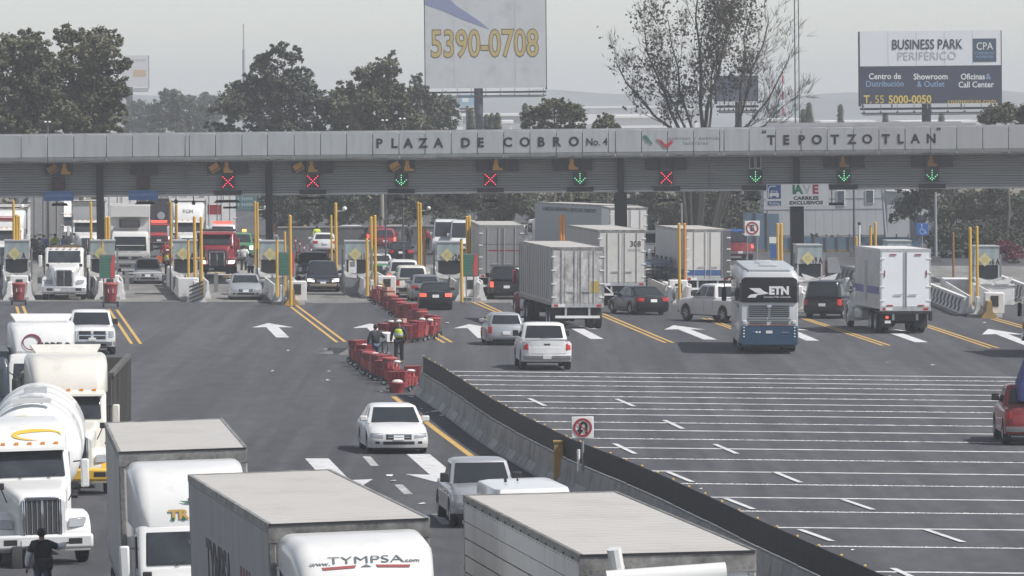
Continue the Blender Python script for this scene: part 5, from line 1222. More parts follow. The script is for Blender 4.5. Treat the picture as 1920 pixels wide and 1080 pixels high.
for i,(px,lab) in enumerate([(1775,'dark shrub mass behind the rusty pole'),(1815,'dark shrub mass between the rusty pole and the yellow poles'),(1855,'dark shrub mass right behind the rightmost booth'),(1905,'dark shrub mass at the right edge behind the pink flowers'),(1020,'dark shrubs left of the far lettered trailer'),(1250,'dark shrubs between the far trailers'),(1345,'dark shrubs behind the blue striped trailer'),(1400,'dark shrubs behind the no parking sign'),(560,'dark shrubs above the orange netting'),(650,'dark shrubs over the wall behind booth 11A'),(740,'dark shrubs over the wall behind the tall twin poles'),(850,'dark shrubs over the wall behind the white vans'),(930,'dark shrubs over the wall behind the gray trailer')]):
    T('shrub_mass',lab,452 if px>1500 else 496,[(px-18,455 if px>1500 else 418,24,26),(px+18,460 if px>1500 else 412,24,24),(px,485 if px>1500 else 435,30,18),(px+5,435 if px>1500 else 400,22,22)],(px,px,450 if px>1500 else 415),1500,.3,L_dark,400+i,None,.3,2,.25,'dark shrubs behind the toll plaza')
for i,(px,py,rx,lab) in enumerate([(1526,455,12,'round bush on the blue fence right of the column'),(1560,460,10,'small bush between the two fence bushes'),(1578,462,9,'bush at the blue fence left of the white pole')]):
    T('bush',lab,485,[(px,py-8,rx,9),(px+4,py,rx,8)],(px,px,py),500,.2,L_brown,310+i,None,.2,1,.2,'bushes at the blue fence')
# distant woods mass behind everything under the canopy
b=MB(); rg=random.Random(9); bl=[]
for i in range(60):
    px=-200+i*40; p=atY(px,395+rg.uniform(-15,15),640); bl.append((p.x,640+rg.uniform(-6,6),p.z,2.6,2,3.0))
leaf_mass(b,rg,bl,26000,.6,.3,.1); o=b.build('woods',L_dark,None,recalc=False); tag(o,'dim mass of trees far behind the plaza',None,None,'stuff')
# ================================================================== BUILDINGS, WALLS, BILLBOARDS
M_wallg=mat('wall_gray',(.12,.12,.12),.85,var=.2,scale=.6,stretch=(1,1,.3))
t=thing('boundary_wall','long gray block wall with a pale coping behind the queue','wall'); A=at(480,462); t.location=(0,490,0)
for i in range(22):
    x0=atY(520+i*23,440,490).x; x1=atY(520+(i+1)*23,440,490).x; zt_=atY(760,423,490).z
    bx('wall_panel',M_wallg,t,x0+.01,x1-.01,0,.2,g(x0,490)-.1,zt_-.1); bx('coping',mat('coping_pale',(.30,.30,.29),.8),t,x0,x1,-.05,.25,zt_-.095,zt_+.02)
# white building behind the blue fence at right
M_bw=mat('building_pale',(.40,.41,.42),.7,var=.06,scale=.4)
M_bwin=mat('building_window',(.07,.08,.10),.3)
BY=530; t=thing('warehouse','pale corrugated building with dark windows behind the right column','building'); c=atY(1560,400,BY); t.location=(c.x,BY,g(c.x,BY))
def bp(px,py): q=atY(px,py,BY)-t.location; return q.x,q.z
x0,_=bp(1432,400); x1,_=bp(1690,400); _,zr=bp(1560,250)
nb=16
for k in range(nb): bx('wall_panel',M_bw,t,x0+(x1-x0)*k/nb+.006,x0+(x1-x0)*(k+1)/nb-.006,0,8,0,zr)
for (a,b_,c_,d) in [(1570,358,1583,385),(1624,357,1637,380),(1700,362,1712,382)]:
    xa,zb_=bp(a,d); xb,za=bp(b_ if False else c_,b_)
    bx('window_frame',M_sw,t,xa-.06,xb+.06,-.06,-.005,zb_-.06,za+.06); bx('window_pane',M_bwin,t,xa,xb,-.08,-.065,zb_,za)
for py in (372,392): _,z=bp(1560,py); bx('wall_seam',M_steel,t,x0,x1,-.03,-.004,z-.03,z+.03)
t=thing('white_shed','low white shed seen past the leafy trees at right','building'); c=atY(1700,440,500); t.location=(c.x,500,g(c.x,500)); s=12000/500
bx('wall',M_bw,t,-1.5,1.7,0,4,0,4.1); MB().hexa([(-1.6,-.3,4.1),(1.9,-.3,3.9),(1.9,4,3.9),(-1.6,4,4.1),(-1.6,-.3,4.25),(1.9,-.3,4.05),(1.9,4,4.05),(-1.6,4,4.25)]).build('roof',M_sw,t); bx('door',M_bwin,t,.3,1.5,-.03,-.003,0,2.2)
M_bf=mat('fence_blue',(.10,.15,.21),.6,var=.12,scale=.7,stretch=(1,1,.4))
t=thing('blue_fence','blue sheet fence above a yellowish wall behind booth 19 A','fence'); FY=470; c=atY(1560,450,FY); t.location=(c.x,FY,g(c.x,FY))
def fp(px,py): q=atY(px,py,FY)-t.location; return q.x,q.z
for k in range(15):
    x0,zb_=fp(1395+k*22,468); x1,zt_=fp(1395+(k+1)*22,445 if k>2 else 400); bx('fence_panel',M_bf,t,x0+.01,x1-.01,0,.06,zb_+.02,zt_+rnd.uniform(-.05,.05)); bx('fence_post',M_wallg,t,x0-.05,x0+.05,-.08,-.005,0,zt_+.25)
    bx('yellow_wall',mat('wall_ochre',(.20,.17,.08),.8,var=.15,scale=.6),t,x0+.005,x1-.005,-.02,.2,0,zb_)
# far town: white industrial sheds
M_city=mat('far_white',(.82,.83,.83),.7,var=.06,scale=.05); M_cityg=mat('far_gray',(.42,.43,.44),.7)
for i,(x0,x1,pt_,Y,m,lab) in enumerate([(868,1010,213,1500,M_cityg,'gray far shed behind the billboard post'),(905,960,226,1300,M_city,'white far shed with a blank front behind the slim cypresses'),(1095,1236,199,1900,M_city,'longest white far warehouse left of the bare tree'),(1155,1262,216,1450,M_city,'white warehouse close above the canopy left of the bare tree'),(1020,1130,206,2300,M_cityg,'pale gray far warehouse behind the bushy tree'),(1235,1330,204,2100,M_cityg,'pale warehouse behind the bare tree trunks'),(1440,1520,222,1500,M_city,'white low building right of the bare tree'),(1540,1640,226,1700,M_city,'white low building left of the blue billboard post'),(1690,1830,226,1600,M_cityg,'gray low building right of the blue billboard post'),(840,905,222,1700,M_city,'white far building left of the billboard post')]):
    t=thing('far_warehouse',lab,'building','far white industrial buildings'); c=atY((x0+x1)/2,pt_,Y); t.location=(c.x,Y,g(c.x,Y)); hw=(x1-x0)/2*Y/FPX; H=c.z-t.location.z
    bx('wall',m,t,-hw,hw,0,40,-1,H-.6); bx('roof',M_city,t,-hw-.3,hw+.3,-.5,41,H-.58,H)
    for k in range(6): xx=-hw+(k+.5)*2*hw/6; bx('bay_door',M_cityg if m is M_city else M_city,t,xx-hw*.09,xx+hw*.09,-.12,-.01,0,H*.5)
def billboard(label,px0,px1,ytop,ybot,Y,face,polepx,polew,yaw=0):
    t=thing('billboard',label,'billboard'); a=atY(px0,ybot,Y); b_=atY(px1,ytop,Y); cx=(a.x+b_.x)/2; W=b_.x-a.x
    pz=atY(polepx,ybot,Y); t.location=(cx,Y,g(cx,Y)); z0=(a.z+atY(px1,ybot,Y).z)/2-t.location.z; z1=(b_.z+atY(px0,ytop,Y).z)/2-t.location.z
    bx('face_board',face,t,-W/2,W/2,-.02,.08,z0,z1)
    fr=MB(); 
    for x in (-W/2,W/2): fr.box(x-.1,x+.1,.08,1.2,z0-.2,z1)
    fr.build('side_frame',M_dark,t)
    xo=pz.x-cx
    MB().cyl((xo,.9,-.3),(xo,.9,z0-.02),polew,n=12).build('post',mat('billboard_post',(.05,.055,.075),.6),t,smooth=50)
    b=MB(); b.box(-W/2,W/2,.5,.7,z0-.55,z0-.35); b.box(-W/2,W/2,-1.1,-.95,z0-.9,z0-.78); b.box(-W/2+.2,W/2-.2,-.9,-.1,z0-1.02,z0-.93)
    for k in range(9): x=-W/2+.3+k*(W-.6)/8; b.box(x-.05,x+.05,-1.0,.6,z0-.78,z0-.68); b.cyl((x,-1.0,z0-.85),(x,-.05,z0-.05),.035,n=4)
    b.build('catwalk',M_dark,t); return t,W,z0,z1
M_bb=mat('billboard_vinyl',(.56,.57,.57),.6,var=.05,scale=.4,dirt=(.40,.40,.38),dirt_amt=.25,dirt_scale=.6)
t,W,z0,z1=billboard('tall billboard with the orange number 5390-0708 above the canopy',798,1022,-60,165,690,M_bb,897,.5)
lettering('5390-0708',4.1,mat('number_outline',(.13,.09,.03),.6),t,MX((-.1,-.03,z0+4.65),(1,0,0),(0,0,1)),bold=.035,depth=.004,sx=.66)
lettering('5390-0708',4.1,mat('number_ochre',(.50,.38,.12),.6),t,MX((-.1,-.04,z0+4.65),(1,0,0),(0,0,1)),bold=.008,depth=.004,sx=.66)
k=690/FPX; b=MB(); P=[(0,12.2),(1.2,10.9),(2.7,9.6),(3.4,8.9),(5.9,7.2),(6.9,6.35),(4.2,7.35),(1.9,8.4),(0,9.05)]
b.loft([[(-W/2+x,-.04,z0+z) for x,z in P],[(-W/2+x,-.021,z0+z) for x,z in P]]); b.build('blue_swoosh',mat('swoosh_blue',(.22,.25,.40),.6),t)
for xx in (-W/2+3.1,W/2-3.3): bx('vinyl_seam',mat('seam_gray',(.40,.41,.41),.6),t,xx-.02,xx+.02,-.03,-.0201,z0,z1)
# blue and white advertising board
M_bwht=mat('vinyl_white',(.76,.77,.79),.55,var=.03,scale=.5); M_bnav=mat('vinyl_navy',(.035,.042,.075),.5,var=.06,scale=.4)
t,W,z0,z1=billboard('white and navy BUSINESS PARK billboard at upper right',1613,1876,58,194,577,M_bwht,1738,.42)
zm=z0+(z1-z0)*.52; bx('navy_panel',M_bnav,t,-W/2,W/2,-.035,-.021,z0,zm)
def bt(s,px,py,size,m,bold=.0,sx=1,al='CENTER'):
    p=atY(px,py,577)-t.location; lettering(s,size,m,t,MX((p.x,-.05,p.z),(1,0,0),(0,0,1)),bold=bold,sx=sx,align=al)
M_k=mat('print_black',(.03,.03,.035),.5); M_w=mat('print_white',(.8,.8,.8),.5); M_lb=mat('print_light_blue',(.28,.42,.62),.5); M_yl=mat('print_yellow',(.75,.55,.10),.5); M_gy=mat('print_gray',(.50,.51,.54),.5)
bt('BUSINESS PARK',1738,84,1.25,M_k,.012,.74); bt('PERIFÉRICO',1738,105,1.05,M_gy,-.004,.98)
bt('Centro de',1659,143.5,.75,M_w,.018,.92); bt('Distribución',1659,157.5,.75,M_lb,.006,.92); bt('Showroom',1745,144,.75,M_w,.018,.92); bt('& Outlet',1745,158,.75,M_lb,.006,.92); bt('Oficinas',1824,144,.75,M_w,.018,.9); bt('&',1853,144,.75,M_lb); bt('Call Center',1830,159,.75,M_w,.018,.9)
bt('T.',1627,187,1.0,M_yl,.02,.9); bt('55',1649,187,1.0,M_yl,-.004,.9); bt('5000-0050',1706,187,1.0,M_yl,.02,.9); bt('cpamericas.com',1822,190,.68,M_yl,-.004,1.0)
c=atY(1846,94,577)-t.location; bx('logo_panel',mat('logo_slate',(.04,.075,.12),.5),t,c.x-1.05,c.x+1.05,-.04,-.021,c.z-1.05,c.z+1.05)
bt('CPA',1846,87,.95,M_w,.0,.85); bt('CORPORATE',1846,100,.33,M_lb,0,.9); bt('PROPERTIES',1846,107,.33,M_lb,0,.9)
for k_ in range(4): xx=-W/2+W*(k_+1)/5; bx('vinyl_seam',MATS['seam_gray'],t,xx-.012,xx+.012,-.03,-.0205,zm+.02,z1)
for px in (1617,1672,1738,1802,1858): p=atY(px,205,577)-t.location; MB().cyl((p.x,-.6,p.z),(p.x,-.3,z0-.05),.08,n=5).build('lamp_bracket',M_dark,t)
# smaller and farther boards
t,W,z0,z1=billboard('faint pale billboard with an orange print far off behind the big eucalyptus',231,278,104,163,1350,mat('vinyl_faint',(.60,.60,.62),.6),242,.7); bx('orange_print',mat('print_orange_faint',(.5,.36,.2),.6),t,-W*.1,W*.4,-.04,-.021,z0+2.2,z0+3.6); bx('gray_print',M_cityg,t,-W*.4,W*.4,-.04,-.021,z1-1.2,z1-.8)
t,W,z0,z1=billboard('dark back of a billboard seen through the bare tree',1343,1422,142,190,560,mat('board_back',(.10,.11,.14),.7,var=.1,scale=.6),1385,.3); bx('edge_trim',M_w,t,W/2-.02,W/2+.1,-.06,.1,z0-.1,z1+.1)
t,W,z0,z1=billboard('small white board under the left end of the phone number billboard',806,835,179,196,900,M_bwht,820,.2); bx('board_print',M_lb,t,-W*.3,W*.3,-.04,-.021,(z0+z1)/2-.2,(z0+z1)/2+.2)
t,W,z0,z1=billboard('small light blue board left of the phone number billboard post',861,890,177,198,900,mat('vinyl_sky',(.30,.46,.58),.6),876,.2); bx('board_print',M_bwht,t,-W*.3,W*.1,-.04,-.021,(z0+z1)/2-.3,(z0+z1)/2+.3)
# masts and lamp posts
def mast(px,ytop,Y,r,label,m=None,name='lamp_post',lean=0):
    t=thing(name,label,'mast' if name=='mast' else 'lamp post'); c=atY(px,ytop,Y); t.location=(c.x,Y,g(c.x,Y)); H=c.z-t.location.z
    MB().cyl((0,0,0),(lean,0,H),r,r*.7,8).build('post',m or M_steel,t,smooth=50); bx('base',M_wallg,t,-.3,.3,-.3,.3,0,.4); return t,H
M_mast=mat('mast_dark',(.10,.105,.12),.6)
t,H=mast(1489,-60,470,.06,'tall lattice mast with two thin legs rising right of the bare tree',M_mast,'mast')
MB().cyl((.32,0,0),(.28,0,H),.04,n=6).build('second_leg',M_mast,t)
b=MB(); 
for k in range(24): b.cyl((.0,0,H*k/24),(.3,0,H*(k+.5)/24),.012,n=3)
b.build('lattice_bracing',M_mast,t)
t,H=mast(1278,380,418,.07,'thin gray lamp post before the blue striped trailer'); 
t,H=mast(1601,352,455,.11,'dark gray lamp post left of the thin white pole',M_mast)
t,H=mast(1754,360,440,.11,'gray lamp post right of the wheelchair sign')
t,H=mast(1661,350,500,.13,'leaning gray post at the pale building',M_steel,'lamp_post',-.3)
t,H=mast(457,93,1500,.5,'faint far radio mast left of the dark triangular tree',mat('mast_faint',(.3,.3,.34),.6),'mast'); MB().cyl((0,0,H),(0,0,H+6),.15,n=5).build('antenna',MATS['mast_faint'],t)
t,H=mast(1468,115,1200,.2,'far red and white radio mast right of the bare tree',M_w,'mast')
for k in range(0,8,2): MB().cyl((0,0,H*(.3+k*.08)),(0,0,H*(.3+(k+1)*.08)),.24,n=8).build('red_band',mat('mast_red',(.5,.08,.09),.6),t)
for i,(px,py,lab) in enumerate([(89,231,'white floodlight pair over the canopy edge before the big eucalyptus'),(721,228,'left white floodlight above the letters PLAZA'),(754,225,'right white floodlight above the letters PLAZA')]):
    t=thing('floodlight',lab,'floodlight','floodlights behind the canopy edge'); c=atY(px,py,CY+18); t.location=(c.x,CY+18,g(c.x,CY+18)); z=c.z-t.location.z
    MB().cyl((0,0,0),(0,0,z),.06,n=6).build('post',M_mast,t); bx('cross_arm',M_mast,t,-.16,.16,-.03,.03,z-.03,z+.03)
    for sd in (-1,1): MB().ball((sd*.13,-.06,z+.08),.09,8,5,(1,1,.7)).build('lamp_head',M_w,t)
for (px,py,Y,lab) in [(330,378,395,'left black traffic bulb hanging over the white tall truck'),(363,380,395,'right black traffic bulb hanging over the white tall truck')]:
    t=thing('hanging_bulb',lab,'lamp'); c=atY(px,py,CY+6); t.location=c; MB().ball((0,0,0),.12,10,7,(1,1,1.3)).build('bulb',M_dark,t); MB().cyl((0,0,.1),(0,0,zl-c.z+.2),.03,n=5).build('hanger',M_dark,t)
# ================================================================== VEHICLES
def onc(t,px,py,yaw,front):  # oncoming: local +Y points at the camera
    return put(t,px,py,yaw+PI,front)
def rec(t,px,py,yaw,rear):
    return put(t,px,py,yaw,rear)
# ---- passenger cars coming towards the camera
t=car('sedan','white sedan driving towards the camera beside the median barrier','car',M_white,None,L=4.9,W=1.86,H=1.47); onc(t,748,852,.105,2.42)
t=car('pickup_truck','silver small pickup behind the white van roof at the median barrier','pickup truck',M_silver,None,L=5.0,W=1.78,H=1.68,nose=.95,hood=1.08,deck=1.08,tail=1.05,he=1.35,rf=2.0,rr=3.2,rw=3.4,r=.35); KINDFIX=0; onc(t,913,990,.095,2.5)
t=car('pickup_truck','white crew pickup with chrome grille behind the white tractor cab','pickup truck',M_white,None,pmir=0); onc(t,173,666,.09,2.85)
t=car('hatchback','silver hatchback leaving its toll lane left of the striped barrier','car',M_silver,None,L=4.0,H=1.52); onc(t,277,533,.06,2.0)
t=car('sedan','silver sedan driving out of the lane in front of the maroon truck','car',M_silver,None,L=4.6,W=1.8,H=1.42); onc(t,461,563,.065,2.3)
t=car('minivan','dark minivan with lit headlights and a tan bumper leaving its lane','car',M_navy,None,lights=True,trim=mat('trim_tan',(.42,.37,.28),.5),glass=M_glass); onc(t,606,548,.05,2.5)
t=car('pickup_truck','dark pickup with red stake rails queued behind the dark minivan','pickup truck',M_blackp,None,face='dark'); onc(t,588,533,.05,2.85)
for k in range(3):
    b=MB(); z=1.35+k*.22; b.box(-.98,-.93,-2.8,-.9,z,z+.07); b.box(.93,.98,-2.8,-.9,z,z+.07); b.box(-.98,.98,-.95,-.9,z,z+.07); b.build('stake_rail',M_redp2,t)
for x in (-.96,.96):
    for y in (-2.75,-1.85,-.93): bx('stake_post',M_redp2,t,x-.03,x+.03,y-.03,y+.03,1.15,1.9)
t=car('tow_truck','red taxi pickup with a red light bar far down the lane of the silver hatchback','pickup truck',M_redp2,None,lights=True,face='dark'); onc(t,298,468,.05,2.8); bx('light_bar',M_redon,t,-.6,.6,.2,.5,1.95,2.12)
# ---- cars driving away or waiting at the booths
t=car('pickup_truck','white pickup seen from behind on the open asphalt before the white stripes','pickup truck',M_white,None,brake=False,W=2.03); rec(t,1026,695,.06,-2.85)
t=car('hatchback','silver hatchback seen from behind beside the white pickup','car',M_silver,None,W=1.7,L=4.1,H=1.45); rec(t,950,648,.09,-2.05)
t=car('sedan','black sedan with lit brake lights stopped at the end of the red carts','car',M_blackp,None,brake=True,L=4.6,W=1.78,H=1.45); rec(t,817,582,.03,-2.3)
t=car('sedan','gray sedan directly in front of the black sedan with brake lights','car',M_grayp,None,L=4.5,W=1.75,H=1.46); rec(t,800,566,.07,-2.2)
def spare(t,x,z,yr): MB().lathe([(-.1,.2),(-.1,.34),(-.04,.37),(.06,.37),(.1,.33),(.1,.2)],'y',20,(x,yr,z)).build('spare_wheel',M_tyre,t,smooth=40); MB().lathe([(-.11,.01),(-.11,.1),(-.08,.19),(-.1,.21)],'y',16,(x,yr,z)).build('spare_rim',M_rim,t)
t=car('suv','white off-roader with a spare wheel on its back door','car',M_cream,None,W=1.85,L=4.5,H=1.8,rf=1.9,rr=4.2,rw=4.42); rec(t,773,559,.06,-2.25); spare(t,.22,.95,-2.38)
t=car('suv','white sport utility with roof rack ahead of the off-roader with spare wheel','car',M_white,None,L=4.7,W=1.9,H=1.8,rf=1.9,rr=4.35,rw=4.6,brake=True); rec(t,757,546,.06,-2.35)
for x in (-.6,.6): bx('roof_rail',M_black,t,x-.03,x+.03,-1.5,.3,1.83,1.88)
t=car('sedan','black sedan waiting past the booths with its number plate showing','car',M_blackp,None,L=4.6,W=1.75); rec(t,752,494,.06,-2.3)
t=car('sedan','white sedan half hidden between the twin poles of booth 11A','car',M_white,None); rec(t,712,521,.05,-2.3)
t=car('hatchback','green hatchback below the white sedan at booth 11A','car',M_green,None); rec(t,716,543,.05,-1.95)
t=car('suv','black sport utility with lit lamps waiting beside the gray trailer','car',M_blackp,None,brake=True,W=1.9); rec(t,950,562,.03,-2.4)
t=car('sedan','black sedan turning left behind the scuffed white trailer','car',M_blackp,None,L=4.75,W=1.84,H=1.46); rec(t,1225,591,.33,-2.3)
t=car('pickup_truck','white crew pickup turning left beside the bus','pickup truck',M_white,None,two_tone=None,H=1.9,trim=M_chrome,face='dark'); rec(t,1408,606,.52,-2.7)
t=car('suv','big black sport utility between the bus and the white box truck','car',M_blackp,None,L=5.2,W=2.02,H=1.92,rr=4.9,rw=5.14,wb=3.1,r=.4); rec(t,1541,598,-.27,-2.6)
for x in (-.7,.7): bx('roof_rail',M_chrome,t,x-.02,x+.02,-1.8,.2,1.95,1.99)
t=car('police_car','dark police pickup with maroon band and light bar above the bus','police car',M_redp,None,two_tone=M_blackp,brake=True); rec(t,1388,488,.1,-2.8); bx('light_bar',mat('light_bar_blue',(.05,.15,.5),.3),t,-.6,.6,.2,.5,1.95,2.1)
t=car('sedan','white far sedan seen from behind past the pickup with stake rails','car',M_white,None,L=4.6); rec(t,609,475,.08,-2.3)
t=car('sedan','white far sedan turned sideways at the gray wall','car',M_white,None,L=4.8); rec(t,690,458,.75,-2.3)
t=car('hatchback','red far hatchback with lit lamps at the gray wall','car',M_redp2,None,brake=True); rec(t,708,460,.1,-1.9)
t=car('hatchback','second red far hatchback half hidden by the yellow twin poles','car',M_redp,None,brake=True); rec(t,728,463,.06,-1.9) if False else rec(t,722,466,.02,-1.9)
t=car('hatchback','white far hatchback with a person leaning on it','car',M_white,None); rec(t,757,458,.5,-1.9)
for px,yaw,lab in ((836,.0,'white passenger van behind booth 12A'),(868,.0,'white passenger van right beside the other white van')):
    t=car('passenger_van',lab,'van',M_white,None,H=2.5,L=5.4); onc(t,px,478 if px<850 else 480,yaw,2.7)
t=car('suv','white sport utility riding on the upper deck of the car carrier','car',M_white,None); c=atY(1217,487,385); t.matrix_world=Matrix.Translation((c.x,c.y+2.4,c.z-.15)) @ Matrix.Rotation(.1,4,'Z')
t=thing('car_carrier','blue car carrier between the trailer 308 and the blue striped trailer','truck'); rec(t,1222,556,.1,0)
MBl=mat('paint_carrier_blue',(.10,.14,.20),.5)
for x in (-1.05,1.05):
    for y in (0,2,4,6,8): bx('carrier_post',MBl,t,x-.06,x+.06,y,y+.12,.6,2.2)
    for z in (.75,1.3,1.9): bx('carrier_rail',MBl,t,x-.05,x+.05,.13,8,z,z+.14)
bx('upper_deck',MBl,t,-1,1,0,8,1.75,1.89); bx('lower_deck',MBl,t,-1,1,0,8,.62,.74)
for k in range(5): bx('ramp_slat',M_dark,t,-.95,.95,-.05,.0,.8+k*.2,.9+k*.2)
for sd in (-1,1): bx('tail_lamp',M_redon,t,*sorted((sd*.75,sd*1.0)),-.05,-.01,.7,.82)
for y in (1.2,2.4): axle(t,y,.42,2.3)
t=car('pickup_truck','red old pickup carrying a blue tarpaulin load at the right picture edge','pickup truck',M_redp2,None,rimkind='alloy',face='plain',L=5.4); rec(t,1943,836,.0,-2.7)
b=MB(); rg=random.Random(4); R=[]
for k in range(9):
    y=-2.3+k*.5; ww=.95+rg.uniform(-.05,.05); R.append([(-ww,y,1.0),(-ww*1.05,y,1.9+rg.uniform(-.1,.1)),(-.6,y,2.75+rg.uniform(-.2,.2)),(0,y,2.95+rg.uniform(-.15,.1)),(.6,y,2.75+rg.uniform(-.2,.2)),(ww*1.05,y,1.9+rg.uniform(-.1,.1)),(ww,y,1.0)])
b.loft([[(x*.60+.10,y*.5-1.15,.55+max(z,1.15)*.74) for x,y,z in r] for r in R]); b.build('blue_tarpaulin',mat('tarp_blue',(.03,.045,.17),.7,var=.5,scale=3,bump=.6,bump_scale=3),t,smooth=60)
# white van of which the photograph shows the roof
t=car('delivery_van','white van whose roof shows above the slatted trailer','van',M_white,None,H=2.35,L=5.0,blind=True); onc(t,1020,1118,.115,2.5)
bx('roof_vent',M_black,t,.4,.46,-.7,-.64,2.36,2.48); bx('roof_vent',M_black,t,.1,.14,-1.0,-.96,2.36,2.42)
# ---- bus
M_busg=mat('bus_silver',(.50,.51,.52),.4,.1,coat=.3,var=.05,scale=.8); M_busb=mat('bus_blue',(.018,.06,.115),.35,coat=.4); M_busr=mat('bus_roof',(.36,.385,.41),.45,var=.08,scale=.6)
t=thing('coach_bus','silver and blue coach with black rear window driving away','bus'); L=13.0; W=2.55; H=3.75; hw=W/2
lofty([rrect(0.02,hw*.93,.95,H-.55,.25,.05),rrect(.18,hw*.985,.9,H-.22,.42,.05),rrect(.7,hw,.9,H-.04,.45,.05),rrect(L*.5,hw,.9,H,.45,.05),rrect(L-.6,hw,.9,H-.06,.45,.05),rrect(L,hw*.93,.95,H-.5,.35,.1)],'body',M_busg,t,40)
lofty([rrect(-.05,hw*.95,.42,1.22,.1,.12),rrect(.12,hw*.995,.38,1.24,.06,.12),rrect(1.6,hw*1.004,.38,1.24,.03,.05)],'rear_bumper',M_busb,t,40)
for sd in (-1,1):
    x=sorted((sd*hw*.99,sd*hw*1.004)); bx('lower_panel',M_busb,t,x[0],x[1],1.62,L-.5,.42,.98)
    for k in range(7): bx('window',M_glass,t,*sorted((sd*hw*.985,sd*hw*1.006)),1.0+k*1.65,1.0+k*1.65+1.58,1.95,3.05)
    bx('side_stripe',mat('bus_tan',(.40,.30,.20),.5),t,*sorted((sd*hw*.99,sd*hw*1.003)),1.0,L-1,3.07,3.2)
# rear face pieces
lofty([rrect(-.035,hw*.925,2.24,H-.50,.20,.02),rrect(.03,hw*.955,2.24,H-.42,.2,.02)],'rear_window',mat('bus_glass',(.012,.013,.016),.35,spec=.2),t,40)
for sd in (-1,1): bx('window_wing',M_glass,t,*sorted((sd*hw*.86,sd*hw*1.0)),.12,.9,2.24,3.08)
lofty([rrect(.25,hw*.7,H-.5,H-.10,.05),rrect(.9,hw*.86,H-.5,H+.01,.06),rrect(L-1,hw*.86,H-.5,H+.015,.06)],'roof_skin',M_busr,t,50)
for k in range(4): bx('roof_hatch',M_busg,t,-.4+(k%2)*.1,.4,1.6+k*2.6,2.1+k*2.6,H+.02,H+.09,bevel=.02)
for col in (-1,1):
    for k in range(6): bx('grille_slot',M_black,t,*sorted((col*.045,col*.88)),-.02,.05,1.62+k*.088,1.665+k*.088)
    for k in range(2): bx('grille_slot',M_black,t,*sorted((col*.1,col*.85)),-.02,.05,1.30+k*.08,1.335+k*.08)
bx('hatch_seam',M_black,t,-.95,.95,-.015,.05,1.50,1.515); bx('red_line',mat('bus_red',(.28,.03,.05),.5),t,-.93,.93,-.03,.05,1.235,1.26)
lofty([rrect(-.06,.09,2.02,2.1,.03),rrect(.03,.1,2.0,2.12,.03)],'camera_pod',M_busg,t)
for sd in (-1,1):
    for k in range(4): MB().ball((sd*(1.10+.0*k),-.055,1.15-k*.13),.035,8,5).build('tail_lamp',M_plate,t)
    bx('lamp_pod',M_busg,t,*sorted((sd*.98,sd*1.16)),-.03,.05,1.27,1.46,bevel=.05)
bx('rear_plate',M_plate,t,-.14,.14,-.075,-.05,.9,1.02)
for k in range(3): MB().ball((-.68+k*.13,-.065,.95),.05,8,5,(1,.3,1)).build('emblem',M_plate if k else MATS['sign_blue2'],t)
lettering('ETN',.46,M_w,t,REAR(.42,-.055,2.74),bold=.06,sx=1.0); lettering('La Línea Más Cómoda',.13,M_w,t,REAR(.34,-.05,2.48),bold=.0,sx=1.0); bx('maker_print',mat('print_steel',(.2,.24,.3),.5),t,.55,.85,-.075,-.06,.93,.97)
for P in ([(-.78,2.86),(-.30,2.86),(-.12,2.72),(.1,2.64),(-.28,2.62),(-.5,2.68)],[(-.86,2.45),(-.5,2.45),(-.42,2.56),(.1,2.62),(-.3,2.64),(-.72,2.58)]):
    b=MB(); b.loft([[(x-.1,-.058,z) for x,z in P],[(x-.1,-.03,z) for x,z in P]]); b.build('wing_emblem',M_w,t)
bx('underframe',M_black,t,-hw*.9,hw*.9,.1,L-.4,.3,.9); bx('exhaust',M_dark,t,-.62,-.5,-.06,.1,.5,.6)
for y in (3.0,4.3): axle(t,y,.5,W-.06)
axle(t,L-2.6,.5,W-.06,True)
for sd in (-1,1):
    MB().tube([(sd*hw,L-.3,3.0),(sd*(hw+.3),L+.1,2.9),(sd*(hw+.3),L+.1,2.4)],.03).build('mirror_arm',M_black,t); bx('mirror',M_black,t,*sorted((sd*(hw+.2),sd*(hw+.42))),L+.05,L+.2,1.9,2.5,bevel=.04)
rec(t,1442,664,-.005,0.02)
# ---- white box truck
t=thing('box_truck','white box truck with two plain rear doors and a blue side stripe','truck')
trailer(t,7.0,7.0,W=2.42,zf=1.22,zt=4.0,side=mat('box_side',(.50,.50,.50),.5,var=.06,scale=.8,dirt=(.33,.325,.31),dirt_amt=.35,dirt_scale=1.0),doors=mat('box_door',(.76,.78,.80),.4,var=.03,scale=.5),style='box',wheels=False,rods=(.045,),icc=False,posts=M_alu,roof=mat('box_roof',(.62,.61,.60),.6,var=.08,scale=.5))
for sd in (-1,1):
    bx('blue_stripe',mat('stripe_blue',(.10,.10,.30),.5),t,*sorted((sd*1.211,sd*1.216)),.35,6.9,1.85,2.2)
    bx('reflector_strip',MATS['maroon'] if 'maroon' in MATS else M_redp,t,*sorted((sd*1.02,sd*.98)),-.06,-.024,2.7,3.0); bx('top_marker',M_redp,t,*sorted((sd*.45,sd*.75)),-.06,-.024,3.72,3.77); bx('low_marker',M_redp,t,*sorted((sd*.6,sd*.9)),-.06,-.024,1.32,1.37)
bx('side_door',M_side,t,-1.225,-1.211,3.6,4.5,1.5,3.4); bx('side_door_seam',M_dark,t,-1.23,-1.226,3.6,3.63,1.5,3.4)
bx('rear_platform',M_black,t,-1.2,1.2,-.25,.6,.95,1.07); bx('rear_platform_end',M_black,t,1.14,1.24,-.3,.2,.62,1.05)
tractor(t,M_white,'conv',y0=10.6,sleeper=0,stacks=False,wheels=False,fairing=None,face='aero'); bx('frame_rail',M_frame,t,-.5,.5,.1,9.5,.6,.95)
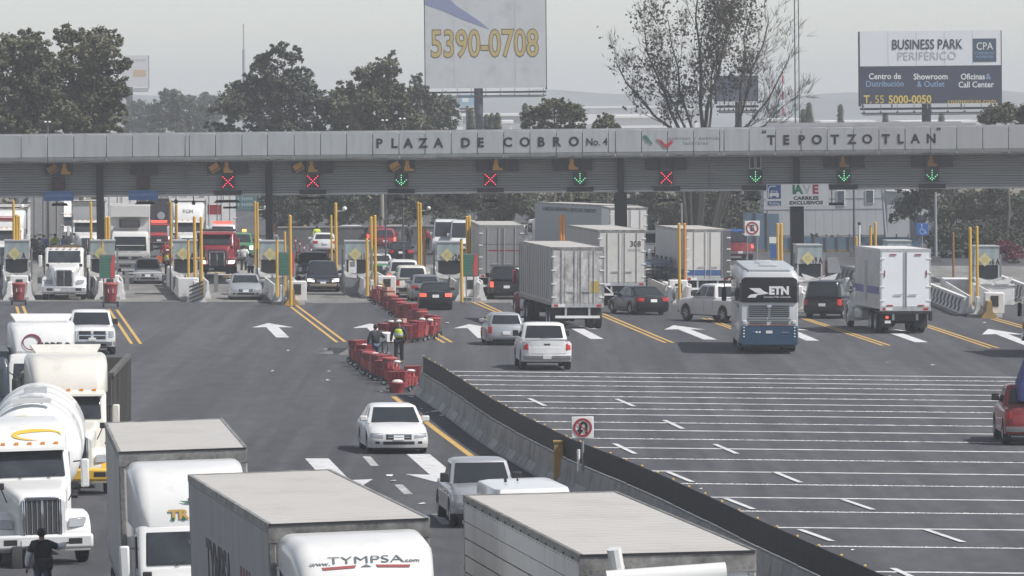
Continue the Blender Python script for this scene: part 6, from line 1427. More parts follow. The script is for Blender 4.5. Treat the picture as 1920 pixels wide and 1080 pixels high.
axle(t,9.5,.5,2.3,True); axle(t,1.6,.5,2.35); axle(t,2.95,.5,2.35); rec(t,1698,626,.115,-.1)
bx('stop_lamp',M_redon,t,-.95,-.82,-.12,-.05,.72,.84); bx('plate_holder',M_plate,t,-1.0,-.72,-.12,-.06,.5,.64)
# ---- trailers waiting at the lanes
t=thing('semi_truck','scuffed white trailer with a yellow square on its rear door','truck')
trailer(t,14.6,14.6,W=2.52,zf=1.18,zt=3.92,side=mat('ribbed_grime',(.40,.40,.395),.5,.2,var=.12,scale=1,dirt=(.17,.17,.17),dirt_amt=.4,dirt_scale=2.5,stretch=(1,2.5,.15)),doors=M_doord,style='ribbed',ribs=15,posts=M_rail2)
bx('yellow_placard',mat('placard_yellow',(.48,.36,.06),.6,dirt=(.15,.12,.05),dirt_amt=.4,dirt_scale=6),t,.58,1.02,-.03,-.023,1.75,2.3)
for x in (-.58,.58): bx('door_rib',MATS['trailer_door_scuffed'],t,x-.04,x+.04,-.04,-.023,1.3,3.7)
tractor(t,M_redp,'conv',y0=18.6,sleeper=0,stacks=True,drive_y=12.9); rec(t,1083,617,.105,0)
t=thing('semi_truck','off-white trailer numbered 308 on its rear door','truck')
trailer(t,14.6,14.6,W=2.56,zf=1.2,zt=4.05,side=mat('plain_gray_side',(.36,.36,.355),.5,.1,var=.06,scale=.8,dirt=(.25,.25,.24),dirt_amt=.3),doors=mat('door_cream',(.60,.585,.545),.5,var=.04,scale=.8,dirt=(.35,.32,.28),dirt_amt=.22,dirt_scale=1.4),style='plain')
lettering('308',.42,M_let,t,REAR(.72,-.03,3.3),bold=.012,sx=.95); bx('number_smudge',mat('smudge',(.40,.38,.36),.6),t,.3,1.0,-.026,-.023,2.9,3.05)
for sd in (-1,1): MB().hexa([(sd*.85,-.02,1.05),(sd*.95,-.02,1.05),(sd*.95,.05,1.05),(sd*.85,.05,1.05),(sd*.35,-.02,.58),(sd*.45,-.02,.58),(sd*.45,.05,.58),(sd*.35,.05,.58)]).build('bumper_brace',M_sw,t)
tractor(t,M_whitet,'conv',y0=19,sleeper=1.5,drive_y=12.8); rec(t,1166,573,.11,0)
t=thing('semi_truck','trailer with a blue stripe along its bottom behind the orange pole','truck')
trailer(t,12.2,12.2,W=2.52,zf=1.15,zt=3.85,side=mat('stripe_side',(.42,.42,.415),.5,.1,var=.05,scale=.8),doors=mat('door_cream2',(.60,.59,.56),.5,var=.04,scale=.8,dirt=(.42,.40,.37),dirt_amt=.2),style='plain')
for sd in (-1,1): bx('blue_band',mat('band_blue',(.05,.11,.27),.5),t,*sorted((sd*1.261,sd*1.266)),.12,12.1,1.28,1.62)
bx('rear_band',MATS['band_blue'],t,-1.15,.72,-.028,-.023,1.28,1.60); bx('dark_edge_door',mat('door_dark_gray',(.10,.10,.105),.6),t,.73,1.24,-.034,-.024,1.15,3.75)
tractor(t,M_whitet,'conv',y0=16.4,sleeper=1.2,drive_y=10.6); rec(t,1327,560,.115,0)
t=thing('semi_truck','weathered gray trailer with a red line across its rear door','truck')
trailer(t,13,13,W=2.5,zf=1.2,zt=4.0,side=mat('gray_side2',(.30,.30,.295),.5,.1,var=.1,scale=.8),doors=M_doorg,style='plain',posts=mat('post_gray',(.22,.22,.215),.6,var=.15))
bx('red_line',M_redp2,t,-.75,1.1,-.028,-.023,2.55,2.62); bx('yellow_plate',mat('plate_yellow',(.50,.42,.12),.6),t,-.75,-.05,-.09,-.03,.75,1.0); bx('door_seam',M_dark,t,-1.15,1.15,-.027,-.0225,2.92,2.95)
tractor(t,M_whitet,'conv',y0=17.4,sleeper=1.2,drive_y=11.4); rec(t,940,556,.045,0)
t=thing('semi_truck','lettered gray trailer turning in the distance left of the thick column','truck')
trailer(t,13.5,13.5,W=2.5,zf=1.2,zt=4.05,side=mat('letter_side',(.33,.345,.37),.5,.05,var=.04,scale=.6),doors=M_doorw,style='plain')
lettering('LA MEDICINA PREVENTIVA AL SERVICIO DEL TRANSPORTE',.36,M_let,t,LEFT(-1.27,6.6,3.62),bold=.012,sx=1.12)
tractor(t,M_whitet,'conv',y0=17.8,sleeper=1.2,drive_y=11.8); rec(t,1163,498,.34,0)
t=thing('semi_truck','white parked rear end of a trailer hidden behind the thick column','truck'); trailer(t,8,8,W=2.5,zf=1.2,zt=4.05,side=M_sidew,doors=M_doorw); rec(t,1178,506,.05,0); tractor(t,M_whitet,'coe',y0=10.4,wheels=True,drive_y=6.6)
# truck outside the right edge whose shadow falls on the asphalt
t=thing('box_truck','white box truck just beyond the right picture edge','truck'); trailer(t,7,7,W=2.45,zf=1.1,zt=4.0,wheels=False); tractor(t,M_white,'coe',y0=9.2,wheels=False); axle(t,7.9,.5,2.3,True); axle(t,1.8,.5,2.35); rec(t,2040,672,.1,0)
# ---- trucks coming out of the left lanes
t=thing('tank_truck','white bonneted truck with a brownish water tank leaving the second toll lane','truck')
tractor(t,M_whitet,'conv',y0=0,sleeper=0,stacks=False,fairing=None,face='bow',wheels=False,visor=False,bumper=M_alu); onc(t,120,563,.06,0)
b=MB(); MT=mat('tank_olive',(.20,.15,.06),.6,var=.2,scale=1)
lofty([rrect(-3.75,1.15,1.1,2.85,.6,.4),rrect(-9.0,1.15,1.1,2.85,.6,.4)],'tank',MT,t,50)
for k in range(3): lofty([rrect(-4.2-k*2,1.18,1.08,2.88,.62,.42),rrect(-4.35-k*2,1.18,1.08,2.88,.62,.42)],'tank_band',M_dark,t,50)
bx('frame_rail',M_frame,t,-.5,.5,-9,-.3,.6,1.05); axle(t,-1.08,.5,2.35,True); axle(t,-6.6,.5,2.4); axle(t,-7.9,.5,2.4)
for r in range(4):
    for c in range(6): bx('grille_cell',M_dark,t,-.42+c*.145,-.31+c*.145,-.052,-.03,.85+r*.19,.98+r*.19)
t=thing('box_truck','tall white refrigerated box truck with dark cooling unit over its cab','truck')
tractor(t,M_whitet,'coe',y0=0,wheels=False); trailer(t,-2.15,7.4,W=2.5,zf=1.05,zt=4.35,wheels=False,side=M_sidew,front=M_whitet,posts=M_whitet)
bx('cooling_unit',M_black,t,-.62,.68,-2.15,-1.75,2.95,3.5,bevel=.05); bx('unit_grille',M_dark,t,-.5,.55,-1.75,-1.73,3.02,3.4); bx('box_lip',M_whitet,t,-1.25,1.25,-2.12,-1.95,3.6,4.35,bevel=.03)
axle(t,-1.3,.48,2.3,True); axle(t,-7.2,.48,2.35); bx('frame_rail',M_frame,t,-.5,.5,-9,-.3,.6,1.0); onc(t,244,516,.06,0)
bx('windshield_bar',M_plate,t,-.9,.9,-.10,-.04,1.85,1.89)
t=thing('semi_truck','maroon bonneted truck with lit headlights between two yellow poles','truck')
tractor(t,M_redp,'conv',y0=0,sleeper=0,lights=True,face='bow',bumper=M_black,drive_y=-6.5,stacks=False); bx('dump_body',M_redp,t,-1.22,1.22,-9,-3.7,1.1,2.75,bevel=.04); bx('cab_guard',M_dark,t,-1.2,1.2,-3.9,-2.6,2.86,2.98); onc(t,407,522,.055,0)
def far_semi(label,px,py,yaw,fair,P=M_whitet,tL=13,txt=None,txm=None,style='conv',zt=4.1,**k):
    t=thing('semi_truck',label,'truck'); back=tractor(t,P,style,y0=0,fairing=fair,sleeper=1.4,drive_y=-7.2 if style=='conv' else -4.6,**k)
    if tL: trailer(t,back-.6,tL,W=2.52,zf=1.2,zt=zt,side=M_sidew)
    if txt: lettering(txt,.36,txm or M_let,t,MX((0,-2.60 if style=='conv' else -.9,3.42),(-1,0,0),(0,-.5,1)),bold=.0)
    onc(t,px,py,yaw,0); return t
t=far_semi('white semi truck at the left picture edge with red script on its roof fairing',12,512,.06,3.95,tL=12)
for k in range(3): bx('script_print',mat('print_red',(.5,.05,.06),.5),t,-.6+.1*k,.55,-2.70+.0,-2.52,3.30+k*.11,3.34+k*.11)
far_semi('white semi truck waiting behind the group of people',122,478,.055,3.8,tL=12)
t=thing('box_truck','white bonneted truck with a pale gray box behind the person in yellow','truck'); tractor(t,M_whitet,'conv',y0=0,sleeper=0,stacks=False,wheels=False,face='bow'); trailer(t,-3.7,6.5,W=2.3,zf=1.1,zt=4.1,wheels=False,front=mat('box_gray',(.38,.385,.40),.5),posts=M_rail2); axle(t,-1.08,.5,2.3,True); axle(t,-8,.5,2.3); onc(t,164,492,.05,0)
far_semi('white semi truck with black letters on its fairing behind the short capped pole',352,492,.05,4.0,txt='TCM',tL=12)
for (px,py,L,lab,zt_,dm) in [(56,478,12,'gray trailer with a cross shaped seam behind the people at left',4.35,mat('door_bluegray',(.30,.315,.33),.6,var=.08)),(86,484,13,'plain gray trailer right of the one with the cross seam',4.4,mat('door_midgray',(.34,.335,.33),.6,var=.08)),(225,470,13,'white trailer roof seen left of the refrigerated box truck',5.0,M_doorw),(345,452,13,'ribbed white container far behind the lettered fairing',4.9,M_doorw),(412,468,12,'white trailer rear with a red square far behind the maroon truck',4.6,M_doorw)]:
    t=thing('semi_truck',lab,'truck'); trailer(t,L,L,W=2.5,zf=1.1,zt=zt_,doors=dm,side=M_sidew); tractor(t,M_whitet,'conv',y0=L+4,sleeper=1.2,drive_y=L-1.4); rec(t,px,py,.07,0)
    if px==412: bx('red_square',M_redp2,t,-.9,.1,-.03,-.023,2.6,3.3)
    if px==56: bx('cross_seam',M_dark,t,-1.2,1.2,-.027,-.0225,2.9,2.96)
t=thing('tank_truck','dark tank trailer far down the second lane with a round hatch','truck'); b=MB(); MTk=mat('tank_dark',(.055,.05,.06),.5,.2,var=.2)
MB().cyl((0,0,2.1),(0,10,2.1),1.15,n=24).build('tank',MTk,t,smooth=50); MB().cyl((0,-.08,2.2),(0,0,2.2),.3,n=14).build('hatch',M_alu,t); bx('top_box',MTk,t,-.6,.6,.1,1.2,3.2,3.5); bx('frame_rail',M_frame,t,-.5,.5,0,12,.6,1.0); MB().cyl((0,.5,3.5),(0,.5,4.2),.03,n=5).build('antenna',M_dark,t)
for y in (1.2,2.5): axle(t,y,.5,2.4)
tractor(t,M_redp,'conv',y0=15,sleeper=1,drive_y=10); rec(t,302,458,.06,0)
t=car('tow_truck','red and white tow truck behind the cab of the maroon truck','truck',M_redp2,None,two_tone=M_white,lights=True,face='dark',W=2.1,H=2.2); onc(t,418,480,.05,2.85); bx('light_bar',M_redon,t,-.7,.7,.0,.4,2.25,2.42); bx('tow_boom',M_sw,t,-.9,.9,-2.5,-1,1.3,2.0)
t=car('pickup_truck','dark green pickup with an amber lamp right of the maroon truck','pickup truck',M_green,None,lights=True,face='dark'); onc(t,449,489,.05,2.85); bx('amber_beacon',mat('amber_lit',(1,.45,.1),.4,emit=1.0),t,-.5,-.2,.2,.4,1.95,2.12)
# ---- foreground at left
t=thing('semi_truck','white tractor cab with a dark red ring emblem on its high roof fairing','truck')
tractor(t,M_whitet,'coe',y0=0,fairing=3.75,wheels=False,spoiler=True,W=2.3); bx('flatbed',M_frame,t,-1.2,1.2,-9,-2.2,1.0,1.2); bx('frame_rail',M_frame,t,-.5,.5,-9,-.3,.6,.99); axle(t,-1.3,.5,2.2,True); axle(t,-5,.5,2.3); axle(t,-6.3,.5,2.3)
fc=lambda z: interp([(2.7,-.54),(2.82,-.55),(3.4875,-.75),(3.67,-1.1)],z)+.02
lettering('MODELO',.36,M_let,t,MX((-.38,fc(2.95)+.006,2.95),(-1,0,0),(0,-.3,1)),bold=.02,sx=.72)
RZ=3.08; b=MB(); n=28
for k in range(n):
    a0,a1=2*PI*k/n,2*PI*(k+1)/n; r0=.25; w0=.035+.05*(1-math.cos(a0+.6))/2; w1=.035+.05*(1-math.cos(a1+.6))/2
    b.poly([(.35+r0*math.cos(a0),fc(RZ)+.01,RZ+r0*.85*math.sin(a0)),(.35+(r0+w0)*math.cos(a0),fc(RZ)+.01,RZ+(r0+w0)*.85*math.sin(a0)),(.35+(r0+w1)*math.cos(a1),fc(RZ)+.01,RZ+(r0+w1)*.85*math.sin(a1)),(.35+r0*math.cos(a1),fc(RZ)+.01,RZ+r0*.85*math.sin(a1))])
b.poly([(.12,-.71,3.28),(.08,-.71,3.31),(-.04,-.71,3.45),(.04,-.71,3.36)]); b.v=[(x,fc(z)+.02,z) for x,y,z in b.v]; b.build('ring_emblem',mat('emblem_maroon',(.16,.03,.05),.5),t,recalc=False)
MB().lathe([(0,.10),(.015,.13),(0,.16)],'y',20,(.75-.0,.03,1.32)).build('front_emblem',M_chrome,t)
onc(t,80,823,.10,0)
t=thing('semi_truck','white tractor with yellow fenders pulling an open dark gray gondola trailer','truck')
back=tractor(t,M_cream,'conv',y0=0,fairing=3.75,sleeper=1.6,bumper=M_yellowp,face='bow',spoiler=True,drive_y=-6.6,stacks=False)
for sd in (-1,1): 
    R=[]
    for k in range(7):
        a=math.radians(12+k*150/6); R.append([(sd*x,-1.08+.70*1.05*math.cos(a),.56+.70*math.sin(a)) for x in (.86,1.235)]+[(sd*x,-1.08+.66*1.05*math.cos(a),.56+.655*math.sin(a)) for x in (1.235,.86)])
    MB().loft(R).build('yellow_fender_skin',M_yellowp,t,smooth=50)
M_gond=mat('gondola_gray',(.105,.10,.095),.7,.2,var=.3,scale=1.2,stretch=(1,1,.3))
y0=back-.7; y1=y0-11.5
for sd in (-1,1):
    bx('side_wall',M_gond,t,*sorted((sd*1.22,sd*1.27)),y1,y0,1.1,3.0)
    for k in range(14): bx('wall_rib',M_gond,t,*sorted((sd*1.271,sd*1.33)),y1+.1+k*.85,y1+.2+k*.85,1.1,2.98)
    bx('top_rail',M_gond,t,*sorted((sd*1.18,sd*1.34)),y1,y0,3.003,3.12)
bx('front_wall',M_gond,t,-1.2,1.2,y0-.06,y0,1.1,3.0); bx('rear_wall',M_gond,t,-1.2,1.2,y1,y1+.06,1.1,3.0); bx('bed_floor',M_frame,t,-1.2,1.2,y1+.07,y0-.07,1.1,1.2); bx('frame_rail',M_frame,t,-.5,.5,y1,y0+3,.6,1.05)
for k in (1,2.3): axle(t,y1+k,.5,2.5)
PV=Matrix.Translation((0,back,0)) @ Matrix.Rotation(-.085,4,'Z') @ Matrix.Translation((0,-back,0))
for o in t.children:
    if o.name.split('.')[0] in ('side_wall','wall_rib','top_rail','front_wall','rear_wall','bed_floor') : o.matrix_local=PV
onc(t,134,930,.10,0)
t=thing('tank_truck','white gas tanker with yellow swooshes and a vendor at its grille','truck')
back=tractor(t,M_whitet,'conv',y0=0,fairing=3.35,sleeper=1.3,bumper=M_whitet,face='kw',drive_y=-6.0,stacks=False,cw=.90,axles=0)
M_tank=paint('tank_white',(.80,.80,.78),.06)
def tank(y0,y1,zc,r,name='tank'):
    pr=[(y0+.30,.05),(y0+.27,r*.35),(y0+.16,r*.68),(y0+.02,r*.90),(y0-.16,r),(y1+.16,r),(y1-.02,r*.9),(y1-.27,r*.35),(y1-.3,.05)]
    MB().lathe(pr,'y',40,(0,0,zc)).build(name,M_tank,t,smooth=50)
tank(-5.9,-11.0,2.36,1.22); tank(-12.4,-18.6,2.2,1.25,'tank')
for yy in (-7.2,-9.4,-14.2,-16.6): MB().lathe([(0,1.235 if yy>-12 else 1.265),(-.06,1.24 if yy>-12 else 1.27),(-.12,1.235 if yy>-12 else 1.265)],'y',40,(0,yy,2.36 if yy>-12 else 2.2)).build('tank_band',M_alu,t)
bx('frame_rail',M_frame,t,-.5,.5,-18.5,-.3,.62,1.15)
for y in (-9.5,-10.8,-16.5,-17.7): axle(t,y,.52,2.62)
bx('tank_fitting',M_alu,t,-.3,.3,-6.8,-6.4,3.56,3.72); bx('tank_fitting',M_alu,t,-.3,.3,-13.8,-13.4,3.42,3.58)
bx('light_bar',M_plate,t,-.5,.5,-6.0,-5.9,3.60,3.72); bx('red_flag_panel',M_redp2,t,-1.22,-.95,-5.5,-5.3,1.35,1.75)
def swoosh(pts,y,off,name,m):
    b=MB(); b.loft([[(x,y+off,z) for x,z in pts],[(x,y-.03,z) for x,z in pts]]); b.build(name,m,t)
def ringarc(cx,cz,rx,rz,a0,a1,w0,n=16):
    O=[];I=[]
    for k in range(n+1):
        a=math.radians(a0+(a1-a0)*k/n); f=math.sin(PI*k/n)*w0; O.append((cx+rx*math.cos(a),cz+rz*math.sin(a))); I.append((cx+(rx-f*2)*math.cos(a),cz+(rz-f)*math.sin(a)))
    return O+I[::-1]
M_swy=mat('swoosh_yellow',(.62,.42,.05),.5)
for P in (ringarc(.15,2.95,.62,.16,200,-100,.09),): 
    b=MB(); R=[]
    def dome(x,z):
        d=math.hypot(x,z-2.36)/1.22; return interp([(-5.6,-5.6)],0) if False else interp([(0,-5.6),(.35,-5.63),(.68,-5.74),(.9,-5.88),(1,-6.06)],d)+.012
    half=len(P)//2
    for k in range(half-1):
        q=[P[k],P[k+1],P[-2-k],P[-1-k]]; b.poly([(-x,dome(x,z),z) for x,z in q])
    b.build('yellow_swoosh',M_swy,t,recalc=False)
lineP=[(-.5+.1*k,3.28-.004*(k-3)**2) for k in range(9)]
b=MB()
for (x0,z0),(x1,z1) in zip(lineP,lineP[1:]): b.poly([(-x0,dome(x0,z0),z0),(-x1,dome(x1,z1),z1),(-x1,dome(x1,z1+.02),z1+.025),(-x0,dome(x0,z0+.02),z0+.025)])
b.build('yellow_line_print',M_swy,t,recalc=False)
P=ringarc(-.2,3.02,.62,.13,200,-100,.08); b=MB(); half=len(P)//2
for k in range(half-1): q=[P[k],P[k+1],P[-2-k],P[-1-k]]; b.poly([(x,interp([(2.78,-2.41),(2.9925,-2.57),(3.22,-2.90),(3.33,-3.45)],z)+.025,z) for x,z in q])
b.build('fairing_swoosh',M_swy,t,recalc=False)
PV=Matrix.Translation((-.28,-4.5,0)) @ Matrix.Rotation(-.13,4,'Z') @ Matrix.Translation((0,4.5,0))
for o in t.children:
    if o.name.split('.')[0] in ('tank','tank_band','tank_fitting','yellow_swoosh','yellow_line_print','light_bar','tool_box') or (o.name.split('.')[0] in ('wheel','axle') and (o.location.y<-9 or o.data.vertices[0].co.y<-9)): o.matrix_local=PV @ o.matrix_local
onc(t,82,1062,.19,0)
# police truck at the left edge
t=thing('police_truck','dark blue police truck cut off by the left picture edge','truck')
tractor(t,mat('police_navy',(.025,.035,.055),.35,coat=.4),'coe',y0=0,wheels=False,mirror=M_whitet); axle(t,-1.3,.48,2.2,True); axle(t,-5,.48,2.3); bx('box_body',MATS['police_navy'],t,-1.2,1.2,-7,-2,1.0,2.9); bx('frame_rail',M_frame,t,-.5,.5,-7,-.3,.6,.99)
lettering('FEDERAL',.34,M_w,t,FRONT(-.35,.03,1.30),bold=.02,sx=.9); onc(t,-52,836,.10,0)
# ---- three big trucks in front
t=thing('semi_truck','white tractor with green and ochre lettering and dull gray trailer behind it','truck')
y0=-5.4
trailer(t,y0,12.4,W=2.6,zf=1.2,zt=4.1,side=M_side,front=mat('front_panel_light',(.60,.60,.60),.45,.1,var=.05,scale=1),posts=M_rail2)
tractor(t,M_whitet,'conv',y0=0,fairing=3.92,sleeper=1.55,drive_y=-6.9,face='aero',stacks=False)
f3=lambda z: interp([(2.78,-2.21),(3.249,-2.37),(3.676,-2.70),(3.883,-3.25)],z)+.02
lettering('TR',.25,mat('print_ochre',(.42,.27,.07),.5),t,MX((.22,f3(2.98)+.004,2.98),(-1,0,0),(0,-.34,1)),bold=.05,sx=1.25)
for x in (.33,.12): bx('letter_shadow',mat('print_green',(.03,.14,.09),.5),t,x-.03,x+.03,f3(2.9)-.02,f3(2.9)+.012,2.87,2.93)
b=MB(); P=ringarc(.0,3.32,.22,.12,90,330,.08); half=len(P)//2
for k in range(half-1): q=[P[k],P[k+1],P[-2-k],P[-1-k]]; b.poly([(x,f3(z)+.01,z) for x,z in q])
b.build('green_swoosh',MATS['print_green'],t,recalc=False)
for k in range(20): MB().ball((-1.1+k*.115,y0+.03,3.86),.014,6,4).build('rivet',M_rail,t)
f=at(350,843,4.1); yaw=.085; fw=Vector((math.sin(yaw),-math.cos(yaw),0)); o=f-fw*(y0); o.z=g(o.x,o.y); t.matrix_world=frame(o,yaw+PI)
t=thing('semi_truck','TYMPSA tractor and gray trailer with large side lettering, lower middle','truck')
y0=-4.9
trailer(t,y0,14.7,W=2.6,zf=1.2,zt=4.3,side=mat('tympsa_side',(.33,.33,.335),.5,.1,var=.05,scale=.8,dirt=(.22,.22,.215),dirt_amt=.3,dirt_scale=2.2,stretch=(1,.9,.15)),front=mat('front_panel_light2',(.62,.63,.64),.45,.1,var=.05,scale=1),posts=M_rail2)
tractor(t,M_whitet,'conv',y0=0,fairing=4.15,sleeper=1.4,drive_y=-6.6,face='aero',stacks=False)
for sd in (-1,1):
    bx('vent_frame',M_rail2,t,*sorted((sd*1.15,sd*.72)),y0-.004,y0+.02,3.0,3.98); 
    for k in (0,1): bx('vent_window',M_sw,t,*sorted((sd*(.78+.2*k),sd*(.90+.2*k))),y0+.021,y0+.03,3.1,3.88)
    MB().hexa([(sd*1.16,-4.75,1.2),(sd*1.20,-4.75,1.2),(sd*1.24,-4.3,1.2),(sd*1.20,-4.3,1.2),(sd*1.16,-4.75,3.62),(sd*1.20,-4.75,3.62),(sd*1.24,-4.25,3.55),(sd*1.20,-4.25,3.55)]).build('side_extender',M_whitet,t)
    bx('extender_plate',M_whitet,t,*sorted((sd*1.0,sd*1.26)),-4.24,-4.20,1.4,3.50,bevel=.02)
    for k in range(5): MB().ball((sd*1.22,-4.195,3.42-k*.18),.012,6,4).build('rivet',M_rail,t)
lettering('3',.34,M_let,t,FRONT(-1.13,-4.195,3.02),bold=.01)
def ff(z): return interp([(2.78,-2.21),(3.352,-2.37),(3.86,-2.70),(4.106,-3.25)],z)+.004
def FAIR(x,z):
    e=.02; dy=(ff(z+e)-ff(z-e))/(2*e); return MX((x,ff(z)+.01,z),(-1,0,0),(0,dy,1))
lettering('TYMPSA',.18,mat('print_slate',(.10,.12,.13),.5),t,FAIR(.0,3.83),bold=-.004,sx=1.85,depth=.002); lettering('www.',.09,MATS['print_slate'],t,FAIR(.72,3.79),sx=1.5,depth=.002); lettering('.com',.09,MATS['print_slate'],t,FAIR(-.72,3.80),sx=1.5,depth=.002)
for s in (1,-1):
    b=MB(); b.poly([(s*.18,ff(3.715)+.008,3.715),(s*.68,ff(3.695)+.008,3.695),(s*.70,ff(3.735)+.008,3.735),(s*.15,ff(3.755)+.008,3.755)]); b.build('red_stripe',mat('print_brick',(.28,.05,.05),.5),t,recalc=False)
b=MB(); b.poly([(.09,ff(3.725)+.008,3.725),(-.09,ff(3.725)+.008,3.725),(0,ff(3.765)+.008,3.765)]); b.build('triangle_print',MATS['print_slate'],t,recalc=False)
MB().cyl((.08,y0,3.88),(.08,y0+.03,3.88),.155,n=20).build('maker_badge',mat('badge_blue',(.08,.10,.24),.5),t); MB().box(-.1,.26,y0+.031,y0+.04,3.78,3.84).build('badge_band',mat('badge_red',(.30,.05,.08),.5),t)
# side lettering on the truck's left side (seen from local +X after the turn)
lettering('TYMPSA',1.3,M_let,t,RIGHT(1.306,y0-9.0,2.85),bold=.02,sx=1.0)
for k in range(4): bx('side_bar',mat('print_wine',(.16,.05,.07),.5),t,1.302,1.306,y0-5.0+k*.5,y0-4.72+k*.5,2.2,3.3)
def front_roof(t,y0,px,py,zt,yaw):
    f=at(px,py,zt); fw=Vector((math.sin(yaw),-math.cos(yaw),0)); o=f-fw*y0; o.z=g(o.x,o.y); t.matrix_world=frame(o,yaw+PI)
front_roof(t,y0,664,977,4.3,.137)
t=thing('semi_truck','white slat sided trailer with a cab below, lower middle right','truck')
y0=-4.7
trailer(t,y0,14.7,W=2.6,zf=1.2,zt=4.3,side=mat('plank_white',(.50,.505,.50),.5,.1,var=.06,scale=.7,dirt=(.33,.33,.32),dirt_amt=.3,dirt_scale=2,stretch=(1,1,.2)),style='planks',front=MATS['front_panel_light2'],posts=M_rail2)
tractor(t,M_whitet,'conv',y0=0,fairing=None,sleeper=1.4,drive_y=-6.5,stacks=False,face='aero')
MB().cyl((1.02,-3.9,3.98),(-.72,-3.9,4.06),.14,n=14).build('wind_deflector_roll',M_whitet,t,smooth=50); lofty([rrect(-2.9,1.0,2.75,3.7,.2),rrect(-4.3,1.15,2.75,3.86,.2)],'roof_cap',M_whitet,t,50)
MB().cyl((.78,-4.45,1.2),(.78,-4.45,4.15),.11,n=12).build('exhaust_stack',M_whitet,t,smooth=50); MB().tube([(.78,-4.45,4.1),(.83,-4.4,4.4)],.11,10).build('exhaust_tip',M_whitet,t); bx('snorkel',M_whitet,t,-1.2,-1.0,-4.5,-4.0,2.6,3.95,bevel=.05)
for k in range(14): MB().ball((-1.31,y0-.6-k*1.02,4.10),.03,6,4).build('rail_notch',M_black,t) if False else MB().ball((1.312,y0-.6-k*1.02,4.22),.022,6,4).build('rail_notch',M_black,t)  # black dots on the top rail, coloured in as the dark of small notches
front_roof(t,y0,1256,1037,4.3,.122)
# ================================================================== PEOPLE
M_skin=mat('skin',(.30,.17,.11),.6); M_hair=mat('hair_dark',(.015,.012,.011),.7); M_denim=mat('denim',(.06,.085,.14),.8,var=.2,scale=6); M_trous=mat('trousers_dark',(.02,.022,.03),.8,var=.2,scale=5)
M_shoe=mat('shoe',(.02,.018,.016),.6); M_shirt=mat('shirt_white',(.68,.69,.71),.7,var=.06,scale=5); M_jack=mat('jacket_dark',(.018,.02,.026),.75,var=.25,scale=5); M_hiv=mat('hi_vis',(.50,.62,.06),.6,var=.08,scale=5); M_blue=mat('jacket_blue',(.04,.08,.26),.7,var=.15,scale=5); M_lblue=mat('shirt_blue',(.25,.30,.46),.7,var=.1,scale=5); M_redj=mat('jacket_red',(.35,.04,.04),.7); M_silv=mat('reflective_band',(.45,.50,.62),.4)
def skin(name,V,E,R,m,parent,roots=(0,),sub=1):
    bm=bmesh.new(); L=bm.verts.layers.skin.verify(); vs=[bm.verts.new(v) for v in V]
    for a,b in E: bm.edges.new((vs[a],vs[b]))
    for i,v in enumerate(vs):
        r=R[i]; v[L].radius=(r if isinstance(r,tuple) else (r,r)); v[L].use_root=(i in roots)
    me=bpy.data.meshes.new(name); bm.to_mesh(me); bm.free()
    o=link(name,me,m,parent); s=o.modifiers.new('skin','SKIN'); s.use_smooth_shade=True
    if sub: u=o.modifiers.new('sub','SUBSURF'); u.levels=sub; u.render_levels=sub
    return o
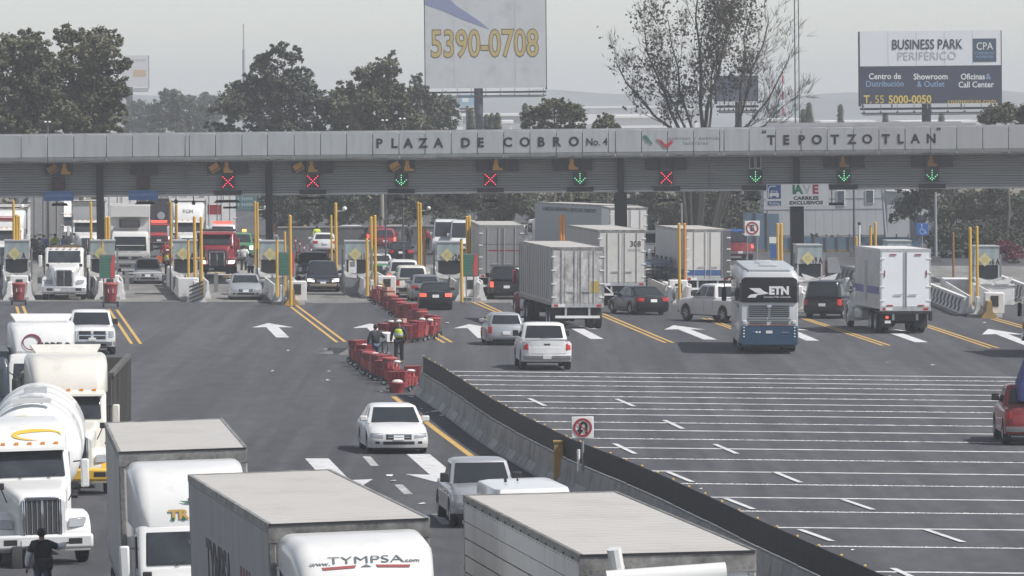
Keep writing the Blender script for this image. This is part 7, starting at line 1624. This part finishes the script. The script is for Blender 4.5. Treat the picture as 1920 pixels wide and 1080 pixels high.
def person(label,M,top,legs=M_trous,cap=None,vest=None,la=(.25,.0,-.55),ra=(.25,0,-.55),lf=None,rf=None,stride=0,lean=0,hat=None,sleeves=None,h=1.70,group='people on foot',bag=None,bagm=None):
    """la/ra: direction of the upper arm (out, forward, up); lf/rf: forearm direction"""
    t=thing('person',label,'person',group); t.matrix_world=M; k=h/1.72
    def P(x,y,z): return Vector((x*k,(y+lean*max(0,z-.95))*k,z*k))
    sh=1.40; lf=lf or (.02,.25,-.9); rf=rf or (.02,.25,-.9)
    def arm(s,u,f):
        u=Vector((s*u[0],u[1],u[2])).normalized()*.29; f=Vector((s*f[0],f[1],f[2])).normalized()*.26
        a=Vector((s*.19,0,sh)); e=a+u; w_=e+f; return a,e,w_,f.normalized()
    V=[P(0,0,.96),P(0,0,1.14),P(0,-.01,1.32),P(0,0,1.46),P(0,.015,1.52),P(0,.03,1.60),P(0,.02,1.68)]
    R=[(.125*k,.09*k),(.11*k,.08*k),(.125*k,.09*k),.052*k,.066*k,(.080*k,.095*k),(.066*k,.08*k)]; E=[(0,1),(1,2),(2,3),(3,4),(4,5),(5,6)]
    hands=[]; J={}
    for s,u,f in ((-1,la,lf),(1,ra,rf)):
        a,e,w_,fd=arm(s,u,f); i=len(V); V+=[P(*a),P(*e),P(*w_),P(*(w_+fd*.08))]; R+=[.05*k,.038*k,.028*k,(.040*k,.020*k)]; E+=[(2,i),(i,i+1),(i+1,i+2),(i+2,i+3)]; hands.append((w_+fd*.06,fd,s)); J[s]=(a,e,w_)
    for s in (-1,1):
        st=stride*s; i=len(V); V+=[P(s*.10,0,.88),P(s*.11,st*.5+.02,.50),P(s*.11,st-.01,.10),P(s*.115,st+.12,.045)]; R+=[.088*k,.062*k,.042*k,(.042*k,.03*k)]; E+=[(0,i),(i,i+1),(i+1,i+2),(i+2,i+3)]; J[2*s]=(V[i],V[i+1],V[i+2],V[i+3])
    # nose and ears
    i=len(V); V+=[P(0,.125,1.60)]; R+=[.016*k]; E+=[(5,i)]
    roots=[0]
    for hp,fd,s in hands:     # four fingers and a thumb, each its own chain rooted in the palm
        side=fd.cross(Vector((0,0,1))); side=side.normalized() if side.length>.1 else Vector((1,0,0)); nrm=side.cross(fd).normalized()
        for q,(o_,ln) in enumerate(((-.027,.062),(-.009,.074),(.009,.070),(.027,.055),(.042,.05))):
            b0=hp+side*o_*(1 if q<4 else .8)+fd*(.0 if q<4 else -.03); d=(fd if q<4 else (fd*.6+side*.8)).normalized()
            i=len(V); V+=[P(*b0),P(*(b0+d*ln*.6)),P(*(b0+d*ln*.6+(d*.8-nrm*.5).normalized()*ln*.5))]; R+=[.010*k,.009*k,.007*k]; E+=[(i,i+1),(i+1,i+2)]; roots.append(i)
    skin('body',V,E,R,M_skin,t,roots)
    # clothes
    T=[P(0,0,.90),P(0,0,1.10),P(0,-.01,1.32),P(0,0,1.45)]; TR=[(.20*k,.15*k),(.19*k,.145*k),(.215*k,.16*k),.085*k]; TE=[(0,1),(1,2),(2,3)]
    for s in (-1,1):
        a,e,w_=J[s]; i=len(T); T+=[P(*a),P(*e),P(*w_)]; TR+=[.095*k,.072*k,.052*k]; TE+=[(2,i),(i,i+1),(i+1,i+2)]
    skin('jacket',T,TE,TR,top,t)
    if sleeves:
        for s in (-1,1): a,e,w_=J[s]; skin('sleeve',[P(*(a*.6+e*.4)),P(*e),P(*w_)],[(0,1),(1,2)],[.10*k,.082*k,.062*k],sleeves,t)
    G=[P(0,0,.98)]; GR=[(.165*k,.125*k)]; GE=[]
    for s in (-1,1):
        a,b_,c,d=J[2*s]; i=len(G); G+=[a,b_,c-Vector((0,0,.02*k))]; GR+=[.115*k,.09*k,.075*k]; GE+=[(0,i),(i,i+1),(i+1,i+2)]
    skin('trousers',G,GE,GR,legs,t)
    if vest: skin('vest',[P(0,0,.98),P(0,0,1.15),P(0,-.01,1.34),P(0,0,1.43)],[(0,1),(1,2),(2,3)],[(.235*k,.185*k),(.225*k,.18*k),(.25*k,.195*k),.115*k],vest,t); vest is M_hiv and MB().lathe([(0,.2*k),(.06*k,.205*k),(.07*k,.19*k)],'z',16,(0,0,1.12*k)).build('reflective_band',M_silv,t)
    for s in (-1,1): d=J[2*s][3]; MB().hexa([(d.x-.045*k,d.y-.20*k,0),(d.x+.045*k,d.y-.20*k,0),(d.x+.045*k,d.y+.08*k,0),(d.x-.045*k,d.y+.08*k,0),(d.x-.04*k,d.y-.19*k,.09*k),(d.x+.04*k,d.y-.19*k,.09*k),(d.x+.035*k,d.y+.06*k,.05*k),(d.x-.035*k,d.y+.06*k,.05*k)]).build('shoe',M_shoe,t,bevel=.015)
    c=P(0,-.012,1.645); MB().ball(c,.10*k,14,9,(.98,1.08,1.0)).build('hair',M_hair,t,smooth=80)
    if hat: c=P(0,.005,1.69); MB().ball(c,.108*k,14,9,(.98,1.15,.66)).build('hat',hat,t,smooth=80)
    if hat: MB().lathe([(0,.10*k),(.012*k,.135*k),(.02*k,.10*k)],'z',16,(c.x,c.y+.03*k,c.z-.01)).build('hat_brim',hat,t)
    for s in (-1,1): MB().ball(P(s*.032,.112,1.615),.011*k,6,4).build('eye',M_hair,t); MB().ball(P(s*.083,.02,1.60),.022*k,6,5,(.5,.8,1.2)).build('ear',M_skin,t)
    if bag: 
        x,y,z=bag; MB().box(x-.17,x+.17,y-.07,y+.07,z-.13,z+.13).build('bag',bagm or M_jack,t,bevel=.05); MB().tube([P(x-.12,y,z+.1),P(-.13,-.15,1.3),P(.0,-.1,1.47),P(.14,.12,1.3),P(x+.14,y+.08,z+.08)],.018).build('bag_strap',bagm or M_jack,t)
    return t
def stand(px,py,face): return frame(at(px,py),face)    # face: yaw of the look direction, 0 = away from the camera
person('street vendor in a dark vest and white sleeves wiping the grille of the gas tanker',stand(82,1140,-.1),M_jack,M_denim,sleeves=M_shirt,la=(.4,.1,-.9),lf=(.15,.15,-.9),ra=(.45,.75,-.35),rf=(.45,.85,.25),bag=(.10,-.2,1.0),h=1.76)
person('vendor in a dark jacket and jeans standing among the red carts',stand(704,688,.5),M_jack,M_denim,ra=(.6,.3,-.5),rf=(.5,.7,-.2),h=1.74)
person('traffic officer in a yellow vest and white cap beside the red carts',stand(748,681,2.9),M_jack,M_trous,vest=M_hiv,hat=mat('cap_white',(.75,.75,.74),.6),stride=.06,h=1.78)
person('police officer in a bright yellow jacket with a shoulder strap at the left lanes',stand(103,487,.3),M_hiv,M_trous,bag=(-.12,-.2,1.0),h=1.78)
person('man in a pale blue shirt next to the person in bright yellow',stand(119,489,.9),M_lblue,M_denim,hat=MATS['cap_white'],h=1.78)
person('man in a blue jacket in the group at the left lanes',stand(83,488,-.4),M_blue,M_trous,h=1.74)
person('man in black with his back turned in the group at the left lanes',stand(74,494,.2),M_jack,M_trous,h=1.74)
person('first of two people in dark jackets beside the leftmost booth',stand(56,486,.6),M_jack,M_denim,hat=mat('cap_gray',(.4,.4,.4),.6))
person('second of two people in dark jackets beside the leftmost booth',stand(66,487,-.5),M_jack,M_trous)
person('person in a white shirt cut off by the left picture edge',stand(4,525,.3),M_shirt,M_trous)
person('worker with white helmet and safety vest by the orange paddle',stand(314,520,2.6),M_redj,M_trous,vest=M_hiv,hat=MATS['cap_white'])
person('person in red further up the lane with the worker',stand(310,500,2.8),M_redj,M_trous)
person('man in a white shirt walking away right of the maroon truck',stand(457,512,-.2),M_shirt,M_trous,stride=.12,h=1.78)
person('man in a white shirt bending over a box right of the maroon truck',stand(470,528,.4),M_shirt,M_trous,ra=(.2,.8,-.5),rf=(0,.9,-.3),la=(.2,.8,-.5),lf=(0,.9,-.3),lean=.25)
person('person in yellow behind the far white sedan',stand(594,466,.4),M_hiv,M_trous,h=1.7)
person('person in dark clothes leaning on the far white hatchback',stand(767,464,.6),M_jack,M_trous,h=1.78)
person('person in a red jacket beside the white vans',stand(801,472,2.7),M_redj,M_trous,h=1.74)
person('person in yellow with a white cap at the twin poles behind booth 1A',stand(487,497,2.9),M_hiv,M_trous,hat=MATS['cap_white'])
person('person in a gray coat left of booth 1A',stand(514,478,2.9),mat('coat_gray',(.2,.2,.2),.7),M_trous)
# ================================================================== RED VENDOR CARTS
M_bin=[mat('bin_red_a',(.30,.04,.045),.5,var=.1,scale=3,dirt=(.2,.06,.06),dirt_amt=.25,dirt_scale=2),mat('bin_red_b',(.22,.028,.036),.55,var=.1,scale=3,dirt=(.15,.05,.05),dirt_amt=.25,dirt_scale=2),mat('bin_red_c',(.36,.075,.07),.55,var=.1,scale=3,dirt=(.25,.1,.09),dirt_amt=.25,dirt_scale=2)]
M_card=mat('cardboard',(.42,.26,.20),.8,var=.1,scale=4); M_cloth=mat('cloth_white',(.66,.65,.62),.8,var=.1,scale=6)
def tub(b,x,y,z0,w0,w1,d0,d1,h):
    b.hexa([(x-w0,y-d0,z0),(x+w0,y-d0,z0),(x+w0,y+d0,z0),(x-w0,y+d0,z0),(x-w1,y-d1,z0+h),(x+w1,y-d1,z0+h),(x+w1,y+d1,z0+h),(x-w1,y+d1,z0+h)])
def cart_proto(kind,rg):
    t=bpy.data.objects.new('vendor_cart',None); COL.objects.link(t)
    m=M_bin[kind%3]; m2=M_bin[(kind+1)%3]
    b=MB(); b.box(-.36,.36,-.03,.03,.16,.20); b.box(-.36,-.32,-.26,.26,.16,.20) ; b.build('base_frame',M_dark,t)
    bx('base_plate',M_dark,t,-.34,.34,-.26,.26,.201,.23)
    for sd in (-1,1): wheel(t,sd*.30,-.24 if kind%2 else .2,.135,.07,'alloy')
    for x in (-.24,.24): MB().cyl((x,.26,.2),(x,.28,.98),.015,n=6).build('handle_bar',M_dark,t)
    MB().cyl((-.24,.28,.98),(.24,.28,.98),.015,n=6).build('handle_grip',M_black,t)
    if kind in (0,3):       # two stacked crates with ribs
        for q,z in ((0,.235),(1,.62)):
            b=MB(); tub(b,0,0,z,.25,.29,.19,.22,.36); o=b.build('crate',m if q==0 else m2,t)
            for x in (-.2,-.07,.07,.2): bx('crate_rib',m2 if q==0 else m,o,x-.018,x+.018,-.235,-.205,z+.05,z+.33)
            b=MB(); b.box(-.30,.30,-.235,.235,z+.345,z+.375); b.build('crate_rim',m,t)
        if kind==3: bx('cardboard_box',M_card,t,-.22,.22,-.17,.17,1.0,1.20)
    elif kind==1:           # tall tub with lid
        b=MB(); rings=[[(r*math.cos(a)*1.15,r*math.sin(a)*.9,z) for a in [2*PI*k/14 for k in range(14)]] for z,r in ((.235,.20),(.55,.225),(.56,.24),(.60,.235),(.95,.25))]
        b.loft(rings); b.build('tub',m,t,smooth=40); b=MB(); b.loft([[(r*math.cos(a)*1.15,r*math.sin(a)*.9,z) for a in [2*PI*k/14 for k in range(14)]] for z,r in ((.951,.275),(1.0,.275),(1.05,.2))]); b.build('lid',m2,t,smooth=40)
        for x in (-.1,.1): bx('label',M_cloth,t,x-.015,x+.015,-.245,-.215,.62,.78)
    else:                   # low crates with bottles and a bag
        b=MB(); tub(b,0,0,.235,.28,.31,.2,.23,.42); o=b.build('crate',m,t); bx('crate_rim',m2,t,-.32,.32,-.24,.24,.656,.69)
        for x in (-.2,-.07,.07,.2): bx('crate_rib',m2,o,x-.018,x+.018,-.245,-.215,.3,.62)
        for i in range(6):
            x=-.2+.2*(i%3); y=-.1+.2*(i//3); MB().cyl((x,y,.69),(x,y,.95),.06,.03,8).build('bottle',m2 if i%2 else m,t)
        MB().ball((.1,-.1,.98),.13,9,6,(1.2,1,.6)).build('cloth_bag',M_cloth,t,smooth=60)
    return t
rg=random.Random(12); protos=[cart_proto(k,rg) for k in range(4)]; used=[False]*4
def cart(px,py,yaw,kind,label):
    if not used[kind]: t=protos[kind]; used[kind]=True
    else: t=dup(protos[kind])
    t['label']=label; t['category']='vendor cart'; t['group']='red vendor carts snaking over the asphalt'; t.matrix_world=frame(at(px,py),yaw); return t
def along(P,n):
    L=[0]
    for a,b in zip(P,P[1:]): L.append(L[-1]+math.dist(a,b))
    out=[]
    for k in range(n):
        d=L[-1]*k/(n-1)
        for i in range(len(P)-1):
            if d<=L[i+1]+1e-6: f=(d-L[i])/(L[i+1]-L[i]); out.append((P[i][0]+(P[i+1][0]-P[i][0])*f,P[i][1]+(P[i+1][1]-P[i][1])*f)); break
    return out
rows=[([(706,565),(716,572),(736,585),(756,599),(776,610),(792,617)],17,'cart of the upper slanting row, counted from booth 11A',.9),
      ([(808,622),(815,629),(806,635),(790,638),(772,641),(755,643),(738,640),(722,640)],12,'cart of the middle row, counted from its right end',-.2),
      ([(672,680),(679,688),(688,695),(697,701)],6,'cart of the left bend, counted from the top',.9),
      ([(702,704),(714,710),(726,716),(736,722)],6,'cart of the lowest row, counted from the left',.7),
      ([(747,735),(763,730),(774,722)],3,'cart of the last cluster at the barrier end, counted from the left',.2)]
kn=['crated red','lidded red tub','open red','red and cardboard']
for P,n,lab,yaw in rows:
    for i,(px,py) in enumerate(along(P,n)):
        kind=rg.choice([0,0,0,2,3,0,1]) if n>6 else [0,2,0,0,1,2][i%6]
        t=cart(px+rg.uniform(-1,1),py+rg.uniform(-.8,.8),yaw+rg.uniform(-.5,.5),kind,f'{ORD[i]} {lab}')
        sc=rg.uniform(1.0,1.2); t.matrix_world=t.matrix_world @ Matrix.Rotation(rg.uniform(-.05,.05),4,'Y') @ Matrix.Diagonal((sc,sc,rg.uniform(.74,.98),1))
t=cart(35,572,.1,1,'red cart parked below the leftmost booth'); t.matrix_world=t.matrix_world @ Matrix.Diagonal((1.2,1.2,1.15,1)); t['group']='red carts parked at the islands'
t=cart(207,576,.1,1,'red cart parked under the left price board'); t.matrix_world=t.matrix_world @ Matrix.Diagonal((1.25,1.25,1.25,1)); t['group']='red carts parked at the islands'
t=thing('red_bucket','single red bucket on the ground in front of the cart line','bucket'); put(t,745,737,0); b=MB(); b.loft([[(r*math.cos(a),r*math.sin(a),z) for a in [2*PI*k/14 for k in range(14)]] for z,r in ((0,.22),(.34,.28),(.36,.30),(.39,.30))]); b.build('bucket',M_bin[0],t,smooth=40); MB().ball((0,0,.42),.16,9,6,(1.3,1,.6)).build('cloth',M_cloth,t)
t=thing('delivery_tricycle','small white cargo tricycle between the two men at the carts','tricycle'); put(t,727,664,.5)
lofty([rrect(-.5,.3,.55,.9,.05),rrect(.5,.3,.5,.95,.05)],'cargo_box',M_cloth,t)
for x,y in ((-.35,-.4),(.35,-.4),(0,.7)): MB().lathe([(-.02,.26),(0,.3),(.02,.26)],'x',18,(x,y,.3)).build('wheel',M_tyre,t); MB().tube([(x,y,.3),(x*.5,y*.4,.75)],.02).build('fork',M_dark,t)
MB().tube([(-.2,.6,1.0),(.2,.6,1.0)],.02).build('handlebar',M_dark,t)
# ---- traffic cones and delineator posts beyond the booths
M_orange=mat('cone_orange',(.62,.16,.05),.6)
for i,(px,py,lab) in enumerate([(554,468,'first slim red delineator post behind the stake pickup'),(562,474,'second slim red delineator post behind the stake pickup'),(570,482,'third slim red delineator post behind the stake pickup'),(583,486,'fourth slim red delineator post behind the stake pickup')]):
    t=thing('delineator_post',lab,'post','red delineator posts'); put(t,px,py,0); MB().cyl((0,0,.06),(0,0,.95),.05,.045,8).build('post',M_redp2,t); MB().cyl((0,0,.6),(0,0,.72),.055,n=8).build('white_band',M_sw,t); bx('base',M_black,t,-.16,.16,-.16,.16,0,.06)
t=thing('orange_net','orange construction netting at the gray wall','net'); put(t,540,455,0); bx('net_panel',mat('net_orange',(.42,.20,.10),.8,var=.2,scale=3),t,-1.2,1.0,0,.03,.3,1.5); 
for x in (-1.2,1.0): MB().cyl((x,0,0),(x,0,1.6),.04,n=6).build('post',M_ypole,t)
t=thing('traffic_bollard','yellow bottle shaped bollard at the gray wall','bollard'); put(t,571,458,0); MB().cyl((0,0,0),(0,0,.7),.3,.25,10).build('base',M_yconc,t); MB().cyl((0,0,.7),(0,0,1.5),.2,.12,10).build('top',M_yconc,t)
t=thing('orange_shovel_sign','orange paddle beside the worker in the hatchback lane','sign'); put(t,302,515,0); MB().cyl((0,0,0),(.1,0,.8),.025,n=6).build('handle',M_card,t); MB().lathe([(-.02,.01),(-.02,.24),(.02,.24),(.02,.01)],'y',16,(-.12,0,.98)).build('paddle',M_orange,t)
t=thing('white_cabinet','white machine cabinet right of booth 19 A','cabinet'); put(t,1560,535,.1); bx('base',M_redp,t,-.9,-.35,0,.6,0,1.5); MB().hexa([(-.3,-.3,.75),(.55,-.3,.75),(.55,.5,.75),(-.3,.5,.75),(-.3,-.1,1.7),(.3,-.1,1.7),(.3,.5,1.7),(-.3,.5,1.7)]).build('hood',M_wconc,t); bx('foot',M_booth,t,-.25,.4,-.1,.5,0,.749)
t=thing('striped_crash_nose','rounded white crash barrier nose by the leftmost twin poles','barrier'); put(t,1240,548,.05); bx('block',M_wconc,t,-.9,.9,0,1,.0,1.0,bevel=.1); bx('foot',M_kerb,t,-1,1,-.1,1.1,0,.1); t['label']='white concrete block right of the trailer numbered 308'
# barrier arms across the lanes
M_arm=mat('gate_arm',(.55,.54,.52),.5)
for px,py,L,lab in ((238,545,1.4,'gate arm across the lane of the silver hatchback'),(405,548,2.0,'gate arm across the lane of the maroon truck'),(1745,560,-1.6,'gate arm right of the white box truck')):
    t=thing('gate_arm',lab,'barrier arm','gate arms'); put(t,px,py,.05); MB().cyl((0,0,1.0),(L*1.5,0,1.02),.035,n=6).build('arm',M_arm,t); bx('gate_post',M_booth,t,-.12,.12,-.1,.1,0,1.1)
